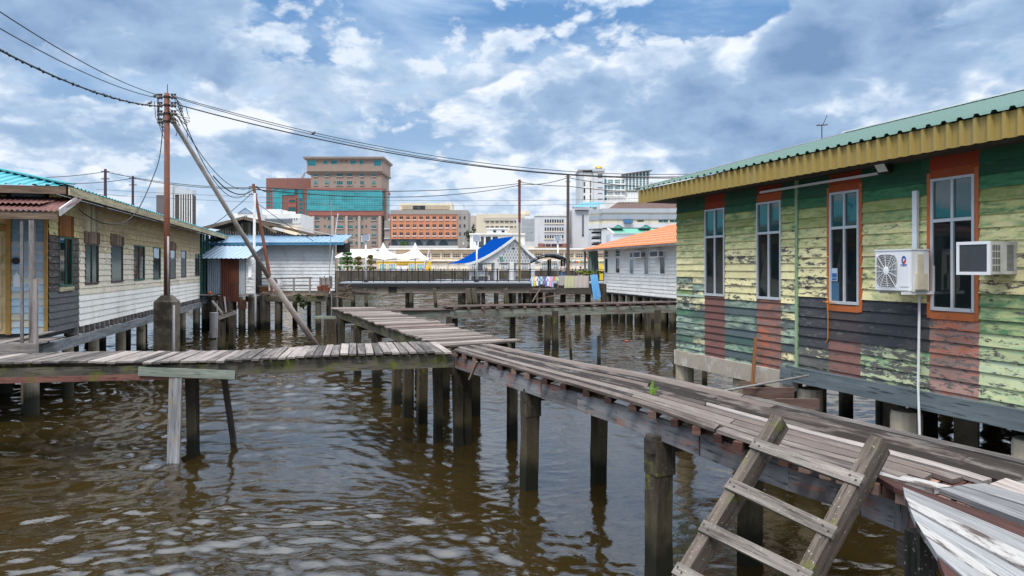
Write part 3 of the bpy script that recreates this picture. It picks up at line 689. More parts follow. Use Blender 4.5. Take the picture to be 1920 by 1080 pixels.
# logo: a split round mark, then the word
lx, lz = W_ * .80, H_ * .76
mb = MB(); ra, rb = .034, .055; seg = [math.radians(x) for x in range(60, 271, 15)]
mb.m = 0
for t0, t1 in zip(seg[:-1], seg[1:]):
    mb.poly([(lx + ra * .45 * math.cos(t0), -.002, lz + rb * .45 * math.sin(t0)), (lx + ra * .45 * math.cos(t1), -.002, lz + rb * .45 * math.sin(t1)), (lx + ra * math.cos(t1), -.002, lz + rb * math.sin(t1)), (lx + ra * math.cos(t0), -.002, lz + rb * math.sin(t0))][::-1])
seg = [math.radians(x) for x in range(-5, 61, 13)]
for t0, t1 in zip(seg[:-1], seg[1:]):
    mb.poly([(lx + ra * .5 * math.cos(t0), -.002, lz + rb * .5 * math.sin(t0)), (lx + ra * math.cos(t0), -.002, lz + rb * math.sin(t0)), (lx + ra * math.cos(t1), -.002, lz + rb * math.sin(t1)), (lx + ra * .5 * math.cos(t1), -.002, lz + rb * .5 * math.sin(t1))])
mb.m = 1
mb.poly([(lx, -.0025, lz - .002), (lx + ra, -.0025, lz - .002), (lx + ra * .8, -.0025, lz - rb * .6), (lx + .004, -.0025, lz - rb)]); mb.m = 0
mb.build('logo', [M['logoblue'], M['logored']], ac)
def text(body, size, loc, rot, mat, parent, name='lettering', sx=1., align='CENTER', ext=.0008):
    cu = bpy.data.curves.new(name, 'FONT'); cu.body = body; cu.size = size; cu.align_x = align; cu.extrude = ext; cu.offset = size * .012
    t = bpy.data.objects.new(name, cu); COL.objects.link(t)
    me = bpy.data.meshes.new_from_object(t); bpy.data.objects.remove(t); bpy.data.curves.remove(cu)
    me.materials.clear(); me.materials.append(mat)
    o = bpy.data.objects.new(name, me); COL.objects.link(o); o.location = loc; o.rotation_euler = rot; o.scale = (sx, 1, 1); o.parent = parent; return o
text('GREE', .055, (lx, -.003, H_ * .585), (math.radians(90), 0, 0), M['logoblue'], ac, sx=.75)
mb = MB(); mb.box(W_ + .001, W_ + .035, .06, .24, .02, H_ * .42); mb.box(W_ + .001, W_ + .02, .09, .19, H_ * .42 + .002, H_ * .9); mb.build('valve_cover', M['yellowed'], ac)
mb = MB(); mb.beam((.03, .03, -.03), (.03, D_ + .11, -.03), .03, .03); mb.beam((W_ - .03, -.12, -.03), (W_ - .03, D_ + .11, -.03), .03, .035)
mb.beam((W_ - .03, D_ + .10, -.02), (W_ - .03, D_ + .10, .32), .04, .03); mb.box(.01, W_, .02, .06, -.012, -.002)
mb.build('bracket', M['white'], ac)
# window unit
o_ = .443
ul, zt_ = GR.hit(1794, 454, o_); ur = GR.hit(1857, 454, o_)[0]; zb_ = GR.hit(1797, 515, o_)[1]
W_, H_ = ur - ul, zt_ - zb_; D_ = .44
wa = thing('air_conditioner', 'grey window unit with dark square coil jutting out beside the nearest window', 'air conditioner', GR.w(ul, o_, zb_), GR.rz)
mb = MB(); mb.box(0.012, W_ - .0, .012, D_ + .02, .008, H_ - .004); mb.build('casing', M['acgrey'], wa)
mb = MB(); fw = .035
mb.box(0, W_, -.01, .011, 0, fw); mb.box(0, W_, -.01, .011, H_ - fw, H_); mb.box(0, fw, -.009, .011, fw, H_ - fw); mb.box(W_ - fw, W_, -.009, .011, fw, H_ - fw)
mb.build('coil_frame', M['white'], wa)
mb = MB()
for k in range(34): mb.box(fw, W_ - fw, -.002, .010, fw + k * (H_ - 2 * fw) / 34, fw + (k + .55) * (H_ - 2 * fw) / 34)
mb.build('coil', M['coil'], wa)
mb = MB()
for r in range(4):
    for k in range(5): mb.box(W_ - .001, W_ + .002, .035 + k * .026, .048 + k * .026, .04 + r * (H_ - .07) / 4, .04 + (r + .82) * (H_ - .07) / 4)
mb.build('side_louvre', M['black'], wa)
mb = MB()
for k in range(22): mb.box(W_ - .001, W_ + .002, .26, .37, .05 + k * .0135, .057 + k * .0135)
mb.build('rear_louvre', M['coil'], wa)
# sticker in the third window, rope under it
s0 = GR.hit(1567, 528, -.0); mb = MB(); a, b_ = GR.hit(1561, 540, .0)[0], GR.hit(1572, 540, .0)[0]
za, zc = GR.hit(1566, 503, .0)[1], GR.hit(1566, 527, .0)[1]
mb.m = 0; mb.box(a, b_, -.020, -.018, zc, za); mb.m = 1
mb.box(a + .012, b_ - .012, -.0215, -.0205, zc + .01, zc + .045); mb.box(a + .012, b_ - .012, -.0215, -.0205, zc + .055, zc + .12)
cu = MB(); cu.box(a - .02, b_ + .035, -.0165, -.0155, WZ0 + .05, zc - .02); cu.build('curtain', M['curtain'], gh)
st = mb.build('window_sticker', [M['stickw'], M['stickb']], gh)
mb = MB(); a = GR.hit(1553, 567, .06); c_ = GR.hit(1554, 636, .05)
pw = lambda u, z, o=.07: GR.w(u, o, z)
mb.tube([pw(a[0] + .05, a[1] + .03), pw(a[0], a[1]), pw(a[0] + .005, (a[1] + c_[1]) / 2), pw(a[0], c_[1]), pw(a[0] - .05, c_[1] - .06)], .006, 6)
mb.tube([pw(a[0] - .09, a[1] + .01), pw(a[0], a[1] + .015, .08), pw(a[0] + .16, a[1] - .005)], .007, 6); mb.ell(pw(a[0], a[1], .08), .02, .02, .022, 8, 6)
top(mb, 'hanging_rope', M['ropeorange'], 'thin orange rope knotted below the third window of the green house', 'rope')
# loose timbers between the house piles and the walkway
mb = MB(); mb.beam(pw(GR.hit(1417, 600, .14)[0], GR.hit(1417, 632, .14)[1], .14), pw(GR.hit(1409, 720, .22)[0], GR.hit(1409, 730, .22)[1], .2), .05, .05)
top(mb, 'leaning_batten', M['orangewood'], 'thin orange brown batten leaning on the far half of the green house wall', 'batten')
mb = MB(); mb.tube([G(1352, 734, 1.9), P(1516, 704, 10.6)], .016, 8)
top(mb, 'loose_pipe', M['galv'], 'thin pale pipe lying from the walkway edge to a concrete pile', 'pipe')
mb = MB(); mb.beam(P(1395, 738, 9.7), P(1487, 737, 9.95), .05, .16); top(mb, 'loose_board', M['joist'], 'short board on edge between walkway and green house, the upper of two', 'board', 'loose boards beside the green house')
mb = MB(); mb.beam(P(1455, 757, 8.95), P(1534, 757, 9.1), .05, .13); top(mb, 'loose_board', M['joist'], 'short board on edge near the green house pile, the lower of two', 'board', 'loose boards beside the green house')
mb = MB(); mb.beam(P(1388, 720, 12.2), P(1413, 719, 12.0), .1, .08); top(mb, 'wood_block', M['brownwood'], 'small timber stub poking out between two concrete piles', 'timber')
# ---------------------------------------------------------------- the cream house on the left
LF = Frame(-11.45, 16.85, -.269, 1)
lh = LF.thing('stilt_house', 'long cream plank house on stilts with turquoise roof and a row of small windows', 'house')
CW, CC, OW = (.82, .79, .72), (.60, .55, .40), (.50, .40, .24)
LU = lambda px, py=500, out=0.: LF.hit(px, py, out)
L0, L1 = 0., LU(374)[0]
LZ0, LZT = 1.92, 5.42
lw = {}
def lwin(x0, x1, yt0, yb): 
    a, z1 = LU(x0, yt0); b_, _ = LU(x1, yt0); _, z0 = LU(x0, yb); return a, b_, z0, z1
LW = [lwin(109, 134, 443, 538), lwin(158, 183, 456, 534), lwin(207, 229, 459, 530), lwin(250, 270, 459, 526), lwin(286, 300, 463, 524), lwin(318, 328, 468, 523), lwin(338.5, 348, 470, 520), lwin(365, 373, 475, 517)]
LX = {k: LU(k)[0] for k in (108, 135, 147, 158, 183, 207, 229)}
def lfn(u, z, r):
    if u < LX[147]:
        if z > 4.35: return (*rj((.60, .50, .22)), .25), (*rj(DK), .2)
        if z > 3.0: return (*rj((.45, .40, .28)), .80), (*rj((.06, .045, .04)), .35)
        return (*rj((.11, .11, .115)), .3), (*rj((.075, .075, .08)), .4)
    if z > 4.40: return (*rj((.58, .45, .25), .12), .5), (*rj((.36, .27, .13), .15), .22)
    if z > 3.95: return (*rj((.68, .58, .39), .14), .45), (*rj((.44, .35, .20), .15), R.choice((.12, .3)))
    if z < 2.85: return (*rj(CW, .04), .04), (*CC, .1)
    return (*rj((.74, .66, .53), .10), .35), (*rj(CC, .14), R.choice((.1, .1, .32)))
mb = MB()
br = [LX[147], *[R.uniform(L0, L1) for _ in range(9)], LU(193)[0], LU(240)[0], LU(285)[0], LU(335)[0], LU(300)[0]]
siding(mb, L0, L1, LZ0, LZT, .175, lfn, br, LW)
mb.build('wall', M['paint'], lh)
mb = MB(); mb.box(.0, L1, .03, 10, LZ0 - .1, LZT); mb.build('house_core', M['dark'], lh)
gn = [M['glass'], M['louvre'], M['louvre'], M['glass'], M['glass'], M['blind'], M['blind'], M['glass']]
fr = [M['greenframe'], M['redframe'], M['redframe'], M['greenframe'], M['greenframe'], M['redframe'], M['redframe'], M['redframe']]
for k, (a, b_, z0, z1) in enumerate(LW):
    window(lh, a, b_, z0, z1, .04 if k < 5 else .03, None, k in (0, 1, 3), fm=fr[k], gm=gn[k], barw=.035)
    t = MB()
    if k in (1, 2, 5):
        n = 5
        for j in range(n): t.box(a - .08 + j * (b_ - a + .16) / n, a - .08 + (j + .9) * (b_ - a + .16) / n, -.05, -.02, z1 + .005, z1 + R.uniform(.3, .36))
        t.build('window_header', M['brownwood'], lh)
t = MB(); a, b_, z0, z1 = LW[0]
for j in range(5): t.box(a - .04 + j * (b_ - a + .08) / 5, a - .04 + (j + .95) * (b_ - a + .08) / 5, -.05, -.02, z1 + .01, z1 + .57)
t.build('window_header', M['varnish'], lh)['label'] = 'varnished brown boards above the first window'
t = MB()
for j in range(9): t.box(LX[158] - .08 + j * .13, LX[158] - .08 + (j + .9) * .13, -.028, -.012, 4.62, 5.35 + R.uniform(0, .05))
t.build('upper_boarding', M['creamboard'], lh)
t = MB(); t.box(a - .05, b_ + .05, -.06, -.02, z0 - .12, z0 - .01); t.build('sill', M['creamboard'], lh)
t = MB(); t.beam((-.75, -.10, LZ0 - .34), (L1 + .1, -.10, LZ0 - .33), .10, .26); t.build('floor_beam', M['greybeam'], lh)
u = LX[147] - .3
while u < L1: t = MB(); t.box(u, u + .10, -.075, .2, LZ0 - .205, LZ0 - .005); t.build('floor_joist', M['plank'], lh); u += .46
# front wall, turned to the camera, with its door
FT = lambda v, o, z: (-o, v, z)
mb = MB()
def ffn(v, z, r):
    if z > 4.2: return (*rj((.16, .26, .34)), .25), (*rj((.30, .40, .46)), .1)
    if z > 3.3: return (*rj((.30, .42, .52), .1), .35), (*rj((.52, .43, .30), .1), .05)
    return (*rj(R.choice(((.62, .50, .30), (.62, .50, .30), (.40, .52, .60))), .1), .42), (*rj((.42, .56, .66)), .08)
siding(mb, 0.08, .78, LZ0 + .02, LZT, .175, ffn, [.38], T=FT); mb.build('front_wall', M['paint'], lh)
t = MB(); t.box(-.05, .0, .0, .075, LZ0, LZT - .2); t.box(-.05, .0, .785, .89, LZ0, LZT - .2); t.box(-.045, 0, .895, 2.2, 4.45, 4.6); t.build('door_frame', M['ochre'], lh)
t = MB(); t.box(-.02, .02, .895, 2.1, LZ0 + .02, 4.44)
for (z0, z1) in ((2.05, 2.7), (2.85, 3.5), (3.65, 4.3)):
    t.box(-.045, -.021, .97, 1.0, z0, z1); t.box(-.045, -.021, 1.40, 1.44, z0, z1); t.box(-.043, -.021, 1.0, 1.40, z0, z0 + .04); t.box(-.043, -.021, 1.0, 1.40, z1 - .04, z1)
t.build('door', M['doorcream'], lh)
t = MB(); t.box(-.02, .0, .895, 2.1, 4.61, LZT - .1); t.build('transom_panel', M['doorcream'], lh)
q = V(FT(.675, .03, 3.72)); t = MB(); t.tube([q, q + V((-.03, 0, 0))], .085, 18); t.build('wall_vent', M['black'], lh)
t = MB(); t.poly([(-.035, .73, 3.08), (-.035, .59, 3.08), (-.035, .59, 3.34), (-.035, .66, 3.44), (-.035, .73, 3.34)]); t.poly([(-.03, .59, 3.08), (-.03, .73, 3.08), (-.03, .73, 3.34), (-.03, .66, 3.44), (-.03, .59, 3.34)]); t.build('letter_board', M['white'], lh)
# roof: hip end towards the camera, long eave away from it
OV = .72; EZ = 5.50; UE = LU(428, 442, OV)[0]; sl_ = .25; YH = 5.0
hp = YH + OV
mb = MB(); N_ = 60
# front hip slope (triangular, turquoise corrugated): ribs run up the slope (+x), repeated along +y
def hipslope(mb):
    pitch = .28; prof = [(0, 0), (.5, 0), (.6, .035), (.82, .035), (.92, 0)]
    ys = [(-OV + (k + t) * pitch, h) for k in range(40) for t, h in prof if (k + t) * pitch < 2 * hp]
    for (ya, ha), (yb, hb) in zip(ys[:-1], ys[1:]):
        la = hp - abs(ya - YH); lb = hp - abs(yb - YH); x0 = -OV
        mb.poly([(x0, ya, EZ + ha), (x0 + la, ya, EZ + ha + la * sl_), (x0 + lb, yb, EZ + hb + lb * sl_), (x0, yb, EZ + hb)][::-1], [(0, ya), (la, ya), (lb, yb), (0, yb)])
hipslope(mb); mb.build('hip_roof_slope', M['turq'], lh)
mb = MB(); mb.corr((-OV + hp + .02, -OV, EZ), (1, 0, 0), (0, 1, sl_), UE - (-OV + hp), hp * 1.03, .28, .03, True)
pitch = .28; k = 0; prof = [(0, 0), (.5, 0), (.6, .03), (.82, .03), (.92, 0)]
xs = [(-OV + (k + t) * pitch, h) for k in range(30) for t, h in prof if (k + t) * pitch < hp]
for (xa, ha), (xb, hb) in zip(xs[:-1], xs[1:]):
    mb.poly([(xa, -OV, EZ + ha), (xb, -OV, EZ + hb), (xb, xb, EZ + hb + (xb + OV) * sl_), (xa, xa, EZ + ha + (xa + OV) * sl_)])
mb.build('roof', M['turq'], lh)
mb = MB(); mb.beam((-OV + .0, -OV, EZ + .06), (-OV + hp, YH, EZ + .06 + hp * sl_), .22, .03); mb.build('ridge_cap', M['turqdk'], lh)
mb = MB(); mb.beam((-OV, -OV + .03, EZ - .11), (UE, -OV + .03, EZ - .11), .04, .20); mb.build('fascia', M['creamboard'], lh)
mb = MB(); mb.beam((-OV + .03, -OV + .1, EZ - .1), (-OV + .03, 6, EZ - .1), .04, .18); mb.build('fascia', M['brownwood'], lh)
mb = MB(); mb.box(-OV + .06, UE, -OV + .06, -.03, LZT + .0, LZT + .02); mb.box(-OV + .06, -.02, -.028, 6, LZT, LZT + .02); mb.build('soffit', M['darkwood'], lh)
# porch canopy of rusted sheets with a white barge board
mb = MB(); pz0, pz1 = 4.86, 5.22
A_ = V((-1.75, .42, 4.80))
mb.corr((-1.72, -.80, 4.83), (0, 1, 0), (1, 0, .27), 5.2, 1.75, .11, .018)
mb.corr((-1.30, -.35, 5.02), (0, 1, -.02), (1, 0, .20), 3.2, 1.1, .11, .018, wav=.015)
cn = mb.build('canopy', M['rustroof'], lh)
mb = MB(); mb.beam((-1.74, -.83, 4.80), (.02, -.66, 5.28), .03, .17); mb.build('barge_board', M['whitewood'], cn)
mb = MB(); mb.beam((-1.66, -.78, 4.72), (-1.66, 4.2, 4.72), .05, .16); mb.build('canopy_beam', M['brownwood'], cn)
mb = MB()
for v, b0 in ((-.25, 1.5), (-.05, 1.6)): mb.beam((-1.62, v, b0), (-1.62, v, 4.7), .10 if v < -.1 else .055, .10 if v < -.1 else .055)
mb.beam((-1.74, -.36, 1.0), (-1.74, -.36, 3.3), .09, .08)
mb.build('porch_post', M['plank'], lh)
mb = MB()
for k in range(11): mb.beam((-1.75 + k * .165, -.4, 1.84 + R.uniform(-.01, .01)), (-1.75 + k * .165, 4.5, 1.84), .15, .03)
mb.build('porch_floor', M['plank'], lh)
mb = MB(); mb.beam((-1.84, -.42, 1.74), (-1.84, 4.5, 1.74), .05, .18); mb.beam((-1.80, -.42, 1.5), (-1.80, 4.5, 1.5), .05, .16); mb.beam((-1.75, .45, 1.85), (.05, -.05, 1.97), .2, .03); mb.build('porch_beam', M['plank'], lh)
# far-end porch posts, green
for u, v, w_ in ((L1 + .5, -.0, .12), (L1 + 1.3, 0, .1), (L1 + 2.2, .0, .12), (L1 + 3.2, .1, .14), (L1 + 4.2, .0, .22)):
    mb = MB(); mb.beam((u, v, 1.7), (u, v, LZT), w_, w_); mb.build('porch_post', M['greenframe'], lh)
mb = MB(); mb.box(L1, UE - .3, -.15, 3, LZ0 - .15, LZ0 - .02); mb.beam((L1, -.2, LZ0 - .2), (UE, -.2, LZ0 - .25), .08, .22); mb.build('rear_platform', M['greybeam'], lh)
# piles
pts = [(LU(x, 640, -.1)[0], .28) for x in (75, 141, 188, 237, 274, 350, 374, 394)] + [(LU(330, 600, -.1)[0], .3), (L1 + 1.6, .4), (L1 + 3.4, .3)]
piles(lh, pts, .155, LZ0 - .46, 'tanconc')
piles(lh, [(u + R.uniform(-.4, .4), v) for v in (2.2, 4.4, 7., 9.5) for u in (.5, 3, 6, 9, 12, 15, 18)], .17, LZ0 - .1)
mb = MB(); q = G(50, 776, 0); q = LF.o - q; 
p0 = G(50, 774, 0); mb.tube([p0 - V((0, 0, .8)), p0 + V((0, 0, .12)), p0 + V((0, 0, 1.7))], [.115, .115, .115], 14)
top(mb, 'drain_pipe', M['orangepipe'], 'upright orange stained pipe standing in the water under the left walkway', 'pipe', smooth=True)
# ---------------------------------------------------------------- walkways on posts
def post(par, x, y, w=.25, top=1.6, lean=(0, 0), mat='pier', cap=None, bot=-1.0, w2=None, rz=.45):
    w *= .84; lean = (R.uniform(-.05, .05), R.uniform(-.05, .05))
    """a square post, rough edged, as one part; optional wider collar as sub-part"""
    mb = MB(); n = 7; w2 = w2 or w
    ca, sa = math.cos(rz), math.sin(rz); i0 = 0; lv = []
    for k in range(n + 1):
        t = k / n; z = bot + (top - bot) * t; q = []
        for sx, sy in ((-1, -1), (1, -1), (1, 1), (-1, 1)):
            jx, jy = R.uniform(-.008, .008), R.uniform(-.008, .008)
            lx, ly = sx * w / 2 + jx, sy * w2 / 2 + jy
            q.append((x + lean[0] * (1 - t) + lx * ca - ly * sa, y + lean[1] * (1 - t) + lx * sa + ly * ca, z))
        lv.append(q); mb.v.extend(q)
    ro = R.random() * 30
    for k in range(n):
        for j in range(4):
            a = k * 4 + j; b_ = k * 4 + (j + 1) % 4; h = (top - bot) / n
            mb.face((a, b_, b_ + 4, a + 4), [(ro + k * h, j * w), (ro + k * h, j * w + w), (ro + (k + 1) * h, j * w + w), (ro + (k + 1) * h, j * w)])
    mb.face((n * 4, n * 4 + 1, n * 4 + 2, n * 4 + 3), [(0, 0), (w, 0), (w, w), (0, w)])
    o = mb.build('post', M[mat], par)
    if cap:
        c = MB(); c.obox((x, y, cap[0]), (cap[2] / 2 * ca, cap[2] / 2 * sa, 0), (-cap[2] / 2 * sa, cap[2] / 2 * ca, 0), (0, 0, cap[1] / 2)); c.build('post_collar', M[mat], o)
    return o

DZ = 1.95
# --- main walkway: long boards laid lengthwise on cross joists
mw = thing('walkway', 'curving walkway of long dark worn boards running to the lower right, patched with pale planks', 'walkway', (0, 0, 0))
LP = [(-1.15, 13.4), (.10, 10.9), (1.42, 8.26), (2.24, 6.24), (2.76, 5.3), (2.95, 4.6), (3.05, 3.6), (3.05, 2.2)]
RP_ = [(-.80, 15.0), (.75, 12.2), (2.2, 10.04), (3.4, 7.6), (3.98, 6.34), (4.35, 5.5), (4.62, 4.2), (4.8, 2.4)]
def cum(pl):
    a = [0]
    for p, q in zip(pl[:-1], pl[1:]): a.append(a[-1] + math.hypot(q[0] - p[0], q[1] - p[1]))
    return a
def smoothpl(pl, n=40):
    """Catmull-Rom through the points"""
    out = []; pts = [pl[0]] + list(pl) + [pl[-1]]
    m_ = len(pl) - 1
    for k in range(n + 1):
        t = k / n * m_; i = min(int(t), m_ - 1); f = t - i; p0, p1, p2, p3 = (V((*pts[i + j], 0)) for j in range(4))
        out.append(.5 * ((2 * p1) + (-p0 + p2) * f + (2 * p0 - 5 * p1 + 4 * p2 - p3) * f * f + (-p0 + 3 * p1 - 3 * p2 + p3) * f ** 3))
    return out
NL = 56
Ls, Rs = smoothpl(LP, NL), smoothpl(RP_, NL)
def dk(s, t, z=DZ):
    """deck point: s along 0..NL, t across 0..1"""
    i = min(int(s), NL - 1); f = s - i; a = Ls[i].lerp(Ls[i + 1], f); c = Rs[i].lerp(Rs[i + 1], f); p = a.lerp(c, t); return V((p.x, p.y, z))
S_END = 56
def strip(mb, s0, s1, t0, t1, z=DZ, th=.035, seg=None, zj=0.):
    n = seg or max(2, int((s1 - s0) / 2)); i0 = len(mb.v); ro = R.random() * 60; acc = 0; last = None
    j0, j1 = R.uniform(-.004, .004), R.uniform(-.004, .004); tl = R.uniform(-.006, .006)
    for k in range(n + 1):
        s = s0 + (s1 - s0) * k / n; e0 = R.uniform(-.004, .004); e1 = R.uniform(-.004, .004)
        sk = .15 * R.uniform(-1, 1) if k in (0, n) else 0
        a, c = dk(s, t0 + e0, z + zj + j0 + tl), dk(max(0, min(NL, s + sk)), t1 + e1, z + zj + j1 - tl)
        if last is not None: acc += (a - last).length
        last = a; w = (c - a).length
        mb.v.extend([tuple(a), tuple(c), tuple(c - V((0, 0, th))), tuple(a - V((0, 0, th)))]); mb._u = getattr(mb, '_u', []); mb._u.append(acc)
        if k:
            q = i0 + (k - 1) * 4; u0, u1 = mb._u[-2], mb._u[-1]
            mb.face((q, q + 1, q + 5, q + 4)[::-1], [(ro + u1, 0), (ro + u1, w), (ro + u0, w), (ro + u0, 0)])
            mb.face((q + 3, q, q + 4, q + 7)[::-1], [(ro + u1, -th), (ro + u1, 0), (ro + u0, 0), (ro + u0, -th)])
            mb.face((q + 1, q + 2, q + 6, q + 5)[::-1], [(ro + u1, w), (ro + u1, w + th), (ro + u0, w + th), (ro + u0, w)])
    for q, rev in ((i0, 0), (i0 + n * 4, 1)):
        f = (q, q + 1, q + 2, q + 3); mb.face(f if not rev else f[::-1], [(ro, 0), (ro, .15), (ro + .03, .15), (ro + .03, 0)])
mb = MB(); NB_ = 9; mb2 = MB(); mb3 = MB()
tw = [0]
for k in range(NB_): tw.append(tw[-1] + R.uniform(.8, 1.25))
tw = [t / tw[-1] for t in tw]
SPLIT = {}
for k in range(NB_):
    s = -0.0
    lim = min(46, 32 + 15 * (tw[k] + tw[k + 1]) / 2)
    while s < lim - 1.5:
        e_ = min(s + R.uniform(14, 27), lim)
        if lim - e_ < 3: e_ = lim
        g = R.uniform(.001, .007) + (.012 if R.random() < .2 else 0)
        tgt = mb
        if (k in (0,) and s > 18): tgt = mb2
        if (k == 8 and s > 20): tgt = mb2
        if k == 4 and 10 < s < 24: tgt = mb2
        t0, t1 = tw[k] + g, tw[k + 1]
        if k == 0 and s < 22: t0 += .0
        if R.random() < .35: v = R.uniform(.7, .95); tgt.col = (v, v * .95, v * .93, 0)
        else: tgt.col = (1, 1, 1, 0)
        strip(tgt, s + .05, e_ - .04, t0, t1, zj=R.uniform(-.006, .008)); s = e_
    SPLIT[k] = lim
mb.build('deck_boards', M['deck'], mw)
mb2.col = (1.15, 1.12, 1.1, 0); strip(mb2, 39.5, 44, .42, .56, zj=.012); strip(mb2, 40.2, 43.6, .60, .70, zj=.012)
o = mb2.build('deck_boards', M['plank'], mw); o['label'] = 'paler replacement boards'
# nearest stretch: wide pale boards, one dark red board, ends cut on a slant
def quadboard(mb, p0, p1, w0, w1, z=DZ, th=.04, side=1):
    """board between two plan points, width to the right-hand side"""
    a, c = V((*p0, z)), V((*p1, z)); d = (c - a).normalized(); r = V((-d.y, d.x, 0)) * side
    pts = [a, c, c + r * w1, a + r * w0]; L = (c - a).length; ro = R.random() * 40
    i = len(mb.v); mb.v.extend([tuple(p) for p in pts] + [tuple(p - V((0, 0, th))) for p in pts])
    mb.face((i, i + 1, i + 2, i + 3), [(ro, 0), (ro + L, 0), (ro + L, w1), (ro, w0)])
    for j, k in ((0, 1), (1, 2), (2, 3), (3, 0)):
        l2 = (pts[k] - pts[j]).length; lo = j in (0, 2)
        mb.face((i + j, i + 4 + j, i + 4 + k, i + k), [(ro, .3), (ro, .34), (ro + l2, .34), (ro + l2, .3)] if lo else [(ro, 0), (ro + th, 0), (ro + th, l2), (ro, l2)])
pal, fk, rd = MB(), MB(), MB()
def gp(x, y): q = G(x, y, DZ); return (q.x, q.y)
# each row: far-left corner pixel, near-right corner pixel of its LEFT(upper) edge; widths follow the next edge
rows = [((1630, 884), (2060, 1034), rd), ((1693, 914), (2060, 1068), pal), ((1697, 934), (2060, 1106), fk), ((1706, 953), (2060, 1150), pal),
        ((1716, 977), (2040, 1190), fk), ((1735, 1008), (2000, 1190), pal), ((1757, 1043), (1985, 1240), rd), ((1772, 1080), (1960, 1290), pal), ((1790, 1128), (1930, 1330), pal)]
for k in range(len(rows) - 1):
    (a, b_, tg), (c, d_, _) = rows[k], rows[k + 1]
    A, B, C_, D = (V((*gp(*q), DZ + (k % 3) * .006)) for q in (a, b_, c, d_))
    if k == 0: C_ = V((*gp(1676, 913), DZ))
    pts = [A, B, D, C_]; cen = (A + B + C_ + D) / 4
    gapv = (C_ - A).normalized() * .006
    pts = [A + gapv, B + gapv, D - gapv, C_ - gapv]
    i = len(tg.v); th = .04; L = (B - A).length; ro = R.random() * 40; w0 = (C_ - A).length
    tg.v.extend([tuple(p) for p in pts] + [tuple(p - V((0, 0, th))) for p in pts])
    v = R.uniform(.85, 1.1); tg.col = (v, v, v, 0)
    tg.face((i + 3, i + 2, i + 1, i), [(ro, w0), (ro + L, w0), (ro + L, 0), (ro, 0)])
    for j, kk in ((0, 1), (1, 2), (2, 3), (3, 0)):
        l2 = (pts[kk] - pts[j]).length
        tg.face((i + j, i + kk, i + 4 + kk, i + 4 + j), [(ro, .3), (ro + l2, .3), (ro + l2, .34), (ro, .34)])
# upper side of the red board: flaked dark board, then pale wide boards to the far edge
def pxboard(tg, a, b_, c, d_, dz=0., v=1.):
    """board through four pixels of its top: far-upper, near-upper, near-lower, far-lower"""
    pts = [V((*gp(*q), DZ + dz)) for q in (a, b_, c, d_)]; th = .04; i = len(tg.v); ro = R.random() * 40
    L = (pts[1] - pts[0]).length; w0 = (pts[3] - pts[0]).length; tg.col = (v, v, v, 0)
    tg.v.extend([tuple(p) for p in pts] + [tuple(p - V((0, 0, th))) for p in pts])
    tg.face((i + 3, i + 2, i + 1, i), [(ro, w0), (ro + L, w0), (ro + L, 0), (ro, 0)])
    for j, kk in ((0, 1), (1, 2), (2, 3), (3, 0)):
        l2 = (pts[kk] - pts[j]).length
        tg.face((i + j, i + kk, i + 4 + kk, i + 4 + j), [(ro, .3), (ro + l2, .3), (ro + l2, .34), (ro, .34)])
pxboard(fk, (1640, 878), (1790, 914), (1752, 917), (1622, 884), .004)
pxboard(pal, (1799, 911), (2060, 995), (2060, 1030), (1760, 916), .004, .95)
pxboard(pal, (1846, 909), (2060, 972), (2060, 993), (1801, 912), .012, .72)
pxboard(pal, (1885, 906), (2060, 952), (2060, 970), (1850, 910), .004, .80)
pxboard(pal, (1930, 903), (2060, 930), (2060, 950), (1889, 907), .01, .76)
pal.build('deck_boards', M['pale'], mw)['label'] = 'wide pale grey boards at the near end'
fk.build('deck_boards', M['flaked'], mw)['label'] = 'dark boards with flaked white paint'
rd.build('deck_boards', M['redwood'], mw)['label'] = 'dark red brown boards'
# joists with their ends sticking out of the left edge
s = .6; js = MB(); k = 0
while s < 40:
    js_z = DZ - .04 - .045; ext = R.uniform(-.01, .04) + (.03 if 20 < s < 34 else 0)
    a, c = dk(s, 0, js_z), dk(s, 1, js_z); d = (c - a).normalized()
    sc = R.random(); js.col = (1, 1, 1, 0) if sc < .55 or s < 18 else (1.9, 1.8, 1.65, 0)
    js.beam(a - d * ext, c + d * .02, R.uniform(.075, .10), .085); s += R.uniform(1.25, 1.6); k += 1
    if k % 12 == 0: pass
js.build('joists', M['joist'], mw)
# stringers: grey flaking board hung under the joist ends
st = MB()
for t, z in ((.085, DZ - .04 - .09 - .13), (.93, DZ - .04 - .09 - .13)):
    for s0, s1 in ((.2, 9.8), (9.9, 20.3), (20.4, 31), (31.1, 42), (42.1, 52)):
        n = 4
        zz = z + R.uniform(-.015, .015)
        for j in range(n):
            a, c = dk(s0 + (s1 - s0) * j / n, t, zz), dk(s0 + (s1 - s0) * (j + 1) / n, t, zz); st.beam(a, c, .055, .25)
st.build('stringer', M['stringer'], mw)
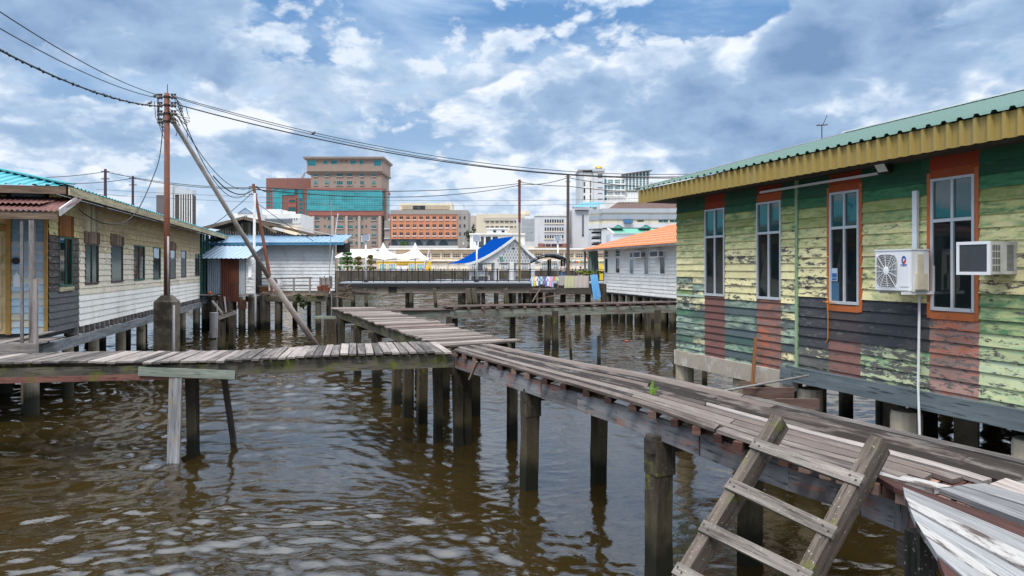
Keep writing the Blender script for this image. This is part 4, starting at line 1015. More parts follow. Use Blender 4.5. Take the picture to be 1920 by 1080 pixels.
# cross beams and posts
for (x1, y1, x2, y2) in ((.23, 10.9, 1.45, 11.35), (1.62, 7.85, 2.88, 8.3), (2.83, 4.85, 4.3, 5.2), (-1.16, 13.56, .0, 14.1)):
    mb = MB(); mb.beam((x1 - .05, y1, 1.52), (x2 + .1, y2, 1.52), .12, .2); mb.build('cross_beam', M['darkwood'], mw)
post(mw, .30, 10.98, .27, 1.58, cap=(1.36, .36, .25)); post(mw, 1.45, 11.3, .24, 1.6)
post(mw, 1.72, 7.95, .27, 1.60, cap=(1.36, .40, .255)); post(mw, 2.86, 8.2, .25, 1.6)
post(mw, 2.86, 4.78, .17, 1.70, mat='darkpost', rz=.2); post(mw, 4.35, 5.1, .2, 1.6)
post(mw, -1.10, 13.60, .20, 1.9, cap=None); post(mw, -.93, 13.75, .20, 1.7, mat='pier'); post(mw, .0, 14.1, .2, 1.6); post(mw, 2.45, 3.2, .2, 1.6)
mb = MB(); mb.beam(P(892, 699, 12.3) + V((.02, 0, .2)), P(892, 699, 12.3) + V((-.12, .1, -.30)) + V((.0, 0, .16)), .05, .03)
top(mb, 'broken_batten', M['brownwood'], 'short broken batten hanging under the walkway beside the corner post', 'batten')
# --- far stretch of walkway with boards across
fw = thing('walkway', 'straight walkway of weathered crosswise boards leading to the far houses', 'walkway', (0, 0, 0))
FA, FB = (V((-7.2, 27.2, 0)), V((-1.35, 13.75, 0)))      # left edge
GA, GB = (V((-5.6, 27.5, 0)), V((.05, 14.6, 0)))        # right edge
LfN = 92; mb = MB()
for k in range(LfN):
    t = k / LfN; wdt = 1 / LfN * .93
    a = FA.lerp(FB, t); c = GA.lerp(GB, t); dd = (c - a).normalized()
    e0, e1 = R.uniform(-.03, .07), R.uniform(-.03, .07)
    if R.random() < .08: e1 += .25
    al = (FB - FA).length / LfN
    p0 = a - dd * e0 + V((0, 0, DZ + R.uniform(-.008, .01))); p1 = c + dd * e1 + V((0, 0, DZ + R.uniform(-.008, .01)))
    v = R.uniform(.6, 1.15); mb.col = (v, v * .97, v * .94, 0) if R.random() > .05 else (.55, .3, .27, 0)
    mb.beam(p0, p1, al * R.uniform(.86, .97), .035, roll=0)
mb.build('deck_boards', M['fardeck'], fw)
mb = MB(); mb.beam(FA + V((.1, 0, DZ - .17)), FB + V((.1, 0, DZ - .17)), .07, .26); mb.beam(GA + V((-.1, 0, DZ - .17)), GB + V((-.1, 0, DZ - .17)), .07, .26); mb.build('stringer', M['mossbeam'], fw)
for t in (.12, .33, .52, .70, .86):
    a, c = FA.lerp(FB, t), GA.lerp(GB, t); post(fw, a.x + .12, a.y, .25, 1.62); post(fw, c.x - .15, c.y, .25, 1.62)
    mb = MB(); mb.beam(a + V((-.1, 0, 1.55)), c + V((.1, 0, 1.55)), .14, .18); mb.build('cross_beam', M['darkwood'], fw)
post(fw, -2.55, 17.0, .2, 1.6)
# --- left walkway
lwk = thing('walkway', 'short cross walkway of grey crosswise planks with mossy beam, left foreground', 'walkway', (0, 0, 0))
A0, A1 = V((-10.6, 12.1, 1.78)), V((-1.15, 12.80, 1.95))
B0, B1 = V((-10.9, 13.45, 1.78)), V((-1.55, 14.55, 1.95))
n = 60; mb = MB()
for k in range(n):
    t = (k + .5) / n; a, c = A0.lerp(A1, t), B0.lerp(B1, t); sk = .22 * (1 - t * 1.3)
    lift = .03 * math.sin(t * 9) + R.uniform(-.012, .012); d = (c - a).normalized()
    a = a + V((-sk * .4 + R.uniform(-.01, .01), 0, lift)) - d * R.uniform(-.03, .05); c = c + V((sk + R.uniform(-.02, .02), 0, lift)) + d * R.uniform(-.05, .05)
    v = R.uniform(.8, 1.12); mb.col = (v, v * .99, v * .98, 0); al = (A1 - A0).length / n
    mb.beam(a, c, al * (R.uniform(.80, .90) if t > .62 else R.uniform(.90, .97)), .035, roll=R.uniform(-.04, .04))
mb.build('deck_boards', M['plank'], lwk)
for (p, q, h, m_, nm) in (((-10.6, 12.22, 1.63), (-5.4, 12.6, 1.68), .20, 'mossbeam', 'upper'), ((-5.4, 12.62, 1.68), (-1.1, 12.93, 1.80), .25, 'mossbeam', 'x')):
    mb = MB(); mb.beam(p, q, .10, h); mb.build('beam', M[m_], lwk)
mb = MB(); mb.beam((-10.6, 12.20, 1.50), (-5.3, 12.55, 1.58), .10, .10); mb.build('beam', M['redbeam'], lwk)['label'] = 'lower red brown beam'
mb = MB(); mb.beam((-10.7, 13.2, 1.63), (-1.3, 14.3, 1.76), .1, .25); mb.build('beam', M['mossbeam'], lwk)
mb = MB(); mb.beam(P(260, 696, 12.38), P(441, 703, 12.52), .045, .16); mb.build('beam', M['greenish'], lwk)['label'] = 'pale green grey plank nailed on the front'
for x, y, w_ in ((-1.55, 14.2, .19), (-2.6, 14.3, .2), (-2.1, 13.2, .2)): pass
post(lwk, (820 - 960) / F * 14.0, 14.0, .19, 1.75); post(lwk, (765 - 960) / F * 16.2, 16.2, .22, 1.6)
post(lwk, -6.05, 12.9, .22, 1.6, mat='pier', rz=.1); post(lwk, (362 - 960) / F * 14.2, 14.2, .22, 1.5, rz=.1)
mb = MB(); mb.beam(P(330, 707, 12.45), P(329, 880, 12.4) + V((-.05, 0, -.4)), .23, .05, up=(0, 1, 0)); mb.build('brace', M['greyplankwet'], lwk)['label'] = 'broad grey plank leaning down into the water'
mb = MB(); mb.beam(P(420, 707, 13.6), P(437, 822, 13.9), .10, .08, up=(0, 1, 0)); mb.beam(P(405, 706, 13.5), P(442, 704, 13.6), .1, .1)
mb.beam(P(437, 822, 13.9), P(437, 822, 13.9) + V((.06, 0, -.8)), .10, .08, up=(0, 1, 0)); mb.build('brace', M['darkwood'], lwk)
# --- middle walkway joining the far stretch to the right
rw = thing('walkway', 'narrow walkway of old brown boards crossing from the straight walkway to behind the green house', 'walkway', (0, 0, 0))
c0, c1, c2 = V((-5.7, 28.3, 1.80)), V((-2.6, 29.2, 1.78)), V((9.2, 32.6, 1.86))
mb = MB()
for p, q, n in ((c0, c1, 5), (c1 + V((-.3, 0, .12)), c2 + V((0, 0, .08)), 5)):
    d = (q - p).normalized(); sd_ = V((-d.y, d.x, 0))
    for k in range(n):
        o1 = sd_ * (-.5 + k * .25); L = (q - p).length; s = 0
        while s < L - .5:
            e_ = min(L, s + R.uniform(2.5, 4.5)); v = R.uniform(.7, 1.1); mb.col = (v, v, v, 0)
            mb.beam(p + o1 + d * s + V((0, 0, R.uniform(-.01, .02))), p + o1 + d * (e_ - .03) + V((0, 0, R.uniform(-.01, .03))), .23, .035); s = e_
mb.build('deck_boards', M['redplank'], rw)
mb = MB()
d = (c2 - c1).normalized(); sd_ = V((-d.y, d.x, 0))
for k in range(20): p = c1 + d * (k * .62) + V((0, 0, .05)); mb.beam(p - sd_ * .72, p + sd_ * .6, .08, .09)
mb.build('joists', M['joist'], rw)
mb = MB(); mb.beam(c0 - V((0, .5, .22)), c1 - V((0, .5, .22)), .08, .34); mb.beam(c1 - V((0, .55, .19)), c2 - V((-.1, .55, .19)), .08, .34); mb.build('stringer', M['greenishstain'], rw)
mb = MB(); mb.beam(c0 - V((0, -.5, .20)), c1 - V((0, -.5, .20)), .08, .27); mb.beam(c1 - V((0, -.5, .16)), c2 - V((-.1, -.5, .16)), .08, .25); mb.build('stringer', M['mossbeam'], rw)
for px, Z_, dx_ in ((842, 28.6, 0), (853, 29, 0), (1027, 29.7, 0), (1041, 29.6, 0), (1214, 31, 0), (1233, 30.2, 0), (961, 30.5, 0)):
    post(rw, (px - 960) / F * Z_, Z_, .27, 1.68 if px in (853, 1041, 1233) else 1.5, rz=.2)
# ---------------------------------------------------------------- ladder leaning on the near walkway
ld = thing('ladder', 'rough timber ladder with four broad rungs leaning on the near walkway edge', 'ladder', (2.0, 5.3, 1.0))
Lo = V((2.0, 5.3, 1.0))
dv = V((-.86, -.45, -.98)); dn = dv.normalized(); nrm = V((-.3, -.93, .0)).normalized()
Lt, Rt = P(1463, 790, 5.95), P(1650, 832, 5.28)
Ldn = (V((1.44, 5.6, 1.02)) - V((2.3, 6.1, 2.0))).normalized()
side_ = (Rt - Lt).normalized()
upn = side_.cross(Ldn).normalized()
if upn.y > 0: upn = -upn
def rail(p, L, w_, h_):
    mb = MB(); mb.beam(p - Lo, p + Ldn * L - Lo, w_, h_, up=upn); mb.build('rail', M['ladder'], ld)
rail(Lt, 2.9, .10, .17); rail(Rt, 2.9, .10, .19)
def onrail(p, py):
    for k in range(300):
        q = p + Ldn * k * .01; y = HY + F * (EYE - q.z) / q.y
        if y > py: return q
    return q
for (yl, yr) in ((846, 910), (922, 1004), (1000, 1090), (1080, 1180)):
    a, c = onrail(Lt, yl), onrail(Rt, yr); d = (c - a).normalized()
    mb = MB(); off = upn * .095
    mb.beam(a - d * .05 + off - Lo, c + d * .07 + off - Lo, .035, .10, up=Ldn); mb.build('rung', M['rung'], ld)
nl = MB()
for (yl, yr) in ((846, 910), (922, 1004), (1000, 1090), (1080, 1180)):
    for rp, yy in ((Lt, yl), (Rt, yr)):
        q = onrail(rp, yy) + upn * .114 - Lo
        for e_ in (-.025, .03): nl.tube([q + side_ * e_ + Ldn * e_ * .5, q + side_ * e_ + Ldn * e_ * .5 + upn * .004], .009, 7)
nl.build('nail_heads', M['dark'], ld)
# fern and small things on the boards
fn = thing('fern', 'small bright green fern frond growing from a gap in the dark boards', 'plant', G(1221, 741, DZ))
mb = MB()
for (bx_, by_, ht, ln) in ((0, 0, .19, .03), (.03, .01, .10, .08)):
    pr = None
    for k in range(13):
        t = k / 12; p = V((bx_ + ln * t * t, by_, ht * t)); w_ = .030 * math.sin(math.pi * min(1, t * .85 + .14))
        for sg in (-1, 1):
            mb.poly([p, p + V((sg * w_, .004, .010)), p + V((sg * w_ * .9, .0, .020)), p + V((0, 0, .013))])
mb.build('frond', M['fern'], fn)
mb = MB(); mb.ell(P(1175, 640, F * (EYE - .02) / (640 - HY)), .10, .08, .06, 10, 6); top(mb, 'floating_ball', M['redplastic'], 'small red plastic float drifting on the water', 'float', smooth=True)
# ---------------------------------------------------------------- stray stakes and stumps
def stake(px, yt, yb, w_=.1, lean=0., mat='pier', lab='', nm='stake', cat='stake', grp=None, h0=0.):
    Z = F * (EYE - h0) / (yb - HY); a = P(px + lean, yt, Z); c = P(px, yb, Z)
    mb = MB(); mb.beam(a, c - V((0, 0, .7)), w_, w_, up=(0, 1, 0)); return top(mb, nm, M[mat], lab, cat, grp)
stake(1073, 626, 672, .1, -5, lab='leaning stake in the water behind the curving walkway, green with algae', grp='stakes in the water')
stake(1123, 629, 690, .12, lab='upright thin stake in the water, left of the leaning batten and pile', grp='stakes in the water')
stake(1266, 626, 684, .14, lab='dark stake close to the left corner of the green house', grp='stakes in the water')
stake(1321, 692, 735, .13, 0, 'pier', 'dark stake standing under the left end of the green house', grp='stakes in the water')
for px, w_, yb in ((413, .22, 668), (433, .21, 664)):
    stake(px, 582 + (3 if px == 413 else 0), yb, w_, 4, lab=('crusted stump' if px == 413 else 'smoother stump') + ' standing in the water, %s of the pair under the tilted plank' % ('left' if px == 413 else 'right'), nm='stump', cat='stump', grp='stumps under the tilted plank')
mb = MB(); mb.beam(P(398, 564, 27.3), P(419, 590, 27.3), .1, .06); mb.beam(P(412, 596, 27.3), P(441, 586, 27.4), .3, .15); mb.beam(P(421, 556, 27.4), P(424, 586, 27.4), .05, .05)
top(mb, 'broken_timber', M['plank'], 'broken grey boards lying tilted on two stumps', 'timber')
for px, w_, l_ in ((612, .24, 3), (628, .27, -3)):
    stake(px, 598, 676, w_, l_, lab='thick mossy stump, %s of the pair below the straight walkway' % ('left' if px == 612 else 'right'), nm='stump', cat='stump', grp='stumps below the straight walkway')
mb = MB(); mb.beam(P(592, 595, 27.0), P(634, 595, 26.6), .2, .1); top(mb, 'crosspiece', M['greenish'], 'pale green plank laid across beside the start of the straight walkway', 'timber')
mb = MB(); mb.beam(P(580, 640, 28.5) , P(580, 672, 28.5), .4, .3, up=(0, 1, 0)); top(mb, 'stump', M['pier'], 'low dark stump at the foot of the leaning steel prop', 'stump')
# ---------------------------------------------------------------- white plank house in the middle distance
def pu(px, Z): return (px - 960) / F * Z
def pz(py, Z): return EYE - (py - HY) / F * Z
MZ = 41.0
mo = V((pu(330, MZ), MZ, 0))
mh = thing('stilt_house', 'white plank house with blue roof and grey gable behind the leaning steel prop', 'house', mo)
X = lambda px, Z=MZ: pu(px, Z) - mo.x
zf, zt_ = pz(545, MZ), pz(455, MZ)
W = X(628)
mb = MB(); siding(mb, -2.2, W, zf, zt_, .21, lambda u, z, r: ((*rj((.66, .68, .69), .09), .15), (*rj((.48, .48, .46)), .2)), [W * .6, W * .35, W * .8], lap=.035); mb.build('wall', M['paint'], mh)
mb = MB(); siding(mb, 0, 7, zf, zt_, .19, lambda u, z, r: ((*rj((.60, .61, .62), .05), .1), (*rj((.5, .5, .48)), .15)), T=lambda u, o, z: (W + o - .275 * u, u, z)); mb.build('wall', M['paint'], mh)
mb = MB(); mb.box(-2.2, W - 1.95, .03, 7, zf, zt_); mb.build('house_core', M['dark'], mh)
# apron roof, blue; gable behind
zr = pz(441, MZ + 1.7)
mb = MB(); mb.corr((X(386), -.75, zt_ - .02), (1, 0, 0), (0, 2.4, zr - zt_ + .02), X(650) - X(386), 2.5, .30, .03, True); mb.build('roof', M['blueroof'], mh)
mb = MB(); mb.beam((X(386), -.70, zt_ - .10), (X(650), -.70, zt_ - .08), .05, .16); mb.build('fascia', M['bluetrim'], mh)
ZG = MZ + 1.8; XG = lambda px: pu(px, ZG) - mo.x
za, zl, zb = pz(410, ZG), pz(430, ZG), pz(440, ZG)
mb = MB(); xa, x0, x1 = XG(463), XG(395), XG(555)
n = 34
for k in range(n):
    a, c = x0 + (x1 - x0) * k / n, x0 + (x1 - x0) * (k + .96) / n
    hh = lambda x: za - .2 - (za - zl) * (abs(x - xa) / (xa - x0 if x < xa else (x1 - xa) * .78)) ** 1.0
    if min(hh(a), hh(c)) < zb - .3: continue
    mb.poly([(a, 1.8 + R.uniform(0, .02), zb - .4), (c, 1.8, zb - .4), (c, 1.8, max(zb - .4, hh(c))), (a, 1.8, max(zb - .4, hh(a)))], [(0, 0), (0, .25), (1, .25), (1, 0)])
mb.build('gable', M['brownwood'], mh)
mb = MB()
mb.beam((XG(385), 1.2, pz(431, ZG)), (xa, 1.2, za), .12, .16); mb.beam((xa, 1.2, za), (XG(600), 1.2, pz(443, ZG)), .12, .16); mb.beam((xa + 1.0, 1.21, za - .25), (XG(525), 1.21, pz(437, ZG)), .1, .14)
mb.build('barge_board', M['brownwood'], mh)
mb = MB()
mb.poly([(XG(385), 1.2, pz(430, ZG) + .1), (xa, 1.2, za + .1), (xa, 9, za + .1), (XG(385), 9, pz(430, ZG) + .1)]); mb.poly([(xa, 1.2, za + .1), (XG(648), 1.2, pz(450, ZG) + .1), (XG(648), 9, pz(450, ZG) + .1), (xa, 9, za + .1)])
mb.build('main_roof', M['greyroof'], mh)
mb = MB(); mb.obox((W + .30, .9, zt_ - .30), (.40, 0, .04), (-.3, 1.3, 0), (0, 0, .24)); mb.build('eave_box', M['dark'], mh)
mb = MB(); mb.beam((W - .0, -.03, zt_ - 1.), (W, -.03, zt_ + .0), .06, .06); mb.build('corner_strip', M['white'], mh)
# deck in front of the house
mb = MB()
for k in range(7): mb.beam((X(388), -.2 - k * .24, zf - .18), (X(628), -.2 - k * .24, zf - .18 + R.uniform(-.01, .01)), .22, .04)
mb.build('deck_boards', M['brownwood'], mh)
mb = MB(); mb.beam((X(470), -1.75, zf - .42), (X(628), -1.75, zf - .40), .14, .32); mb.beam((X(380), -1.7, zf - .35), (X(470), -1.7, zf - .36), .12, .2); mb.build('deck_beam', M['mossbeam'], mh)
mb = MB()
for px in (470, 530, 568, 597): mb.beam((X(px), -1.72, zf - .2), (X(px), -1.72, zf + .75), .09, .09)
mb.beam((X(465), -1.72, zf + .72), (X(601), -1.72, zf + .80), .06, .08); mb.beam((X(465), -1.72, zf + .30), (X(601), -1.72, zf + .34), .05, .06); mb.build('railing', M['plank'], mh)
piles(mh, [(X(px, 39.3), -1.6) for px in (481, 500, 520, 596)], .16, zf - .55, 'pilewood')
piles(mh, [(X(px), y) for px in (395, 430, 465, 520, 548, 612) for y in (.5, 3.4)], .14, zf - .4, 'pilewood')
mb = MB(); siding(mb, X(475), X(488), zf, pz(487, MZ), .2, lambda u, z, r: ((.22, .21, .20, .4), (.12, .12, .12, .4)), T=lambda u, o, z: (u, -o - .03, z)); mb.build('patched_boards', M['paint'], mh)
# things on its deck
mb = MB(); q = P(518, 529, 39.8); mb.box(q.x - .3, q.x + .3, q.y - .2, q.y + .2, q.z - .32, q.z + .30); t = top(mb, 'air_conditioner', [M['white']], 'small white fan unit on the deck of the white house', 'air conditioner')
mb = MB(); mb.tube([(-.06, -.205, .34), (-.06, -.22, .34)], .20, 16); mb.build('fan_grille', M['coil'], t)
q = P(512, 545, 39.4)
mb = MB(); mb.box(q.x - .2, q.x + .12, q.y - .15, q.y + .15, q.z, q.z + .45); mb.beam((q.x - .2, q.y, q.z + .46), (q.x + .12, q.y, q.z + .46), .3, .03); top(mb, 'white_crate', M['white'], 'white box standing below the small fan unit on the deck', 'box')
mb = MB(); q = P(487, 545, 39.7); mb.box(q.x - .55, q.x + .75, q.y - .2, q.y + .2, q.z - .06, q.z + .24); mb.box(q.x - .50, q.x + .70, q.y - .15, q.y + .15, q.z + .241, q.z + .26); top(mb, 'planter_box', M['orangewood'], 'orange brown trough on the deck beside the rusty pole', 'planter')
mb = MB()
for k in range(9): 
    q = P(600 + k * 2.7, 529, 39.6); h = R.uniform(.25, .38); mb.box(q.x - .035, q.x + .035, q.y, q.y + .03, q.z - h, q.z + h)
q = P(611, 529, 39.62); mb.box(q.x - .36, q.x + .36, q.y + .032, q.y + .05, q.z + .1, q.z + .18)
top(mb, 'picket_panel', M['plank'], 'short grey picket panel at the right end of the white house deck', 'fence')
mb = MB(); 
for px, py in ((601, 541), (613, 543), (609, 539)): q = P(px, py, 39.5); mb.tube([q + V((0, 0, -.14)), q + V((0, 0, .14))], [.16, .22], 12)
top(mb, 'plant_pots', M['rust'], 'cluster of old clay pots in front of the picket panel', 'pots', kind='stuff')
def foliage(c, rx, ry, rz, n, s, mat, par=None, name='crown', hollow=.4, squash=1.):
    mb = MB(); c = V(c)
    subs = [(V((R.uniform(-.65, .65) * rx, R.uniform(-.65, .65) * ry, R.uniform(-.7, .75) * rz)), R.uniform(.28, .5)) for _ in range(max(4, n // 160))]
    for _ in range(n):
        sc, sr = R.choice(subs); d = V((R.gauss(0, 1), R.gauss(0, 1), R.gauss(0, 1))).normalized() * (R.random() ** .5)
        p = c + sc + V((d.x * rx * sr, d.y * ry * sr, d.z * rz * sr * squash))
        a = V((R.gauss(0, 1), R.gauss(0, 1), R.gauss(0, .6))).normalized() * s * R.uniform(.6, 1.3); b_ = a.cross(V((R.gauss(0, 1), R.gauss(0, 1), R.gauss(0, 1)))).normalized() * s * .55
        v = R.uniform(.65, 1.3); mb.col = (v, v, v * .9, 0)
        mb.poly([p - a, p - b_, p + a, p + b_])
    return mb if par is None else mb.build(name, M[mat], par)
fo = foliage(P(562, 567, 38.5), .45, .3, .6, 260, .09, 'leaf'); top(fo, 'hanging_plant', M['leaf'], 'dark creeper hanging below the white house deck', 'plant', kind='stuff')
# ---------------------------------------------------------------- tin shed
SZ = 37.5; so_ = V((pu(386, SZ), SZ, 0)); sx = lambda px: pu(px, SZ) - so_.x
sh_ = thing('shed', 'small tin shed with pale blue roof and one rusty red sheet', 'shed', so_)
mb = MB(); mb.corr((sx(372), -.5, pz(485, SZ)), (1, 0, 0), (0, 2.6, .75), sx(473) - sx(372), 2.72, .26, .03, True); mb.build('roof', M['paleblueroof'], sh_)
for a, c, zb_, m_, y_, lb in ((389, 416, 551, 'bluetin', 0, 'blue grey corrugated sheet'), (414.5, 449, 566, 'rusttin', -.05, 'rusty red corrugated sheet'), (448, 461, 572, 'greytin', -.02, 'grey corrugated sheet')):
    mb = MB(); mb.corr((sx(a), y_, pz(zb_, SZ)), (1, 0, 0), (0, 0, 1), sx(c) - sx(a), pz(486, SZ) - pz(zb_, SZ), .11, .02); mb.build('wall_sheet', M[m_], sh_)['label'] = lb
mb = MB(); mb.corr((sx(446), -.06, pz(579, SZ)), (1, 0, 0), (.02, -.0, 1), .5, .5, .11, .02); mb.build('wall_sheet', M['rusttin'], sh_)
mb = MB(); mb.box(sx(390), sx(461), .06, 2.4, pz(552, SZ), pz(484, SZ)); mb.build('shed_core', M['dark'], sh_)
mb = MB(); siding(mb, sx(461), sx(477), pz(551, SZ), pz(482, SZ), .2, lambda u, z, r: ((.62, .62, .62, .12), (.4, .4, .4, .3)), T=lambda u, o, z: (u, -o + .03, z)); mb.box(sx(466), sx(472), -.06, .02, pz(520, SZ), pz(500, SZ)); mb.build('wall_boards', M['paint'], sh_)
mb = MB()
for k in range(3): mb.beam((sx(461), -.3 - k * .3, pz(552, SZ)), (sx(478), -.3 - k * .3, pz(552, SZ) + R.uniform(-.01, .01)), .27, .05); mb.beam((sx(380), -.3 - k * .3, pz(552, SZ)), (sx(411), -.3 - k * .3, pz(552, SZ)), .27, .05)
mb.build('platform', M['plank'], sh_)
piles(sh_, [(sx(px), y) for px in (398, 413, 430, 452, 470) for y in (.1, 1.8)], .17, pz(556, SZ), 'pilewood')
mb = MB(); q = P(394, 549, 36.6); mb.ell(q, .10, .1, .1); top(mb, 'orange_ball', M['orange'], 'tiny orange ball on the platform edge beside the shed', 'ball', smooth=True)
mb = MB(); q = P(402, 575, 35); mb.tube([P(402, 614, 34) - V((0, 0, .5)), P(402, 586, 34)], .22, 14); top(mb, 'steel_drum', M['galv'], 'grey steel drum standing in the water between house and shed', 'drum', smooth=False)
# ---------------------------------------------------------------- orange roofed house
OF = Frame(6.63, 49.1, .243, -1)
oh = OF.thing('stilt_house', 'long pale plank house with bright orange roof on round piles, behind the green house', 'house')
OE = 12.5; oz0, oz1 = 1.80, 4.92
OWN = [(1134.5, 1140.5, 484, 513, 'glass'), (1155, 1162.5, 483, 513, 'glass'), (1181, 1189, 485, 515, 'blind'), (1208.5, 1217, 482, 516, 'blind'), (1238, 1248, 481, 515, 'louvre')]
ops = []
for a, c, yt, yb, g in OWN:
    u0, z1 = OF.hit(a, yt); u1, _ = OF.hit(c, yt); z0 = OF.hit(a, yb)[1]; ops.append((u0, u1, z0, z1))
mb = MB(); siding(mb, 0, OE, oz0, oz1, .22, lambda u, z, r: ((*rj((.80, .77, .73), .07), .2), (*rj((.56, .53, .50)), .2)), [4.1, 8.3, 6.2, 10.1], ops, lap=.03); mb.build('wall', M['paint'], oh)
mb = MB(); mb.box(.02, OE, .03, 13, oz0 - .1, oz1); mb.build('house_core', M['dark'], oh)
for xx, sg in ((OE, 1), (0, -1)):
    mb = MB(); siding(mb, 0, 13, oz0, oz1, .22, lambda u, z, r: ((*rj((.80, .77, .73), .07), .2), (*rj((.56, .53, .50)), .2)), T=(lambda u, o, z: (OE + o, u, z)) if sg > 0 else (lambda u, o, z: (-o, 13 - u, z)))
    mb.poly([(xx, -.7, oz1), (xx, 13.8, oz1), (xx, 6.5, oz1 + 1.9)]); mb.build('end_wall', M['paint'], oh)
for (u0, u1, z0, z1), w_ in zip(ops, OWN): window(oh, u0, u1, z0, z1, .05, None, False, fm=M['white'], gm=M[w_[4]])
for k in (0, 1):
    u0, u1, z0, z1 = ops[k]; mb = MB(); mb.box(u0 + .02, u1 - .02, -.03, 0, z1 + .1, oz1 - .1); mb.build('upper_louvre', M['greenframe'], oh)
mb = MB(); mb.corr((-2.6, -.8, oz1 - .02), (1, 0, 0), (0, 1, .27), OE + 3.4, 7.5, .25, .03, True); orf = mb.build('roof', M['orangeroof'], oh)
mb = MB(); mb.corr((-2.6, 13.9, oz1 - .02), (1, 0, 0), (0, -1, .27), OE + 3.4, 7.5, .25, .03, True); mb.build('rear_roof_slope', M['orangeroof'], oh)
mb = MB()
for r in range(7):
    for k in range(44): p = V((-2.4 + k * .35 + R.uniform(-.04, .04), -.8 + .45 + r * .95, 0)); p.z = oz1 + (p.y + .8) * .262 + .045; mb.box(p.x - .04, p.x + .04, p.y - .025, p.y + .025, p.z - .02, p.z + .018)
mb.build('roof_screws', M['white'], orf)
mb = MB(); mb.beam((-2.6, -.78, oz1 - .10), (OE + .7, -.78, oz1 - .10), .05, .13); mb.build('fascia', M['plank'], oh)
mb = MB(); mb.box(-2.5, OE + .7, -.74, -.0, oz1 + .0, oz1 + .02); mb.build('soffit', M['whitewood'], oh)
mb = MB(); mb.beam((-2.4, -.6, 1.6), (-2.4, -.6, oz1), .12, .12); mb.build('porch_post', M['plank'], oh)
piles(oh, [(.3 + k * 1.22 + R.uniform(-.1, .1), .25) for k in range(10)], .21, oz0 - .02, 'pilewood'); piles(oh, [(.6 + k * 1.3, y) for k in range(9) for y in (2.6, 5.)], .19, oz0 - .1, 'pilewood')
for k, (xa_, xb_, yt, yb, n_, lb) in enumerate(((1180.5, 1189, 472.5, 484.5, 0, 'left one of two window units side by side on pale wall'), (1188.5, 1203, 471.5, 484, 0, 'right one of two window units side by side on pale wall'), (1218, 1236, 470, 483, 0, 'separate window unit with hose above the fourth window of the pale wall'))):
    u0, z1 = OF.hit(xa_, yt, .45); u1, _ = OF.hit(xb_ - 3, yt, .45); z0 = OF.hit(xa_, yb, .45)[1]; u1 = max(u1, u0 + .45)
    a_ = thing('air_conditioner', 'white ' + lb, 'air conditioner', OF.w(u0, .45, z0), OF.rz, 'window units on the pale orange roofed house')
    w_ = u1 - u0; h_ = z1 - z0
    mb = MB(); mb.box(0, w_, 0.01, .46, 0, h_); mb.build('casing', M['white'], a_)
    mb = MB(); mb.box(.06, w_ - .06, -.004, .012, .06, h_ - .06); mb.build('coil', M['coil'], a_)
    mb = MB(); mb.box(w_ - .002, w_ + .004, .08, .34, .07, h_ - .07); mb.build('side_louvre', M['acdark'], a_)
# curtain and sheets under its porch
def cloth(p0, p1, drop, mat, label, cat='laundry', name='towel', group=None, amp=.05, waves=5, nx=24, nz=8, drop2=None, skew=0.):
    """hanging cloth between two points, with folds and a small thickness"""
    p0, p1 = V(p0), V(p1); d = (p1 - p0); L = d.length; dn_ = d.normalized(); nr = V((-dn_.y, dn_.x, 0)); mb = MB(); drop2 = drop2 or drop
    ph = R.uniform(0, 6)
    for side, off in ((1, 0), (-1, .012)):
        i0 = len(mb.v)
        for i in range(nx + 1):
            for j in range(nz + 1):
                t, s_ = i / nx, j / nz; f = amp * s_ ** .6 * (math.sin(t * waves * 6.283 + ph + s_ * 1.2) + .4 * math.sin(t * waves * 14 + 2 * ph))
                dd = drop + (drop2 - drop) * t
                mb.v.append(tuple(p0 + d * t + nr * (f + off) + dn_ * skew * s_ - V((0, 0, dd * s_ * (1 + .03 * math.sin(t * 9 + ph))))))
        for i in range(nx):
            for j in range(nz):
                q = i0 + i * (nz + 1) + j; f = (q, q + 1, q + nz + 2, q + nz + 1); mb.face(f if side > 0 else f[::-1], [(i / nx, j / nz)] * 4)
    return top(mb, name, M[mat], label, cat, group, smooth=True)
q0, q1 = P(1102, 470, 50), P(1121, 470, 50.5)
cloth(q0, q1, 1.9, 'greentarp', 'grey green curtain hanging under the orange roof eave', 'curtain', 'curtain', amp=.1, waves=4, drop2=1.45)
# platform left of the orange house: dark beam, posts, laundry
pf = thing('walkway', 'dark timber platform with laundry rail in front of the orange roofed house', 'walkway', (0, 0, 0))
PZ = 45.0
mb = MB()
for k in range(9): mb.beam(P(1000, 542, PZ + k * .28), P(1130, 541, PZ + k * .28 + .3), .26, .05)
mb.build('deck_boards', M['plank'], pf)
mb = MB(); mb.beam(P(1042, 546, PZ - .3), P(1130, 545, PZ - .3), .2, .42); mb.beam(P(992, 545, PZ - .2), P(1045, 546, PZ - .2), .15, .2); mb.build('beam', M['darkwood'], pf)
post(pf, pu(1131.5, PZ - .4), PZ - .4, .38, pz(532, PZ), rz=.1)
for px in (1014, 1033, 1058, 1083, 1106): post(pf, pu(px, PZ) , PZ + (.0 if px % 2 else 1.2), .38, pz(548, PZ), rz=.1)
mb = MB(); mb.beam(P(996, 519, PZ), P(1106, 517, PZ), .04, .04)
for px in (998, 1012, 1046, 1075, 1104): mb.beam(P(px, 517, PZ), P(px, 543, PZ), .05, .05)
mb.build('laundry_rail', M['brownwood'], pf)
mb = MB(); mb.beam(P(998, 566, 43), P(1012, 543, 43.4), .06, .06); mb.beam(P(1004, 561, 43.6), P(1060, 550, 43.6), .05, .05); mb.build('brace', M['brownwood'], pf)
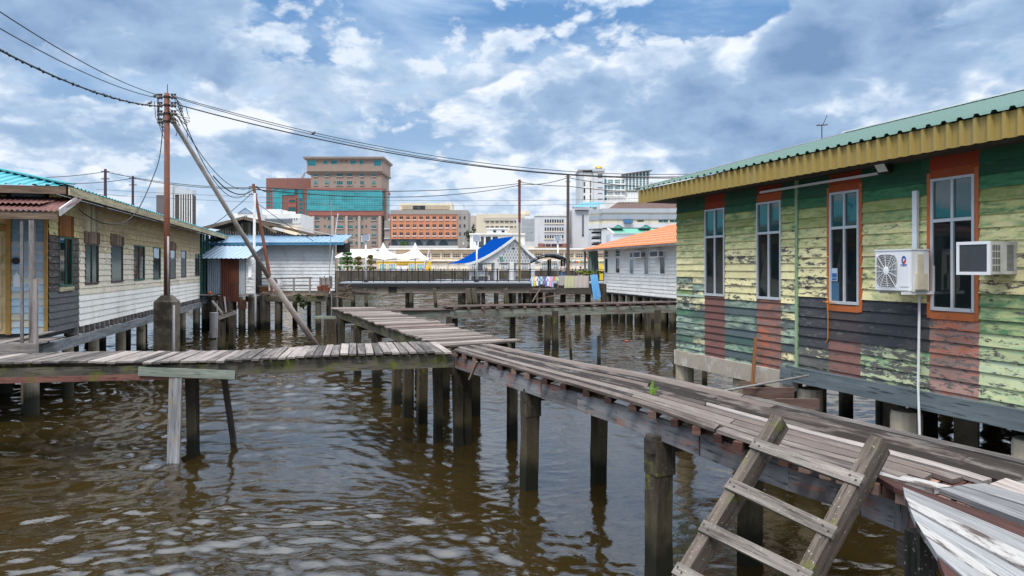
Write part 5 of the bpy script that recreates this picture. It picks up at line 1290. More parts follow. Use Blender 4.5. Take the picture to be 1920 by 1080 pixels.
cols = [((.45, .60, .75), 'pale blue shirt'), ((.85, .50, .08), 'mustard yellow shirt'), ((.75, .76, .78), 'white shirt'), ((.10, .14, .30), 'navy trousers'), ((.5, .7, .7), 'pale green cloth'), ((.18, .13, .22), 'dark purple shirt'), ((.12, .16, .40), 'dark blue shirt'), ((.70, .72, .80), 'lavender white shirt'), ((.80, .35, .45), 'pink dress'), ((.35, .45, .70), 'mid blue shirt'), ((.65, .15, .10), 'red orange shorts'), ((.35, .55, .30), 'green shirt')]
for k, (c_, nm) in enumerate(cols):
    key = 'cloth%d' % k; M[key] = plain('cloth_' + nm.split()[0], (*c_, 1), .9, .15, 4.)
    x0 = 996.5 + k * 4.15; w_ = R.uniform(3.6, 4.6) / F * PZ; h = R.uniform(.48, .72) if k < 10 else .3
    a = P(x0, 518.5, PZ - .05)
    mb = MB(); t = .05
    # a garment: body, two sleeves
    for sgn in (1,):
        mb.poly([a, a + V((w_, 0, 0)), a + V((w_ * .95, -.03, -h)), a + V((w_ * .1, -.05, -h * .96))][::-1]); mb.poly([a + V((0, .03, 0)), a + V((w_, .03, 0)), a + V((w_ * .95, 0, -h)), a + V((w_ * .1, -.02, -h * .96))])
        mb.poly([a, a + V((w_ * .1, -.02, -.02)), a + V((-.02, -.05, -.30)), a + V((-.09, -.02, -.26))]); mb.poly([a + V((w_, 0, 0)), a + V((w_ + .07, -.03, -.26)), a + V((w_, -.04, -.30)), a + V((w_ * .9, 0, -.02))])
    top(mb, 'garment', M[key], nm + ' hanging on the laundry rail', 'laundry', 'clothes on the laundry rail')
for (xa_, xb_, yb, m_, lb) in ((1047, 1058, 535, 'towela', 'short mauve grey towel, first of the towels on the rail'), (1058, 1077, 540, 'towelb', 'olive cream towel between two grey ones on the rail'), (1077, 1104, 541, 'towelc', 'wide beige grey blanket at the right end of the rail')):
    cloth(P(xa_, 517, PZ - .06), P(xb_ - .4, 517, PZ - .06), (yb - 517) / F * PZ, m_, lb, 'laundry', 'towel', 'towels on the laundry rail', amp=.025, waves=3)
cloth(P(1106.5, 515.5, PZ - .5), P(1120, 514.5, PZ - .55), 1.72, 'bluecloth', 'long light blue sheet hanging down past the dark beam', 'laundry', 'sheet', amp=.06, waves=4, skew=.25, nz=14, drop2=1.5)
fo = foliage(P(1108, 511, 49), 1.15, .6, .22, 500, .09, 'leafy'); top(fo, 'potted_plants', M['leafy'], 'row of low yellow green plants beneath the curtain', 'plants', kind='stuff')
# ---------------------------------------------------------------- poles
mp = thing('utility_pole', 'tall rusty utility pole on a big concrete block with a tangle of wires on top', 'pole', P(313, 699, 23.05))
b0 = mp.location.z; pb = V((0, 0, -mp.location.z))
mb = MB(); hw = .30; tz = pz(566, 23)
mb.obox((0, 0, (tz - 1) / 2 + pb.z), (hw, 0, 0), (0, hw, 0), (0, 0, (tz + 1) / 2)); z_ = tz + pb.z
mb.poly([(-hw, -hw, z_), (hw, -hw, z_), (hw * .45, -hw * .45, z_ + .22), (-hw * .45, -hw * .45, z_ + .22)]); mb.poly([(hw, -hw, z_), (hw, hw, z_), (hw * .45, hw * .45, z_ + .22), (hw * .45, -hw * .45, z_ + .22)])
mb.poly([(-hw, hw, z_), (-hw, -hw, z_), (-hw * .45, -hw * .45, z_ + .22), (-hw * .45, hw * .45, z_ + .22)]); mb.poly([(-hw * .45, -hw * .45, z_ + .22), (hw * .45, -hw * .45, z_ + .22), (hw * .45, hw * .45, z_ + .22), (-hw * .45, hw * .45, z_ + .22)])
mb.build('concrete_base', M['capconc'], mp)
mb = MB(); ptop = pz(175, 23.05) + pb.z; mb.tube([(0, 0, z_ + .1), (0, 0, z_ + 3), (0, 0, ptop)], [.10, .095, .085], 14); mb.build('shaft', M['rust'], mp, smooth=True)
mb = MB(); mb.tube([(.10, -.12, z_ + .1), (.10, -.12, z_ + 2.2)], .035, 8); mb.tube([(hw + .02, -hw + .1, -1), (hw + .02, -hw + .1, z_ - .1)], .05, 8); mb.build('cable_duct', M['galv'], mp, smooth=True)
mb = MB()
for dz_ in (.12, .40, .68, .95): mb.tube([(0, 0, ptop - dz_ - .03), (0, 0, ptop - dz_ + .03)], .11, 12); mb.beam((-.22, .05, ptop - dz_), (.26, -.03, ptop - dz_), .035, .035)
mb.tube([(.02, 0, ptop), (.02, 0, ptop + .3)], .012, 6); mb.build('cross_arm', M['dark'], mp)
for dz_ in (.12, .40, .68, .95):
    for sx_ in (-.26, -.17, .19, .29):
        mb = MB(); mb.tube([(sx_, -.04, ptop - dz_ - .09), (sx_, -.04, ptop - dz_ - .03), (sx_, -.04, ptop - dz_ + .03), (sx_, -.04, ptop - dz_ + .09)], [.03, .055, .03, .05], 8); mb.build('insulator', M['insul'], mp)
mb = MB()
for k in range(12):
    s0 = V((R.uniform(.05, .4), R.uniform(-.1, .1), ptop - R.uniform(.1, .9))); s1 = V((R.uniform(-.1, .75), R.uniform(-.15, .15), ptop - R.uniform(.3, 1.5))); md = (s0 + s1) / 2 + V((R.uniform(.1, .4), 0, -R.uniform(.1, .4)))
    mb.tube([s0, s0.lerp(md, .5) + V((.06, 0, -.05)), md, s1.lerp(md, .5) + V((0, 0, -.08)), s1], .011, 5)
for k in range(5):
    s0 = V((R.uniform(-.5, -.2), 0, ptop - R.uniform(.1, .6))); s1 = V((-.05, 0, ptop - R.uniform(1., 1.7))); mb.tube([s0, s0.lerp(s1, .5) + V((-.14, 0, 0)), s1], .011, 5)
mb.build('jumper_wires', M['black'], mp)
mb = MB(); a = P(316, 213, 23.1); c_ = P(504, 520, 27.0); e_ = P(604, 672, 29.0)
mb.tube([a, a.lerp(c_, .8), c_], [.075, .085, .09], 14)
mb.tube([c_, c_ + (e_ - c_) * .02, P(498, 510, 26.9) + (e_ - c_) * .0 + V((.1, .05, -.2)), e_ + (e_ - c_).normalized() * .8][:1] + [P(600, 655, 28.9) + (e_ - c_).normalized() * 1.2], [.115, .13], 14)
top(mb, 'leaning_prop', M['proppipe'], 'long grey steel pipe leaning from the pole top down into the water', 'prop', smooth=True)
def pole(px, yt, yb, Z, r, mat, label, px2=None, grp=None, extra=None):
    a, c = P(px, yt, Z), P(px2 or px, yb, Z); mb = MB(); mb.tube([c, a], [r, r * .8], 10)
    if extra: mb.m = 1; mb.tube([a.lerp(c, extra), a + V((0, -.005, .01))], r * 1.12, 10); mb.m = 0
    for dz_ in (.15, .6): mb.beam(a - V((.25, 0, dz_)), a + V((.25, 0, -dz_)), .05, .05)
    return top(mb, 'utility_pole', [M[mat], M['redpole']], label, 'pole', grp)
pole(475, 345, 548, 39.3, .10, 'rust', 'leaning rusty pole with cross arms in front of the white house', 511)
mb = MB(); mb.tube([P(477.5, 362, 38.7), P(476, 550, 38.7), P(476, 551, 38.7), P(476, 608, 38.7) - V((0, 0, .8))], [.07, .085, .14, .14], 12); top(mb, 'utility_pole', M['whitepole'], 'slim white pole beside the leaning rusty pole', 'pole', smooth=True)
pole(197.5, 317, 440, 42, .10, 'purplepole', 'left one of two thin purplish poles above the cream house roof')
pole(249, 330, 440, 46, .09, 'purplepole', 'right one of two thin purplish poles above the cream house roof')
pole(974, 337, 527, 64, .115, 'mustardpole', 'mustard yellow pole with red upper part beside the blue pavilion', extra=.42)
pole(1065, 328, 526, 60, .16, 'darkpole', 'dark grey utility pole in front of the grey office block')
mb = MB(); mb.tube([P(634, 400, 40.5), P(624, 470, 40.5), P(618, 552, 40.5)], .03, 6); top(mb, 'thin_mast', M['white'], 'thin white mast leaning beside the white house corner', 'mast')
ma = MB(); a = P(620, 392, 40); ma.tube([P(617, 525, 40), P(622, 375, 40)], .02, 6); ma.beam(P(604, 380, 40), P(640, 392, 40), .02, .02); ma.beam(P(612, 378, 40), P(606, 388, 40), .015, .015)
top(ma, 'roof_aerial', M['galv'], 'tall thin television aerial on the white house corner', 'aerial')
for px, yt, yb, Z, w_ in ((619, 512, 582, 33, .20), (627, 514, 578, 34, .28)): stake(px, yt, 606 if px == 619 else 604, w_, 0, 'brownpost' if px == 627 else 'whitepole', '%s of the pair of tall posts where the straight walkway begins' % ('slim white lower post, left' if px == 619 else 'broad brown post, right'), 'post', 'post')
mb = MB(); mb.beam(P(598, 552, 39), P(686, 551, 47), .5, .12); mb.beam(P(640, 545, 42), P(690, 549, 47), .4, .1); mb.beam(P(628, 556, 40), P(660, 560, 42), .3, .08)
for k in range(12): q = P(R.uniform(640, 660), R.uniform(533, 556), 42); mb.beam(q, q + V((R.uniform(-.6, .6), .3, R.uniform(-.3, .4))), .05, .05)
top(mb, 'driftwood_pile', M['brownwood'], 'heap of broken boards and sticks between white house and railing jetty', 'timber', kind='stuff')
# ---------------------------------------------------------------- wires
def wire(p0, p1, sag, r, name, label, n=26, pts=None, bumps=False, ext=0):
    if pts is None:
        p0, p1 = V(p0), V(p1); pts = [p0.lerp(p1, k / n) - V((0, 0, sag * 4 * (k / n) * (1 - k / n))) for k in range(-ext, n + 1)]
    mb = MB(); mb.tube(pts, r, 5)
    if bumps:
        for k in range(60): t = R.random(); q = p0.lerp(p1, t) - V((0, 0, sag * 4 * t * (1 - t) - R.uniform(-.02, .02))); mb.ell(q, .03, .025, .03, 6, 4)
    return top(mb, name, M['black'], label, 'wire', 'overhead wires')
pt = V((mp.location.x, mp.location.y, 0)); PT = lambda px, py, Z=23.05: P(px, py, Z)
W1a, W1b = P(-60, -18, 11), PT(303, 180); wire(W1a, W1b, .22, .012, 'overhead_wire', 'topmost wire running from the tall pole to the upper left corner', ext=40)
wire(P(-60, 18, 11.5), PT(297, 184), .22, .012, 'overhead_wire', 'middle wire running from the tall pole to the upper left', ext=40)
wire(P(-60, 62, 12), PT(294, 199), .26, .022, 'overhead_wire', 'thick lumpy lowest wire running from the tall pole to the upper left', bumps=True, ext=40)
E1, E2, E3 = P(1450, 316, 30), P(1450, 319, 30), P(1450, 324, 30)
wire(PT(322, 179), E1, 1.15, .013, 'overhead_wire', 'upper wire of the long span from the tall pole to behind the green house')
wire(PT(324, 182), E2, 1.20, .013, 'overhead_wire', 'middle wire of the long span from the tall pole to behind the green house')
R1 = (PT(336, 197), E3); wire(*R1, 1.05, .022, 'overhead_wire', 'thick lower wire of the long span from the tall pole to behind the green house')
wire(PT(336, 202), P(472, 351, 39.3), 1.6, .016, 'overhead_wire', 'loose wire sagging from tall pole to rusty pole, the outer one')
wire(PT(330, 212), P(470, 352, 39.3), .9, .016, 'overhead_wire', 'loose wire close along the steel prop to the rusty pole')
wire(PT(400, 330, 30), P(474, 356, 39.3), .5, .03, 'overhead_wire', 'short thick cable drooping from the steel prop to the rusty pole')
def pline(lst, r, label, sub=5):
    pts = [P(*q) for q in lst]; out = []
    pp = [pts[0]] + pts + [pts[-1]]
    for i in range(len(pts) - 1):
        p0, p1, p2, p3 = pp[i:i + 4]
        for k in range(sub): f = k / sub; out.append(.5 * ((2 * p1) + (-p0 + p2) * f + (2 * p0 - 5 * p1 + 4 * p2 - p3) * f * f + (-p0 + 3 * p1 - 3 * p2 + p3) * f ** 3))
    out.append(pts[-1]); return wire(None, None, 0, r, 'overhead_wire', label, pts=out)
pline([(307, 214, 23.1), (300, 290, 22.5), (285, 337, 21.5), (259, 392, 20), (230, 418, 19), (193, 418, 18), (163, 404, 17.5), (148, 392, 17.2)], .016, 'single cable looping from the tall pole down to the cream house')
wire(P(50, 333, 40), P(197, 322, 42), .1, .02, 'overhead_wire', 'wire from the cream house roof to the left thin pole'); wire(P(100, 343, 42), P(249, 334, 46), .15, .02, 'overhead_wire', 'wire from the cream house roof to the right thin pole')
wire(P(197, 322, 42), P(475, 352, 39.3), .25, .02, 'overhead_wire', 'wire from the left thin pole to the rusty pole'); wire(P(249, 334, 46), P(475, 354, 39.3), .2, .02, 'overhead_wire', 'wire from the right thin pole to the rusty pole')
pline([(478, 350, 39.3), (492, 357, 40.5), (505, 360, 41.5), (522, 353, 43)], .035, 'short thick cable loop at the head of the rusty pole')
wire(P(478, 351, 39.3), P(974, 344, 64), .45, .028, 'overhead_wire', 'wire across the teal glass block from rusty to mustard pole, the upper one'); wire(P(478, 355, 39.3), P(974, 347, 64), .75, .028, 'overhead_wire', 'wire across the teal glass block from rusty to mustard pole, the lower one')
wire(P(974, 345, 64), P(1065, 333, 60), .25, .03, 'overhead_wire', 'wire from mustard pole up to dark pole'); wire(P(974, 341, 64), P(1065, 349, 60), .1, .03, 'overhead_wire', 'wire from mustard pole slightly down to dark pole')
wire(P(1065, 333, 60), P(1225, 351, 55), .15, .03, 'overhead_wire', 'wire from dark pole right across the domed tower, the upper one'); wire(P(1065, 349, 60), P(1195, 359, 56), .1, .03, 'overhead_wire', 'wire from dark pole right across the domed tower, the lower one')
wire(P(180, 355, 90), P(1200, 372, 90), .8, .022, 'overhead_wire', 'faint far wire behind all the poles, the upper one'); wire(P(180, 364, 92), P(1200, 380, 92), .9, .022, 'overhead_wire', 'faint far wire behind all the poles, the lower one')
wire(P(472, 362, 39.3), P(395, 424, 41.5), .1, .018, 'overhead_wire', 'guy wire from rusty pole down left to the grey gable'); wire(P(479, 378, 39.3), P(588, 452, 40.4), .1, .018, 'overhead_wire', 'guy wire from rusty pole down right to the blue roof')
def bird(p, d=1, lab=''):
    t = thing('bird', lab, 'bird', p)
    mb = MB(); mb.ell((0, 0, .055), .07, .035, .04, 8, 6); mb.ell((.055 * d, 0, .10), .028, .024, .026, 8, 5)
    mb.poly([(-.05 * d, -.015, .05), (-.15 * d, -.012, .005), (-.15 * d, .012, .005), (-.05 * d, .015, .06)]); mb.poly([(.08 * d, 0, .10), (.108 * d, 0, .092), (.08 * d, 0, .088)])
    mb.poly([(.03 * d, -.037, .07), (-.09 * d, -.03, .03), (-.02 * d, -.04, .035)]); mb.tube([(0, 0, 0), (0, 0, .03)], .006, 4)
    mb.build('body', M['bird'], t)
onw = lambda a, c, sag, t: V(a).lerp(V(c), t) - V((0, 0, sag * 4 * t * (1 - t)))
bird(onw(P(-60, 18, 11.5), PT(297, 184), .22, .965), 1, 'small brown bird on the middle left wire close to the pole top')
bird(onw(P(-60, 62, 12), PT(294, 199), .26, .93) + V((0, 0, .02)), 1, 'small grey bird on the thick left wire near the pole')
bird(onw(PT(324, 182), E2, 1.2, .19), 1, 'small reddish bird on the long right span')
# ---------------------------------------------------------------- people on the far jetty (head and shoulders above the laundry)
def person(base, label, hgt, shirt, legs, arm=0, yaw=0.):
    t = thing('person', label, 'person', base, yaw); k = hgt / 1.7
    J = {'pel': (0, 0, .93), 'wst': (0, 0, 1.10), 'cst': (0, .01, 1.32), 'nck': (0, 0, 1.47), 'hd0': (0, -.01, 1.56), 'hd1': (0, -.01, 1.66), 'hl': (.09, 0, .90), 'hr': (-.09, 0, .90), 'kl': (.11, -.01, .48), 'kr': (-.10, .0, .48), 'al': (.12, .02, .07), 'ar': (-.11, .02, .07), 'tl': (.13, -.13, .03), 'tr': (-.12, -.13, .03),
         'sl': (.18, 0, 1.40), 'sr': (-.18, 0, 1.40), 'el': (.25, .0, 1.13), 'er': (-.25, 0, 1.13), 'wl': (.16, -.2, 1.14) if arm else (.25, -.06, .88), 'wr': (-.1, -.22, 1.16) if arm else (-.25, -.05, .88)}
    Rd = dict(pel=.13, wst=.12, cst=.14, nck=.055, hd0=.085, hd1=.08, hl=.085, hr=.085, kl=.058, kr=.058, al=.04, ar=.04, tl=.035, tr=.035, sl=.06, sr=.06, el=.042, er=.042, wl=.028, wr=.028)
    E = [('pel', 'wst'), ('wst', 'cst'), ('cst', 'nck'), ('nck', 'hd0'), ('hd0', 'hd1'), ('pel', 'hl'), ('pel', 'hr'), ('hl', 'kl'), ('hr', 'kr'), ('kl', 'al'), ('kr', 'ar'), ('al', 'tl'), ('ar', 'tr'), ('cst', 'sl'), ('cst', 'sr'), ('sl', 'el'), ('sr', 'er'), ('el', 'wl'), ('er', 'wr')]
    ns = list(J); me = bpy.data.meshes.new('body'); me.from_pydata([tuple(c * k for c in J[n]) for n in ns], [(ns.index(a), ns.index(b_)) for a, b_ in E], [])
    o = bpy.data.objects.new('body', me); COL.objects.link(o); o.parent = t; sm = o.modifiers.new('s', 'SKIN'); o.modifiers.new('u', 'SUBSURF').render_levels = 2
    for i, n in enumerate(ns):
        r = Rd[n] * k; me.skin_vertices[0].data[i].radius = (r * (1.25 if n in ('cst', 'wst', 'pel') else 1), r)
    me.skin_vertices[0].data[0].use_root = True; me.materials.append(M['skin'])
    # hands
    mb = MB()
    for w_, sg in (('wl', 1), ('wr', -1)):
        c = V(J[w_]) * k
        for f in range(4): mb.tube([c, c + V(((f - 1.5) * .018, -.02, -.05)), c + V(((f - 1.5) * .022, -.03, -.095 + abs(f - 1.5) * .008))], .009, 6)
        mb.tube([c, c + V((-sg * .035, -.03, -.03)), c + V((-sg * .045, -.05, -.05))], .010, 6); mb.ell(c + V((0, -.01, -.03)), .035, .018, .045, 8, 6)
    mb.build('hands', M['skin'], t, smooth=True)
    mb = MB(); mb.ell((0, .015 * k, 1.65 * k), .092 * k, .10 * k, .085 * k, 12, 8); mb.build('hair', M['hair'], t, smooth=True)
    mb = MB()
    for sx_ in (-.03, .03): mb.ell((sx_ * k, -.088 * k, 1.615 * k), .012, .006, .007, 8, 5)
    mb.build('eyes', M['black'], t); mb = MB(); mb.ell((0, -.10 * k, 1.585 * k), .014, .016, .02, 8, 6); mb.ell((0, -.088 * k, 1.55 * k), .024, .006, .006, 8, 5); mb.build('nose_and_mouth', M['skin'], t)
    mb = MB(); mb.tube([V((0, .0, z * k)) for z in (.92, 1.1, 1.3, 1.4, 1.46)], [.17 * k, .165 * k, .185 * k, .165 * k, .07 * k], 14)
    for sg in (-1, 1): mb.tube([V((sg * .15, 0, 1.42)) * k, V((sg * .225, 0, 1.25)) * k], [.07, .06], 10)
    mb.build('shirt', M[shirt], t, smooth=True)
    mb = MB()
    for sg in (-1, 1): mb.tube([V((sg * .08, 0, .97)) * k, V((sg * .11, 0, .5)) * k, V((sg * .12, 0, .1)) * k], [.11, .085, .07], 10)
    mb.build('trousers', M[legs], t, smooth=True)
person(V((pu(1056, 60), 60, pz(494, 60) - 1.72)), 'man in dark and white printed shirt with hands in front by the dark pole', 1.70, 'shirtprint', 'jeans', 1, .1)
person(V((pu(1088.5, 60), 60, pz(499.5, 60) - 1.52)), 'person with dark hair and dark top, half turned away, right of the dark pole', 1.5, 'darkcloth', 'towela', 0, 2.6)
# ---------------------------------------------------------------- railing jetty
JZ = 62.0
jt = thing('jetty', 'concrete jetty with black metal railing crossing the river in front of the waterfront', 'jetty', (0, 0, 0))
jz = pz(529, JZ); jx0, jx1 = pu(637, JZ), pu(1180, JZ)
mb = MB(); mb.box(jx0, jx1, JZ, JZ + 3.2, jz - .22, jz); mb.build('deck_slab', M['palejetty'], jt)
mb = MB(); mb.box(jx0 - .1, jx1, JZ - .08, JZ - .002, jz - .42, jz - .12); mb.build('slab_edge', M['dark'], jt)
mb = MB(); mb.box(pu(652, JZ), jx1, JZ + .25, JZ + .6, jz - .98, jz - .43)
mb.build('girder', M['girder'], jt)
mb = MB(); mb.box(pu(728, JZ), pu(743, JZ), JZ + .18, JZ + .7, jz - .95, jz - .40); mb.build('girder_joint', M['dark'], jt)
for y_, nm in ((JZ + .08, 'front'), (JZ + 3.1, 'rear')):
    rl = MB(); rl.beam((jx0, y_, jz + 1.16), (jx1, y_, jz + 1.16), .06, .05); rl.beam((jx0, y_, jz + .95), (jx1, y_, jz + .95), .04, .04); rl.beam((jx0, y_, jz + .1), (jx1, y_, jz + .1), .04, .04)
    rl.build('rail', M['railblack'], jt)
    bl = MB(); x = jx0
    while x < jx1: bl.box(x, x + .022, y_ - .011, y_ + .011, jz + .1, jz + .95); x += .135
    bl.build('balusters', M['railblack'], jt)
    x = jx0; k = 0
    while x < jx1: 
        pb_ = MB(); pb_.box(x - .035, x + .035, y_ - .035, y_ + .035, jz - .1, jz + 1.24); pb_.build('rail_post', M['railblack'], jt); x += 1.02; k += 1
for px in (660, 770, 884, 761, 868, 905, 948, 975, 990): piles(jt, [(pu(px, JZ), JZ + (.4 if px in (660, 770, 884) else .9))], .19 if px != 868 else .2, jz - .9, 'pilewood', 'pile')
for px in (955, 985, 1003): piles(jt, [(pu(px, JZ), JZ + 2.6)], .25, jz - .3, 'pilewood', 'pile')
for px, l, w_, lb in ((687, 5, .26, 'leaning timber pile, leftmost under the railing jetty'), (817, 5, .28, 'leaning timber pile under the middle of the railing jetty'), (880, 4, .45, 'thick split pile under the jetty, left of two'), (892, 6, .4, 'leaning split pile under the jetty, right of two'), (951, 5, .4, 'leaning split pile under the right part of the jetty')):
    stake(px + 2, 540, 576, w_, -l, 'pilewood', lb, 'timber_pile', 'pile', 'old piles beside the jetty')
def lamp(px, Z, ytop, base_z, label, tilt=.5):
    t = thing('solar_lamp', label, 'lamp post', V((pu(px, Z), Z, base_z)), 0, 'solar lamps along the jetty'); H = pz(ytop, Z) - base_z
    mb = MB(); mb.tube([(0, 0, 0), (0, 0, H)], [.09, .07], 12); mb.build('shaft', M['white'], t, smooth=True)
    mb = MB(); mb.tube([(0, 0, 0), (0, 0, .18)], .2, 10); mb.build('foot', M['dark'], t)
    mb = MB(); mb.obox((-.02, -.05, H + .15), (.33, 0, .05), (-.05, .18, .28), (0, .02, -.015)); p_ = mb.build('solar_panel', M['panel'], t)
    mb = MB(); mb.obox((-.02, -.05, H + .13), (.36, 0, .055), (-.054, .2, .30), (0, .012, -.008)); mb.build('panel_frame', M['alu'], p_)
    mb = MB(); mb.box(-.12, .12, -.3, -.05, H - .12, H - .05); mb.build('lamp_head', M['alu'], t)
lamp(686, JZ + .5, 449, jz, 'white solar lamp post standing on the left part of the jetty'); lamp(894, JZ + .5, 450, jz, 'white solar lamp post standing at the left of the blue pavilion')
lamp(1046, JZ + 12, 450, jz, 'dark solar lamp post rising behind the orange roof')
# blue roofed pavilion
pv = thing('pavilion', 'open pavilion with steep bright blue roof and white lattice gable beside the jetty', 'pavilion', P(961, 525, 74), math.radians(19))
px_ = lambda x, Z=74: (x - 961) / F * Z; H0 = pv.location.z; hz_ = lambda y, Z=74: pz(y, Z) - H0
xa, xe0, xe1 = px_(963), px_(897), px_(1019)
za, ze = hz_(443), hz_(488)
def prof(t):  # from apex to eave, concave
    return t, za - (za - ze) * (1 - (1 - t) ** 1.55) 
L_ = 8.0
roofm = MB(); trim = MB(); gab = MB()
for sgn, xe in ((-1, xe0 - 1.75), (1, xe1)):
    pr = [(xa + (xe - xa) * t, za - (za - ze + (.05 if sgn > 0 else .35)) * (1 - (1 - t) ** 1.5)) for t in [k / 10 for k in range(11)]]
    for (x0, z0), (x1, z1) in zip(pr[:-1], pr[1:]):
        roofm.poly([(x0, -.5, z0), (x1, -.5, z1), (x1, L_, z1), (x0, L_, z0)] if sgn > 0 else [(x0, -.5, z0), (x0, L_, z0), (x1, L_, z1), (x1, -.5, z1)])
        trim.beam((x0, -.56, z0 - .12), (x1, -.56, z1 - .12), .10, .26)
    for (x0, z0), (x1, z1) in zip(pr[:-1], pr[1:]):
        zb_ = hz_(493); 
        if min(z0, z1) - .3 > zb_: gab.poly([(x0, -.3, zb_), (x1, -.3, zb_), (x1, -.3, z1 - .2), (x0, -.3, z0 - .2)] if sgn > 0 else [(x1, -.3, zb_), (x0, -.3, zb_), (x0, -.3, z0 - .2), (x1, -.3, z1 - .2)])
roofm.build('roof', M['royalroof'], pv); trim.build('barge_board', M['whitep'], pv); gb = gab.build('gable', M['whitep'], pv)
lt = MB(); 
for k in range(18):
    for r in range(6):
        x = px_(915) + k * .31 + (.155 if r % 2 else 0); z = hz_(493) + .25 + r * .32
        if abs(x - xa) < (za - .5 - z) * .95: lt.obox((x, -.33, z), (.055, 0, .09), (0, .01, 0), (.055, 0, -.09))
lt.build('lattice', M['latt'], gb)
mb = MB(); mb.box(px_(958.5), px_(963), -.36, -.32, hz_(467), hz_(464.5)); mb.build('gable_vent', M['dark'], gb)
text('8', .75, (px_(937), -.35, hz_(491) + .05), (math.radians(90), 0, 0), M['signgreen'], pv, 'sign_number')
for x in (px_(928), px_(957), px_(999)):
    for y in (-.2, 6.0):
        mb = MB(); mb.box(x - .24, x + .24, y - .24, y + .24, 0, hz_(492)); mb.build('column', M['whitep'], pv)
mb = MB(); mb.box(px_(905), px_(1012), -.1, 6.2, hz_(494.5), hz_(492.5)); mb.build('ceiling', M['whitep'], pv)
mb = MB()
for a, c in ((px_(880), px_(918)), (px_(966), px_(978))): mb.box(a, c, .3, .7, .42, .50); mb.box(a, a + .15, .3, .7, 0, .42); mb.box(c - .15, c, .3, .7, 0, .42); mb.box(a, c, .65, .72, .5, 1.0)
mb.build('bench', M['whitep'], pv)
mb = MB(); mb.box(-7, 5, -.8, 7, -.4, -.003); mb.build('floor_slab', M['palejetty'], pv)
mb = MB()
for k in range(6): mb.box(-6 + k * 2, -5.6 + k * 2, 0, .4, -4, -.41)
mb.build('pile', M['conc'], pv)
# dark curved shelter
cs = thing('shelter', 'dark open shelter with gently arched roof left of the grey office block', 'shelter', P(1030, 530, 68))
s_ = lambda x: (x - 1030) / F * 68; h_ = lambda y: pz(y, 68) - cs.location.z
mb = MB(); n = 12
for k in range(n):
    t0, t1 = k / n, (k + 1) / n; f = lambda t: (s_(996) + (s_(1068) - s_(996)) * t, h_(489) + .62 * math.sin(math.pi * min(1, t * 1.02)) ** .8 + .0 * t)
    (x0, z0), (x1, z1) = f(t0), f(t1)
    mb.obox(((x0 + x1) / 2, 1.2, (z0 + z1) / 2), ((x1 - x0) / 2, 0, (z1 - z0) / 2), (0, 2.2, 0), (0, 0, .05))
mb.build('roof', M['shelterroof'], cs)
mb = MB()
for k in range(6): x0, z0 = f(k / 5); mb.beam((x0, -.9, z0 - .12), (x0, 3.3, z0 - .12), .1, .1)
for y in (-.7, 3.): 
    for k in range(8): a, c = f(k / 8), f((k + 1) / 8); mb.beam((a[0], y, a[1] - .2), (c[0], y, c[1] - .2), .1, .12)
mb.build('rafters', M['dark'], cs)
for x in (s_(1031), s_(1057)):
    for y in (-.7, 3.): mb = MB(); mb.box(x - .09, x + .09, y - .09, y + .09, 0, h_(486)); mb.build('column', M['dark'], cs)
mb = MB(); mb.box(s_(1024), s_(1050), 0, 1.2, h_(478), h_(475)); mb.build('roof_box', M['galv'], cs)
fl_ = thing('flag_string', 'string of small coloured flags hanging between shelter and curtain', 'flags', P(1090, 478, 75))
mb = MB(); cl = ((.1, .5, .15), (.7, .7, .7), (.1, .2, .6), (.8, .1, .08), (.85, .65, .1))
for k in range(16):
    x = -1.2 + k * .22; mb.col = (*cl[k % 5], 0); z = -.4 - .25 * math.sin(k * .5); mb.poly([(x, 0, z), (x + .18, 0, z), (x + .12, 0, z - .36)]); mb.poly([(x + .18, .004, z), (x, .004, z), (x + .12, .004, z - .36)])
for k, c in enumerate(((.85, .6, .05), (.2, .35, .7))): mb.col = (*c, 0); mb.box(2.0 + k * .5, 2.4 + k * .5, .02, .04, -2.9, -1.0)
mb.build('flags', M['flag'], fl_)
mb = MB(); mb.tube([(-1.3, 0, -4), (-1.3, 0, .2)], .04, 6); mb.tube([(-1.3, 0, -.35), (.6, 0, -.66), (2.4, 0, -.3)], .012, 4); mb.build('flag_pole', M['mustardpole'], fl_)

# ---------------------------------------------------------------- land
LZ = 2.75; SHY = 118.0
mb = MB(); mb.poly([(-6000, SHY, LZ), (6000, SHY, LZ), (6000, 9000, LZ), (-6000, 9000, LZ)])
g_ = mb.build('ground', M['paving'], None, centre=False); tag(g_, kind='structure')
mb = MB(); mb.box(-400, 400, SHY - .6, SHY - .005, -1.5, LZ + .35)
top(mb, 'embankment_wall', M['emb'], 'long dark mossy river embankment wall behind the jetty', 'wall')
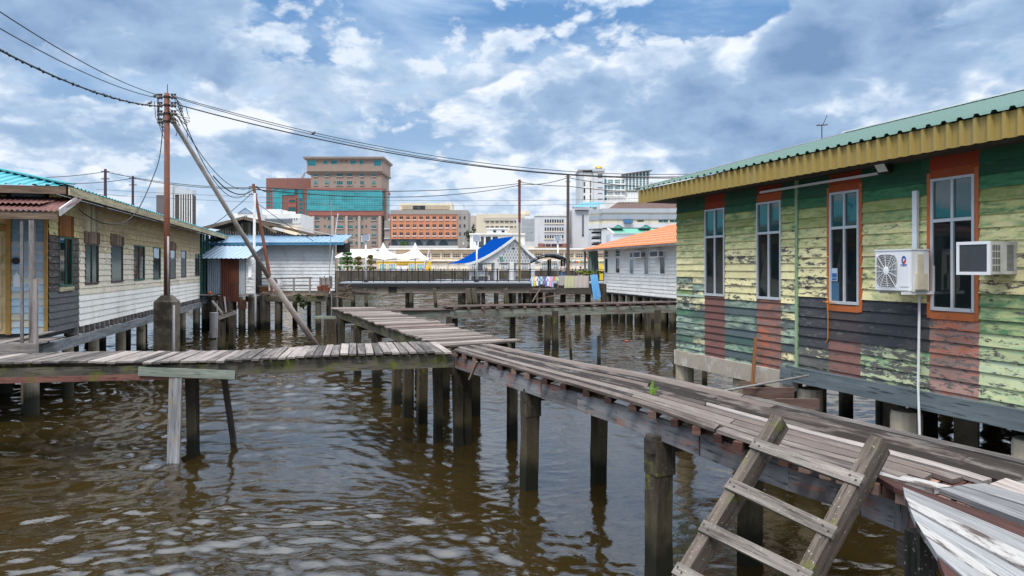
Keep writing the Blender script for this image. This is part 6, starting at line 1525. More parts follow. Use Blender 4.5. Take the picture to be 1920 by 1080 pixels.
# ---------------------------------------------------------------- city
_wc = {}
def cwins(par, rects, fm, gm, y=0., fw=.14, bars=(1, 0), sill=False):
    """window parts; same-sized windows share one mesh"""
    for (u0, u1, z0, z1) in rects:
        w, h = round(u1 - u0, 2), round(z1 - z0, 2); key = (w, h, fm, gm, fw, bars, sill)
        if key not in _wc:
            mb = MB(); mb.m = 0
            mb.box(0, fw, -.10, .06, 0, h); mb.box(w - fw, w, -.10, .06, 0, h); mb.box(fw, w - fw, -.10, .06, 0, fw); mb.box(fw, w - fw, -.10, .06, h - fw, h)
            for k in range(bars[0]): x = w * (k + 1) / (bars[0] + 1); mb.box(x - fw * .3, x + fw * .3, -.06, .05, fw, h - fw)
            for k in range(bars[1]): z = h * (k + 1) / (bars[1] + 1); mb.box(fw, w - fw, -.055, .045, z - fw * .3, z + fw * .3)
            if sill: mb.box(-fw, w + fw, -.35, -.0, -fw * 2.2, -.002)
            mb.m = 1; mb.poly([(fw, -.012, fw), (w - fw, -.012, fw), (w - fw, -.012, h - fw), (fw, -.012, h - fw)])
            _wc[key] = mb.mesh('window', [M[fm], M[gm]])
        o = bpy.data.objects.new('window', _wc[key]); COL.objects.link(o); o.parent = par; o.location = (u0, y, z0)
class City:
    def __init__(s, name, label, cat, x0, Z, group=None, yb=None):
        s.Z = Z; s.x0 = x0; s.b = LZ; s.o = thing(name, label, cat, V((pu(x0, Z), Z, LZ)), 0, group)
    def u(s, px): return (px - s.x0) / F * s.Z
    def z(s, py): return pz(py, s.Z) - s.b
    def block(s, nm, x0, x1, yt, yb, d, mat, y=0., label=None):
        mb = MB(); z0 = 0 if yb is None else s.z(yb); mb.box(s.u(x0), s.u(x1), y, y + d, z0, s.z(yt)); o = mb.build(nm, M[mat], s.o)
        if label: o['label'] = label
        return o
    def wins(s, rects, fm, gm, y=0., **k):
        cwins(s.o, [(s.u(a), s.u(b_), s.z(d), s.z(c)) for a, b_, c, d in rects], fm, gm, y, **k)
# teal glass hotel tower
c = City('office_tower', 'tallest brown tower with a wide teal glass band, left of centre', 'building', 577, 260)
D = 16
c.block('wall', 583, 715, 326, 353, D, 'mauve'); c.block('wall', 577, 718, 353, 357, D + .6, 'maroonb', -.5); c.block('wall', 577.5, 717, 395, 404, D + .6, 'maroonb', -.55)
c.block('wall', 586, 714, 404, None, D, 'mauve')
c.block('top_storey', 577, 718, 301, 322, D + 1.2, 'mauve', -1.2); c.block('cornice', 575, 719.5, 322, 325.5, D + .8, 'mauvedk', -.8); c.block('roof', 572, 722, 295.5, 299, D + 3, 'mauvedk', -2.4); c.block('roof', 574, 720, 299, 301, D + 2, 'mauve', -1.8)
mb = MB(); mb.box(c.u(577.5), c.u(716.5), -.7, D, c.z(395), c.z(357)); gl = mb.build('curtain_wall', M['tealcurtain'], c.o)
mb = MB()
for k in range(46): x = c.u(577.5 + k * 139 / 45); mb.box(x - .06, x + .06, -.82, -.702, c.z(395), c.z(357))
for k in range(11): z = c.z(395 - k * 3.8); mb.box(c.u(577.5), c.u(716.5), -.79, -.705, z - .05, z + .05)
mb.build('mullions', M['tealmull'], gl)
c.block('service_shaft', 716, 721, 352, None, 3, 'mauve', 4)
for px in (586, 622, 648, 672, 710): c.block('pilaster', px, px + 4.5, 405, 468, .6, 'mauvelt', -.6)
top_w = [(579, 594, 301.5, 311.5), (702, 716, 301.5, 311.5)] + [(608, 616, 302, 308.5), (622, 634, 302, 308.5), (658, 669, 302, 308.5), (675, 683, 302, 308.5)]
c.wins(top_w, 'tealmull', 'teal', -1.2, fw=.12, bars=(2, 0)); c.wins([(640.5, 643.5, 301.5, 305), (648.5, 651.5, 301.5, 305)], 'mauvedk', 'tealdk', -1.2)
for yt, yb in ((322.5, 331), (339, 347)):
    c.wins([(588, 596, yt, yb), (609, 617, yt, yb), (631, 643, yt, yb), (650, 661, yt, yb), (675, 683, yt, yb), (697, 705, yt, yb)], 'mauvelt', 'teal', 0, fw=.10, bars=(2, 0), sill=True)
    c.wins([(626, 629, yt + 1, yt + 4), (665, 667, yt + 1, yt + 4)], 'mauvedk', 'tealdk', 0)
for yt, yb, g in ((407, 413, 'tealdk'), (422, 428.5, 'teal'), (438, 444, 'teal'), (452, 459, 'tealdk'), (467, 472, 'teal')):
    c.wins([(589, 599, yt, yb), (632, 644, yt, yb), (651, 662, yt, yb), (696, 706, yt, yb)], 'mauvelt', g, 0, fw=.10, bars=(2, 0), sill=True)
    c.wins([(614, 620.5, yt, yb), (666, 670.5, yt, yb), (677, 682, yt, yb)], 'mauvelt', 'teal' if yt != 407 else 'tealdk', 0, fw=.10, bars=(0, 0)); c.wins([(607.5, 610.5, yt, yt + 4), (685, 688, yt, yt + 4)], 'mauvedk', 'tealdk', 0, fw=.08, bars=(0, 0))
mb = MB(); 
for k in range(9): z = c.z(410 + k * 7); mb.box(c.u(714.5), c.u(718), 2, 5, z, z + .3)
mb.build('fire_stair', M['darkpole'], c.o)
# brown building with teal glass
c = City('office_building', 'brown office block with teal glass corner, attached left of the tallest tower', 'building', 499, 275)
c.block('wall', 499, 583, 334, None, 14, 'brownb', 0)
c.block('roof_plant', 510, 560, 332, 334, 6, 'mauve', 4)
mb = MB(); 
for a, b_, yt, yb in ((512, 529, 353, 398), (529, 552, 356, 366), (560, 568, 356, 372)): mb.box(c.u(a), c.u(b_), -.25, 0, c.z(yb), c.z(yt))
gl = mb.build('curtain_wall', M['tealcurtain'], c.o)
mb = MB()
for k in range(7): x = c.u(512 + k * 17 / 6); mb.box(x - .05, x + .05, -.33, -.252, c.z(398), c.z(353))
for k in range(12): z = c.z(398 - k * 4); mb.box(c.u(512), c.u(529), -.32, -.252, z - .05, z + .05)
mb.build('mullions', M['tealmull'], gl)
c.wins([(560.5, 568, 373 + k * 7.5, 377.5 + k * 7.5) for k in range(7)] + [(573, 576, 375 + k * 7.5, 381 + k * 7.5) for k in range(7)] + [(500.5, 507, 362 + k * 7, 366 + k * 7) for k in range(4)], 'tealmull', 'teal', 0, fw=.1, bars=(0, 0))
c.block('recess', 541, 556, 371, 402, .4, 'maroonb', -.4); c.wins([(542, 555, 374, 380), (541, 556, 388, 399)], 'maroonb', 'tealdk', -.4, bars=(0, 0)); c.wins([(552, 560, 355, 366)], 'maroonb', 'tealdk', 0, bars=(0, 0))
mb = MB()
for px, h in ((508, 5), (531, 5), (557, 8), (564, 14), (571, 6)): mb.tube([(c.u(px), 5, c.z(334)), (c.u(px), 5, c.z(334 - h * 1.6))], .06, 5)
mb.obox((c.u(561), 5, c.z(328)), (.8, 0, 1.8), (0, .2, 0), (.3, 0, -.15)); mb.build('roof_aerials', M['galv'], c.o)
# small white block and gable behind the mid house
c = City('low_building', 'low white block with a teal sign and grey parapet above the grey gable', 'building', 484, 190)
c.block('wall', 484, 564, 401, None, 12, 'offwhite'); c.block('parapet', 484, 564, 409, 419, .3, 'greyb', -.3); c.block('roof_room', 486, 522, 391, 401, 6, 'offwhite', 2); c.block('roof_tank', 529, 548, 396, 401, 2, 'whitep', 1)
c.block('band', 486, 548, 411, 419, .3, 'slateb', -.62); c.wins([(486, 490.5, 399, 407)], 'tealmull', 'teal', -.3, bars=(0, 0)); c.block('orange_wall', 541, 565, 425, None, 3, 'peachb', -3.4)
c.wins([(542 + k * 4.5, 545.5 + k * 4.5, 409, 413) for k in range(4)], 'whitep', 'cityglass', -.3, bars=(0, 0), fw=.06)
c = City('low_building', 'pale grey building with small blue gable roof, far left behind the rusty pole', 'building', 432, 185)
c.block('wall', 432, 486, 400, None, 10, 'offwhite'); mb = MB(); mb.poly([(c.u(446), -.2, c.z(400)), (c.u(476), -.2, c.z(400)), (c.u(461), -.2, c.z(389.5))]); mb.poly([(c.u(446), -.4, c.z(400)), (c.u(461), -.4, c.z(389.5)), (c.u(461), 8, c.z(389.5)), (c.u(446), 8, c.z(400))]); mb.poly([(c.u(461), -.4, c.z(389.5)), (c.u(476), -.4, c.z(400)), (c.u(476), 8, c.z(400)), (c.u(461), 8, c.z(389.5))]); mb.build('gable_roof', M['paleblueroof'], c.o)
c.wins([(457, 465, 403, 409)], 'whitep', 'teal', 0, bars=(1, 0)); c.block('balcony', 432, 486, 410, 418, 1, 'whitep', -1)
# grey tower far left
c = City('office_tower', 'grey ribbed tower block seen behind the tall rusty pole', 'building', 293, 420)
c.block('wall', 293, 308, 366, None, 6, 'charcoalb', .0, 'dark left face'); c.block('crown', 292.5, 308, 351, 366, 6.5, 'greyb', -.3)
c.block('core', 316, 326, 345, None, 7, 'greyb', -1.5); c.block('wall', 308, 316, 352, None, 6, 'greyb', -.5); c.block('wall', 326, 360, 366, None, 5, 'brownglass', .2, 'ribbed right face')
c.block('crown', 326, 361, 356, 365, 5.5, 'greyb', -.3); c.block('crown', 326, 350, 352, 356, 5, 'greyb', -.2)
mb = MB()
for k, px in enumerate((327, 337, 341.5, 346, 350.5, 355, 359)): mb.box(c.u(px), c.u(px + 1.4), -.5, .19, c.z(470), c.z(365))
mb.build('ribs', M['offwhite'], c.o)
# orange building
c = City('office_building', 'orange and grey five storey block with small square windows above the white tents', 'building', 731, 215)
c.block('wall', 733, 858, 402, 448, 14, 'orangeb', 0); c.block('parapet', 732, 877, 394, 402, 15, 'greybrown', -.25); c.block('wall', 858.2, 877, 402, None, 14.5, 'greybrown', -.2); c.block('edge', 731, 733, 402, 462, 12, 'maroonb', .5)
c.block('rooftop', 747, 846, 379, 394, 8, 'creamb', 3); c.block('rooftop_panel', 751, 841, 384.5, 391, .3, 'tanb', 2.7); c.wins([(772, 783, 384.5, 391.5), (784, 795, 384.5, 391.5)], 'dark', 'cityglass', 2.68, bars=(0, 0))
c.block('arcade_wall', 733, 858, 448, 461, 14, 'slateb', .6); c.block('base', 731, 860, 461, None, 16, 'palegrey', -1.6)
rw_ = []
for yt in (405, 420, 435):
    c.wins([(736.2 + k * 12.35, 744.2 + k * 12.35, yt, yt + 7) for k in range(10)], 'orangeb', 'cityglass', 0, fw=.12, bars=(1, 0))
    mb = MB()
    for k in range(10): mb.box(c.u(736 + k * 12.35), c.u(744.6 + k * 12.35), -.35, -.101, c.z(yt + 8.2), c.z(yt + 7))
    mb.build('window_ledges', M['whitep'], c.o)
    c.wins([(860.5, 865, yt, yt + 7), (869, 873.5, yt, yt + 7)], 'greybrown', 'cityglass', -.2, fw=.12, bars=(0, 0))
for k in range(6):
    cx = c.u(737 + k * 23.5); r = c.u(746) - c.u(737); mb = MB(); pts = [(cx + r * math.cos(t), .55, c.z(460.5) + (c.z(450) - c.z(460.5)) * math.sin(t)) for t in [j * math.pi / 14 for j in range(15)]]
    mb.poly(pts[::-1]); mb.build('arch', M['cityglass'], c.o)
fo = foliage((c.u(757), -.9, c.z(457)), 1.6, .8, .8, 260, .28, 'treeleaf'); fo.build('roof_plant_bush', M['treeleaf'], c.o)
text('8', 1.1, (c.u(869), -.45, c.z(459)), (math.radians(90), 0, 0), M['whitep'], c.o, 'emblem')
mb = MB()
for px, h in ((770, 12), (790, 14), (812, 18), (816, 16), (830, 22), (842, 26), (838, 16), (868, 12), (866, 16)): mb.tube([(c.u(px), 8, c.z(394)), (c.u(px), 8, c.z(394 - h))], .05, 5); mb.beam((c.u(px) - .7, 8, c.z(395 - h)), (c.u(px) + .7, 8, c.z(395 - h)), .05, .05)
mb.build('roof_aerials', M['galv'], c.o)
c = City('narrow_building', 'narrow weathered concrete block squeezed between teal tower and orange block', 'building', 720, 240); c.block('wall', 721, 731, 413, None, 10, 'weathered'); c.block('ledge', 720.5, 731, 428, 430, .5, 'greyb', -.5); c.block('ledge', 720.5, 731, 446, 448, .5, 'greyb', -.5)
# beige office (behind), white low block, grey office, striped offices
c = City('office_building', 'beige office block with two rows of narrow windows left of the mustard pole', 'building', 882, 260)
c.block('wall', 893, 984, 401, None, 16, 'beigeb', 0); c.block('wing', 882, 893.5, 404, None, 16, 'beigedk', .5); c.block('recess', 907, 984, 408, 414, .3, 'beigedk', -.3)
mb = MB(); mb.box(c.u(972), c.u(994), 4, 9, c.z(401), c.z(394)); mb.build('roof_room', M['creamb'], c.o)
for yt in (410, 423): c.wins([(910 + k * 9, 918 + k * 9, yt, yt + (9 if yt == 410 else 5)) for k in range(8)], 'beigeb', 'cityglass', 0, fw=.15, bars=(3, 0))
c = City('low_building', 'white low building with dark tall openings and a roof cabin, left of the blue pavilion', 'building', 880, 200)
c.block('wall', 881, 984, 440, None, 12, 'whitep', 0); c.block('cabin', 913, 951, 428, 438, 5, 'offwhite', 1); c.block('cabin_roof', 911, 955, 427, 429, 6, 'whitep', .6); c.block('roof_slab', 880, 985, 437.5, 440, 13, 'whitep', -.6)
c.wins([(897, 908, 443, 464), (910, 921, 443, 464), (923, 934, 443, 464)], 'whitep', 'cityglass', 0, fw=.1, bars=(0, 0)); c.wins([(924, 930.5, 431, 436), (940, 946.5, 431, 436)], 'whitep', 'cityglass', 1, bars=(0, 0), fw=.06)
fo = foliage((c.u(881), 2, c.z(452)), 1.6, 1., 4.5, 420, .35, 'leaf')
top(fo, 'tree', M['leaf'], 'narrow dark tree between orange block and white low building', 'tree').location += c.o.location
c = City('office_building', 'light grey office block with three rows of dark window strips', 'building', 968, 225)
c.block('wall', 1003, 1066, 403, 463, 14, 'greyb2', 0, 'right face with dark window strips'); c.block('wall', 968, 1003, 410, 463, 12, 'greyb2', 1.2, 'left corner with louvred bands'); c.block('base', 985, 1066, 463, None, 12, 'peachb', .8); c.block('parapet', 1002, 1067, 402, 405, 15, 'offwhite', -.3); c.block('roof_room', 1020, 1066, 394, 403, 8, 'greyb2', 3)
for yt in (411, 426, 440):
    c.wins([(1021 + k * 4.6, 1024.6 + k * 4.6, yt, yt + 7) for k in range(8)], 'greyb2', 'cityglass', 0, fw=.05, bars=(0, 0)); c.block('sill_band', 1020.5, 1057.5, yt + 7.2, yt + 9.2, .35, 'beigeb', -.35)
    mb = MB()
    for k in range(9): mb.box(c.u(978 + k * 2.6), c.u(979.4 + k * 2.6), .9, 1.19, c.z(yt + 10), c.z(yt - 2))
    mb.build('louvres', M['slatelt'], c.o)
c.wins([(1012 + k * 11, 1022 + k * 11, 457, 463) for k in range(5)], 'maroonb', 'cityglass', -.05, fw=.1, bars=(1, 0)); c.block('red_panel', 1009, 1019, 456.5, 463, .4, 'maroonb', -.3); c.block('red_panel', 1054, 1062, 456.5, 463, .4, 'maroonb', -.3)
c = City('office_building', 'grey block with sloping teal roof and tall dark slit windows right of the dark pole', 'building', 1066, 235)
c.block('wall', 1073, 1112, 389, None, 14, 'greyb2', 0); c.block('wall', 1066, 1073, 392, None, 14, 'greyb2', 1.5); c.block('wall', 1112, 1127, 388, 398, 10, 'greyb2', .5)
mb = MB(); mb.poly([(c.u(1074), -.3, c.z(388)), (c.u(1135), -.3, c.z(388)), (c.u(1137), 6, c.z(376)), (c.u(1093), 6, c.z(376))]); mb.poly([(c.u(1074), -.3, c.z(388)), (c.u(1093), 6, c.z(376)), (c.u(1093), 13, c.z(376)), (c.u(1074), 13, c.z(388))]); mb.build('sloping_roof', M['tealroof'], c.o)
c.wins([(1090.5, 1095.5, 402, 444)], 'greyb2', 'cityglass', 0, fw=.1, bars=(0, 0)); c.wins([(1070, 1071.8, 395, 458)], 'greyb2', 'cityglass', 1.5, fw=.05, bars=(0, 0)); c.block('dark_canopy', 1078, 1105, 393.8, 395, 1.5, 'dark', -1.2)
mb = MB(); cx = c.u(1119); r = c.u(1125) - cx; mb.poly([(cx + r * math.cos(t), .45, c.z(398.2) + (c.z(393.5) - c.z(398.2)) * math.sin(t)) for t in [j * math.pi / 12 for j in range(13)]][::-1]); mb.build('arch', M['cityglass'], c.o)
# banded car park building
c = City('car_park', 'wide grey and cream banded building with rusty sloping roof right of the dark pole', 'building', 1110, 200)
for yt, yb, m_, y in ((391, 399, 'slatelt', -.4), (399, 402.5, 'creamb', 0), (402.5, 411, 'slateb2', -.4), (411, 419, 'creamb', 0), (419, 427, 'greyb2', -.3), (427, 429, 'slateb', 0)):
    c.block('band', 1128, 1300, yt, yb, 18, m_, y)
    mb = MB(); mb.obox((c.u(1119.8), 1.6 + y, (c.z(yt + 1.5) + c.z(yb + 2)) / 2), (c.u(1128) - c.u(1119.8), -1.6 - 0, 0), (1, 1, 0), (0, 0, (c.z(yt) - c.z(yb)) / 2)); mb.build('band', M[m_], c.o)
c.block('lower_wall', 1128, 1300, 429, None, 16, 'greyb2', .2); c.block('lower_wall', 1113, 1127, 429, None, 12, 'greyb2', 2.2)
for yt in (426, 434, 445, 456): c.block('opening', 1110.5, 1125, yt, yt + 3.6, .3, 'dark', 1.6); c.block('ramp_parapet', 1110, 1127, yt + 3.7, yt + 8, .8, 'greyb2', 1.0)
mb = MB(); mb.poly([(c.u(1142), 1, c.z(391)), (c.u(1163), 4, c.z(376.5)), (c.u(1300), 4, c.z(376.5)), (c.u(1300), 1, c.z(391))][::-1]); mb.poly([(c.u(1142), 1, c.z(391)), (c.u(1142), 10, c.z(391)), (c.u(1163), 10, c.z(376.5)), (c.u(1163), 4, c.z(376.5))][::-1]); 
for k in range(20): x = c.u(1164 + k * 5.5); mb.beam((x, .9, c.z(391)), (x + .5, 3.9, c.z(376.3)), .22, .16)
mb.build('rusty_roof', M['rustband'], c.o)
c.block('hip_wall', 1128, 1145, 381, 391, 8, 'offwhite', 3)
c.wins([(1234, 1253, 411.5, 417.5), (1255, 1274, 411.5, 417.5)], 'creamb', 'tealdk', 0, fw=.1, bars=(1, 0)); c.wins([(1195, 1207, 413, 415.5)], 'dark', 'cityglass', 0, fw=.05, bars=(0, 0)); c.block('water_tank', 1169, 1185, 413, 418.5, 1.5, 'bluetank', -1.6)
c = City('low_building', 'small grey building with mint green roof and two dormers above the orange roof', 'building', 1143, 160)
c.block('wall', 1145, 1300, 438, None, 8, 'greyb', 0); 
mb = MB(); mb.poly([(c.u(1150), -.6, c.z(437)), (c.u(1300), -.6, c.z(437)), (c.u(1300), 3.5, c.z(427)), (c.u(1143), 3.5, c.z(427))]); mb.build('roof', M['mintroof'], c.o)
for px in (1160, 1212):
    mb = MB(); a, b_, t = c.u(px - 10), c.u(px + 10), c.u(px); z0, z1 = c.z(427), c.z(421.5); mb.poly([(a, 1, z0), (b_, 1, z0), (t, 1, z1)]); mb.build('dormer', M['mintdk'], c.o); mb = MB(); mb.poly([(a - .2, .8, z0), (t, .8, z1 + .1), (t, 4, z1 + .1), (a - .2, 4, z0)]); mb.poly([(t, .8, z1 + .1), (b_ + .2, .8, z0), (b_ + .2, 4, z0), (t, 4, z1 + .1)]); mb.build('dormer_roof', M['mintroof'], c.o)
mb = MB(); mb.beam((c.u(1143), 3.4, c.z(426.6)), (c.u(1150), -.7, c.z(437)), .25, .2); mb.build('verge', M['whitep'], c.o)
# domed tower complex
c = City('office_tower', 'white and teal glass tower with golden dome on top, right background', 'building', 1087, 330)
c.block('wall', 1087, 1093, 318, None, 20, 'greyb', 0); c.block('roof_fin', 1084, 1113, 317.3, 319, 20, 'greyb', -.8); c.block('wall', 1093, 1112, 322, None, 18, 'whitep', .6); c.block('shaft', 1112, 1132, 322, None, 20, 'greyb2', -2.4)
c.block('shaft_cap', 1110.5, 1133, 318, 322, 21, 'greyb', -3); c.block('lantern', 1119, 1129, 317.5, 321.8, 5, 'teal', -1.5)
mb = MB(); mb.ell((c.u(1123), 1, c.z(316.5)), c.u(1129.6) - c.u(1123), c.u(1129.6) - c.u(1123), (c.z(310) - c.z(316.5)), 24, 14); mb.tube([(c.u(1122.5), 2, c.z(312)), (c.u(1122.5), 2, c.z(308.5))], .12, 6); mb.build('dome', M['gold'], c.o, smooth=True)
c.block('wall', 1132, 1172, 333, None, 18, 'whitep', .5); c.block('wall', 1172, 1218, 329, None, 18, 'whitep', 1); c.block('parapet', 1137, 1172, 326, 333, 12, 'offwhite', 3)
mb = MB(); mb.box(c.u(1172), c.u(1218), .2, .95, c.z(356), c.z(329)); gl = mb.build('curtain_wall', M['greenglass'], c.o)
mb = MB()
for k in range(8): x = c.u(1172 + k * 6.5); mb.box(x - .25, x + .25, 0, .19, c.z(356), c.z(323))
for k in range(9): z = c.z(356 - k * 3.6); mb.box(c.u(1172), c.u(1218), .05, .18, z - .07, z + .07)
mb.build('mullions', M['whitep'], gl)
mb = MB(); mb.poly([(c.u(1166), -2, c.z(327)), (c.u(1222), -2, c.z(319.5)), (c.u(1222), 16, c.z(319.5)), (c.u(1166), 16, c.z(327))]); mb.poly([(c.u(1166), -2, c.z(327.6)), (c.u(1166), 16, c.z(327.6)), (c.u(1222), 16, c.z(320.1)), (c.u(1222), -2, c.z(320.1))]); mb.build('canopy_roof', M['greyb_'], c.o)
mb = MB(); mb.poly([(c.u(1172), 1, c.z(329)), (c.u(1218), 1, c.z(329)), (c.u(1218), 1, c.z(320.5)), (c.u(1172), 1, c.z(326.6))]); mb.build('clerestory', M['greenglass'], c.o)
for yt, yb in ((336, 344.5), (346.5, 355.5), (359, 366)):
    c.wins([(1139 + k * 13, 1150.5 + k * 13, yt, yb) for k in range(3)], 'whitep', 'greenglass' if yt < 350 else 'blind', .5, fw=.18, bars=(3, 1)); c.block('slab', 1132, 1172, yb + .2, yb + 1.9, 1.2, 'whitep', -.5)
for k in range(5): c.block('balcony', 1132, 1137, 336 + k * 11, 343 + k * 11, 1, 'teal', -.2); c.wins([(1119.5, 1128.5, 327 + k * 10.5 if k == 0 else 331 + k * 10.5, (335 if k == 0 else 333 + k * 10.5))], 'greyb', 'cityglass', -2.4, fw=.1, bars=(2, 0))
for k in range(5): c.wins([(1094, 1098, 340 + k * 13, 349 + k * 13), (1106, 1109, 338 + k * 13, 350 + k * 13)], 'whitep', 'cityglass', .6, fw=.1, bars=(0, 0))
mb = MB()
for k in range(14): mb.box(c.u(1132 + k * 6), c.u(1133 + k * 6), -.8, -.7, c.z(376), c.z(370))
mb.box(c.u(1132), c.u(1215), -.8, -.6, c.z(370.5), c.z(369)); mb.build('terrace_railing', M['whitep'], c.o)
c.block('terrace', 1132, 1240, 376, None, 16, 'offwhite', -.9); c.block('plant_room', 1216, 1226, 341, None, 6, 'greyb2', 2)
# long cream waterfront building
c = City('waterfront_building', 'long cream two storey waterfront building with bands of gridded windows', 'building', 700, 150)
c.block('wall', 742, 1300, 470, None, 10, 'peachb', 0); c.block('roof_slab', 700, 1300, 465.8, 468.2, 13, 'whitep', -1.2); c.block('upper_band', 742, 1300, 468.2, 471, 9, 'peachb', .2); c.block('mid_ledge', 742, 1300, 487.5, 489.5, .8, 'whitep', -.8)
for k in range(24):
    x = 790 + k * 19.2
    if x > 1290: break
    c.wins([(x, x + 17, 474, 484)], 'peachb', 'cityglass', -.06, fw=.16, bars=(4, 1))
    c.block('pier', x + 17.3, x + 18.9, 470, 488, .3, 'peachlt', -.4)
for k in range(24):
    x = 804 + k * 19.2
    if 875 < x < 905 or 925 < x < 990 or 1000 < x < 1060: c.wins([(x, x + 14, 492, 506)], 'whitep', 'blind', -.05, fw=.14, bars=(3, 1))
    else: c.block('shutter', x, x + 17, 493.5, 509, .1, 'peachlt', -.12); c.wins([(x, x + 17, 491.8, 493.2)], 'peachb', 'cityglass', -.05, fw=.03, bars=(6, 0))
# yellow kiosk building
c = City('kiosk', 'bright yellow low building with green framed windows below the white tents', 'building', 707, 138)
c.block('wall', 707, 802, 490, None, 6, 'yellowb', 0); c.block('roof_edge', 706, 803, 488.5, 490, 6.6, 'peachlt', -.3)
c.wins([(711, 725, 494.5, 507), (728, 742, 494.5, 507), (766, 777, 494.5, 507), (781, 797, 494.5, 507)], 'whitep', 'tealmint', 0, fw=.12, bars=(2, 1))
c.block('white_screen', 744, 765.5, 498, 509, .2, 'whitep', -1); c.block('ochre_beam', 745, 765, 492.5, 496, .2, 'ochreb', -.25)
# tents
tn = thing('tent_canopy', 'white tensile canopy with two tall peaks above the yellow kiosk', 'canopy', V((pu(748, 128), 128, LZ)))
tu = lambda px: (px - 748) / F * 128; tz_ = lambda py: pz(py, 128) - LZ
mb = MB(); NX, NY = 70, 22; xs0, xs1 = tu(690), tu(805); hx = [tu(718.5), tu(778.5)]; zlow = tz_(488)
grid = []
for j in range(NY + 1):
    for i in range(NX + 1):
        x = xs0 + (xs1 - xs0) * i / NX; y = -4 + 8 * j / NY
        sc = 1 - .16 * abs(y / 4) ** 2
        z = zlow + .15
        rr = min(math.hypot((x - h) , y) for h in hx)
        pk = (tz_(460) - zlow) * (.72 * math.exp(-rr / .75) + .28 * math.exp(-rr / 2.2)) + .75 * math.exp(-(y / 2.6) ** 2) * (max(0, 1 - (abs(x) / (xs1 * 1.0)) ** 2.2))
        z += pk; edge = abs(y) / 4; z += .25 * math.cos(x * 1.6) * edge * .5 - .1
        xx = x * (1 if abs(x) < 4.5 else 1) ; yy = y * (1 - .35 * max(0, abs(x) / abs(xs1) - .55) / .45)
        grid.append((xx, yy, z))
i0 = 0; mb.v.extend(grid)
for j in range(NY):
    for i in range(NX): q = j * (NX + 1) + i; mb.face((q, q + 1, q + NX + 2, q + NX + 1), [(0, 0), (.1, 0), (.1, .1), (0, .1)])
cv = mb.build('membrane', M['membrane'], tn, smooth=True)
for h in hx: mb = MB(); mb.tube([(h, 0, 0), (h, 0, tz_(459))], .10, 8); mb.ell((h, 0, tz_(459.5)), .25, .25, .3, 8, 6); mb.tube([(h, 0, tz_(459)), (h, 0, tz_(454))], .05, 6); mb.build('mast', M['whitep'], tn)
for a, b_ in ((805, 462), (690, 500)): mb = MB(); x = tu(a); mb.tube([(x - .9 if a > 748 else x, -.5, 0), (x + .1, -.5, tz_(466) if a > 748 else zlow)], .11, 8); mb.build('side_mast', M['greyb2'], tn)
for x in (-6, -3, 0, 3, 5.2): 
    if x in (-3, 3): continue
    mb = MB(); mb.tube([(x, -3.2, 0), (x, -3.2, zlow)], .08, 8); mb.build('support', M['greyb2'], tn)
# pale hip roofed hall and trees at left
c = City('hall', 'pale hall with low white hipped roof behind the trees', 'building', 632, 158)
c.block('wall', 634, 706, 483, None, 10, 'peachlt', 0)
mb = MB(); a, b_ = c.u(628), c.u(712); z0, z1 = c.z(483), c.z(466); mb.poly([(a, -1, z0), (b_, -1, z0), (c.u(693), 5, z1), (c.u(640), 5, z1)]); mb.poly([(b_, -1, z0), (b_, 11, z0), (c.u(693), 5, z1)]); mb.poly([(a, 11, z0), (a, -1, z0), (c.u(640), 5, z1)]); mb.build('roof', M['offwhite'], c.o)
c.wins([(636, 640, 484, 493), (634, 641, 497, 507)], 'whitep', 'teal', 0, fw=.1, bars=(1, 0)); c.wins([(664 + k * 6, 668 + k * 6, 486, 491) for k in range(2)], 'whitep', 'cityglass', 0, fw=.1, bars=(0, 0))
def tree(px, Z, ytop, ybot, wpx, mat, label, n=1500, layers=4):
    t = thing('tree', label, 'tree', V((pu(px, Z), Z, LZ)), 0, 'small riverside trees'); H = pz(ytop, Z) - LZ; w_ = wpx / F * Z / 2
    mb = MB(); mb.tube([(0, 0, 0), (.1, 0, H * .4), (0, 0, H * .95)], [.16, .11, .03], 8)
    ends = []
    for k in range(12):
        a = R.uniform(0, 6.28); z = H * R.uniform(.28, .85); rr = w_ * R.uniform(.4, .9) * (1.15 - z / H); e_ = V((rr * math.cos(a), rr * math.sin(a), z + .3)); mb.tube([(0, 0, z), e_ * .5 + V((0, 0, z * .5 + .05)), e_], [.06, .04, .02], 5); ends.append(e_)
    mb.build('trunk', M['brownwood'], t)
    cr = MB()
    for l in range(layers):
        z = H * (.30 + .66 * l / (layers - 1)); rr = w_ * (1.05 - .62 * l / (layers - 1))
        for k in range(n // layers):
            a = R.uniform(0, 6.28); q = rr * math.sqrt(R.random()) * (.82 + .25 * math.sin(a * 3 + l * 2)); p = V((q * math.cos(a), q * math.sin(a) * .9, z + R.gauss(0, .16) - q * .08))
            if (math.sin(p.x * 3.1 + l * 4) + math.sin(p.y * 2.7 + l)) < -1.1: continue
            u_ = V((R.gauss(0, 1), R.gauss(0, 1), R.gauss(0, .35))).normalized() * .20 * R.uniform(.6, 1.3); v_ = u_.cross(V((R.gauss(0, .5), R.gauss(0, .5), 1))).normalized() * .09
            g = R.uniform(.6, 1.35); cr.col = (g, g, g * .9, 0); cr.poly([p - u_, p - v_, p + u_, p + v_])
    cr.build('crown', M[mat], t)
tree(651, 122, 474, 507, 42, 'treeleaf', 'bright green layered small tree close to the white house corner', 2200, 4)
tree(672, 126, 483, 507, 30, 'olive', 'pale olive brown small tree, between two green ones', 1500, 3); tree(695, 124, 480, 507, 26, 'olive', 'yellowish green small tree beside the yellow kiosk', 1500, 3)
mb = MB()
for px in range(640, 1130, 22): mb.box(pu(px, 117) - .12, pu(px, 117) + .12, 117.6, 117.8, LZ + .35, LZ + 1.1)
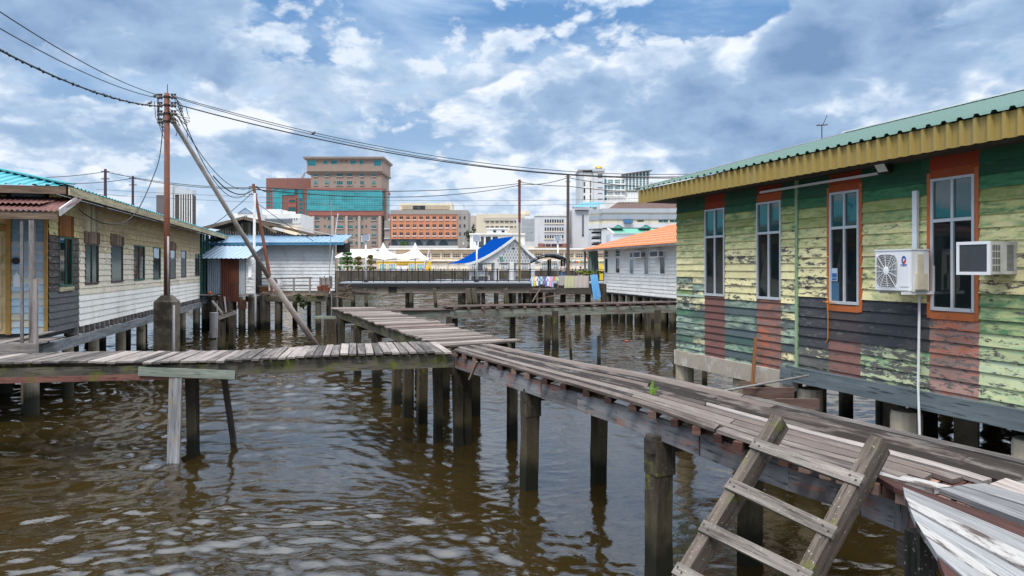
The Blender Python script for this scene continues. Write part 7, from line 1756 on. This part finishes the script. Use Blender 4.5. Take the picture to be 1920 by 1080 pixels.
mb.box(pu(636, 117), pu(1135, 117), 117.65, 117.75, LZ + 1.1, LZ + 1.2); top(mb, 'promenade_railing', M['greyb2'], 'low pale railing along the top of the river embankment', 'railing')
# ---------------------------------------------------------------- water: real waves near, finer ripples in the surface
def waves(X, Y, sp):
    rng = np.random.RandomState(5); H = np.zeros_like(X)
    ph = lambda: rng.uniform(0, 6.283)
    amp_mod = .68 + .55 * np.sin(X * .21 + 1.3 * np.sin(Y * .13)) * np.sin(Y * .17 + 2 + .8 * np.sin(X * .11))
    wx = X + .25 * np.sin(Y * .9 + 1) + .18 * np.sin(X * 1.3 + Y * .7); wy = Y + .25 * np.sin(X * .8 + 2) + .18 * np.sin(Y * 1.1 - X * .6)
    for k in range(72):
        L = .17 * (8 ** rng.rand()); th = rng.normal(1.45, .8); kx, ky = math.cos(th) * 6.283 / L, math.sin(th) * 6.283 / L
        slope = .042 * (L / .45) ** -.35; a = slope * L / 6.283
        fade = np.clip((L / sp - 2.6) / 2.4, 0, 1)
        H += a * np.sin(kx * wx + ky * wy + ph()) * fade
    return H * amp_mod * WAVE
rad = [0.6]
while rad[-1] < 60: rad.append(rad[-1] * 1.0048)
while rad[-1] < 9000: rad.append(rad[-1] * 1.06)
rad = np.array(rad); nf = 950
ang = np.concatenate([np.linspace(math.radians(-52), math.radians(52), nf), np.linspace(math.radians(56), math.radians(304), 63)])
Rr, Aa = np.meshgrid(rad, ang, indexing='ij'); Xw = Rr * np.sin(Aa); Yw = Rr * np.cos(Aa)
sp = Rr * .0048 * 1.0 + np.zeros_like(Rr); sp[:, nf:] = Rr[:, nf:] * .07
sp[rad > 60, :] = 9.
Hw = waves(Xw, Yw, sp)
na = len(ang); nr = len(rad)
co = np.stack([Xw, Yw, Hw], -1).reshape(-1, 3).astype(np.float32)
ii, jj = np.meshgrid(np.arange(nr - 1), np.arange(na), indexing='ij'); j2 = (jj + 1) % na
q = np.stack([ii * na + jj, (ii + 1) * na + jj, (ii + 1) * na + j2, ii * na + j2], -1).reshape(-1, 4)[:, ::-1].astype(np.int32)
me = bpy.data.meshes.new('water'); nq = len(q)
me.vertices.add(len(co)); me.vertices.foreach_set('co', co.ravel()); me.loops.add(nq * 4); me.loops.foreach_set('vertex_index', q.ravel())
me.polygons.add(nq); me.polygons.foreach_set('loop_start', np.arange(nq, dtype=np.int32) * 4); me.polygons.foreach_set('loop_total', np.full(nq, 4, dtype=np.int32)); me.polygons.foreach_set('use_smooth', np.ones(nq, dtype=bool))
me.update(calc_edges=True); me.validate()
m, b, bs = newmat('murky_river_water')
pos = b.n('ShaderNodeNewGeometry').outputs['Position']
px, py, _ = b.sep(pos)[:3]
dist = b.vm('LENGTH', pos) if False else b.m('SQRT', b.m('ADD', b.m('MULTIPLY', px, px), b.m('MULTIPLY', py, py)))
c = b.mix(b.noise(pos, .25, 4.), (.019, .0125, .0038, 1), (.029, .0195, .006, 1))
b.put(bs.inputs['Base Color'], c); b.put(bs.inputs['Roughness'], b.mr(b.m('SQRT', b.m('ADD', b.m('MULTIPLY', px, px), b.m('MULTIPLY', py, py))), 14, 62, .02, .10)); b.put(bs.inputs['IOR'], 1.82)
n1 = b.noise(b.vm('MULTIPLY', pos, (1., 1.5, 1)), 5.0, 4., .55, .4); n2 = b.noise(b.vm('MULTIPLY', pos, (1, 1.6, 1)), 1.7, 4., .6, .5)
far = b.mr(dist, 8, 30)
hgt = b.m('ADD', b.m('MULTIPLY', n1, .0080), b.m('MULTIPLY', n2, .004))
bn = b.n('ShaderNodeBump', None, Strength=1., Distance=1., Height=hgt).outputs[0]
q1 = b.n('ShaderNodeTexNoise', None, Vector=b.vm('MULTIPLY', pos, (1., 1.4, 1)), Scale=1.9, Detail=4.0, Roughness=.6).outputs['Color']
q1 = b.vm('MULTIPLY', b.vm('SUBTRACT', q1, (.5, .5, .5)), (1, 1.2, 0))
q2 = b.n('ShaderNodeTexNoise', None, Vector=b.vm('MULTIPLY', pos, (.8, .35, 1)), Scale=.8, Detail=3.0, Roughness=.6).outputs['Color']
q2 = b.vm('MULTIPLY', b.vm('SUBTRACT', q2, (.5, .5, .5)), (.8, 1.4, 0)); far2 = b.mr(dist, 25, 60)
nn = b.vm('NORMALIZE', b.vm('ADD', bn, b.vm('ADD', b.vm('SCALE', q1, sc=b.m('MULTIPLY', far, .30)), b.vm('SCALE', q2, sc=b.m('MULTIPLY', far2, .26)))))
b.put(bs.inputs['Normal'], nn)
me.materials.append(m); wo_ = bpy.data.objects.new('water', me); COL.objects.link(wo_); tag(wo_, kind='structure')
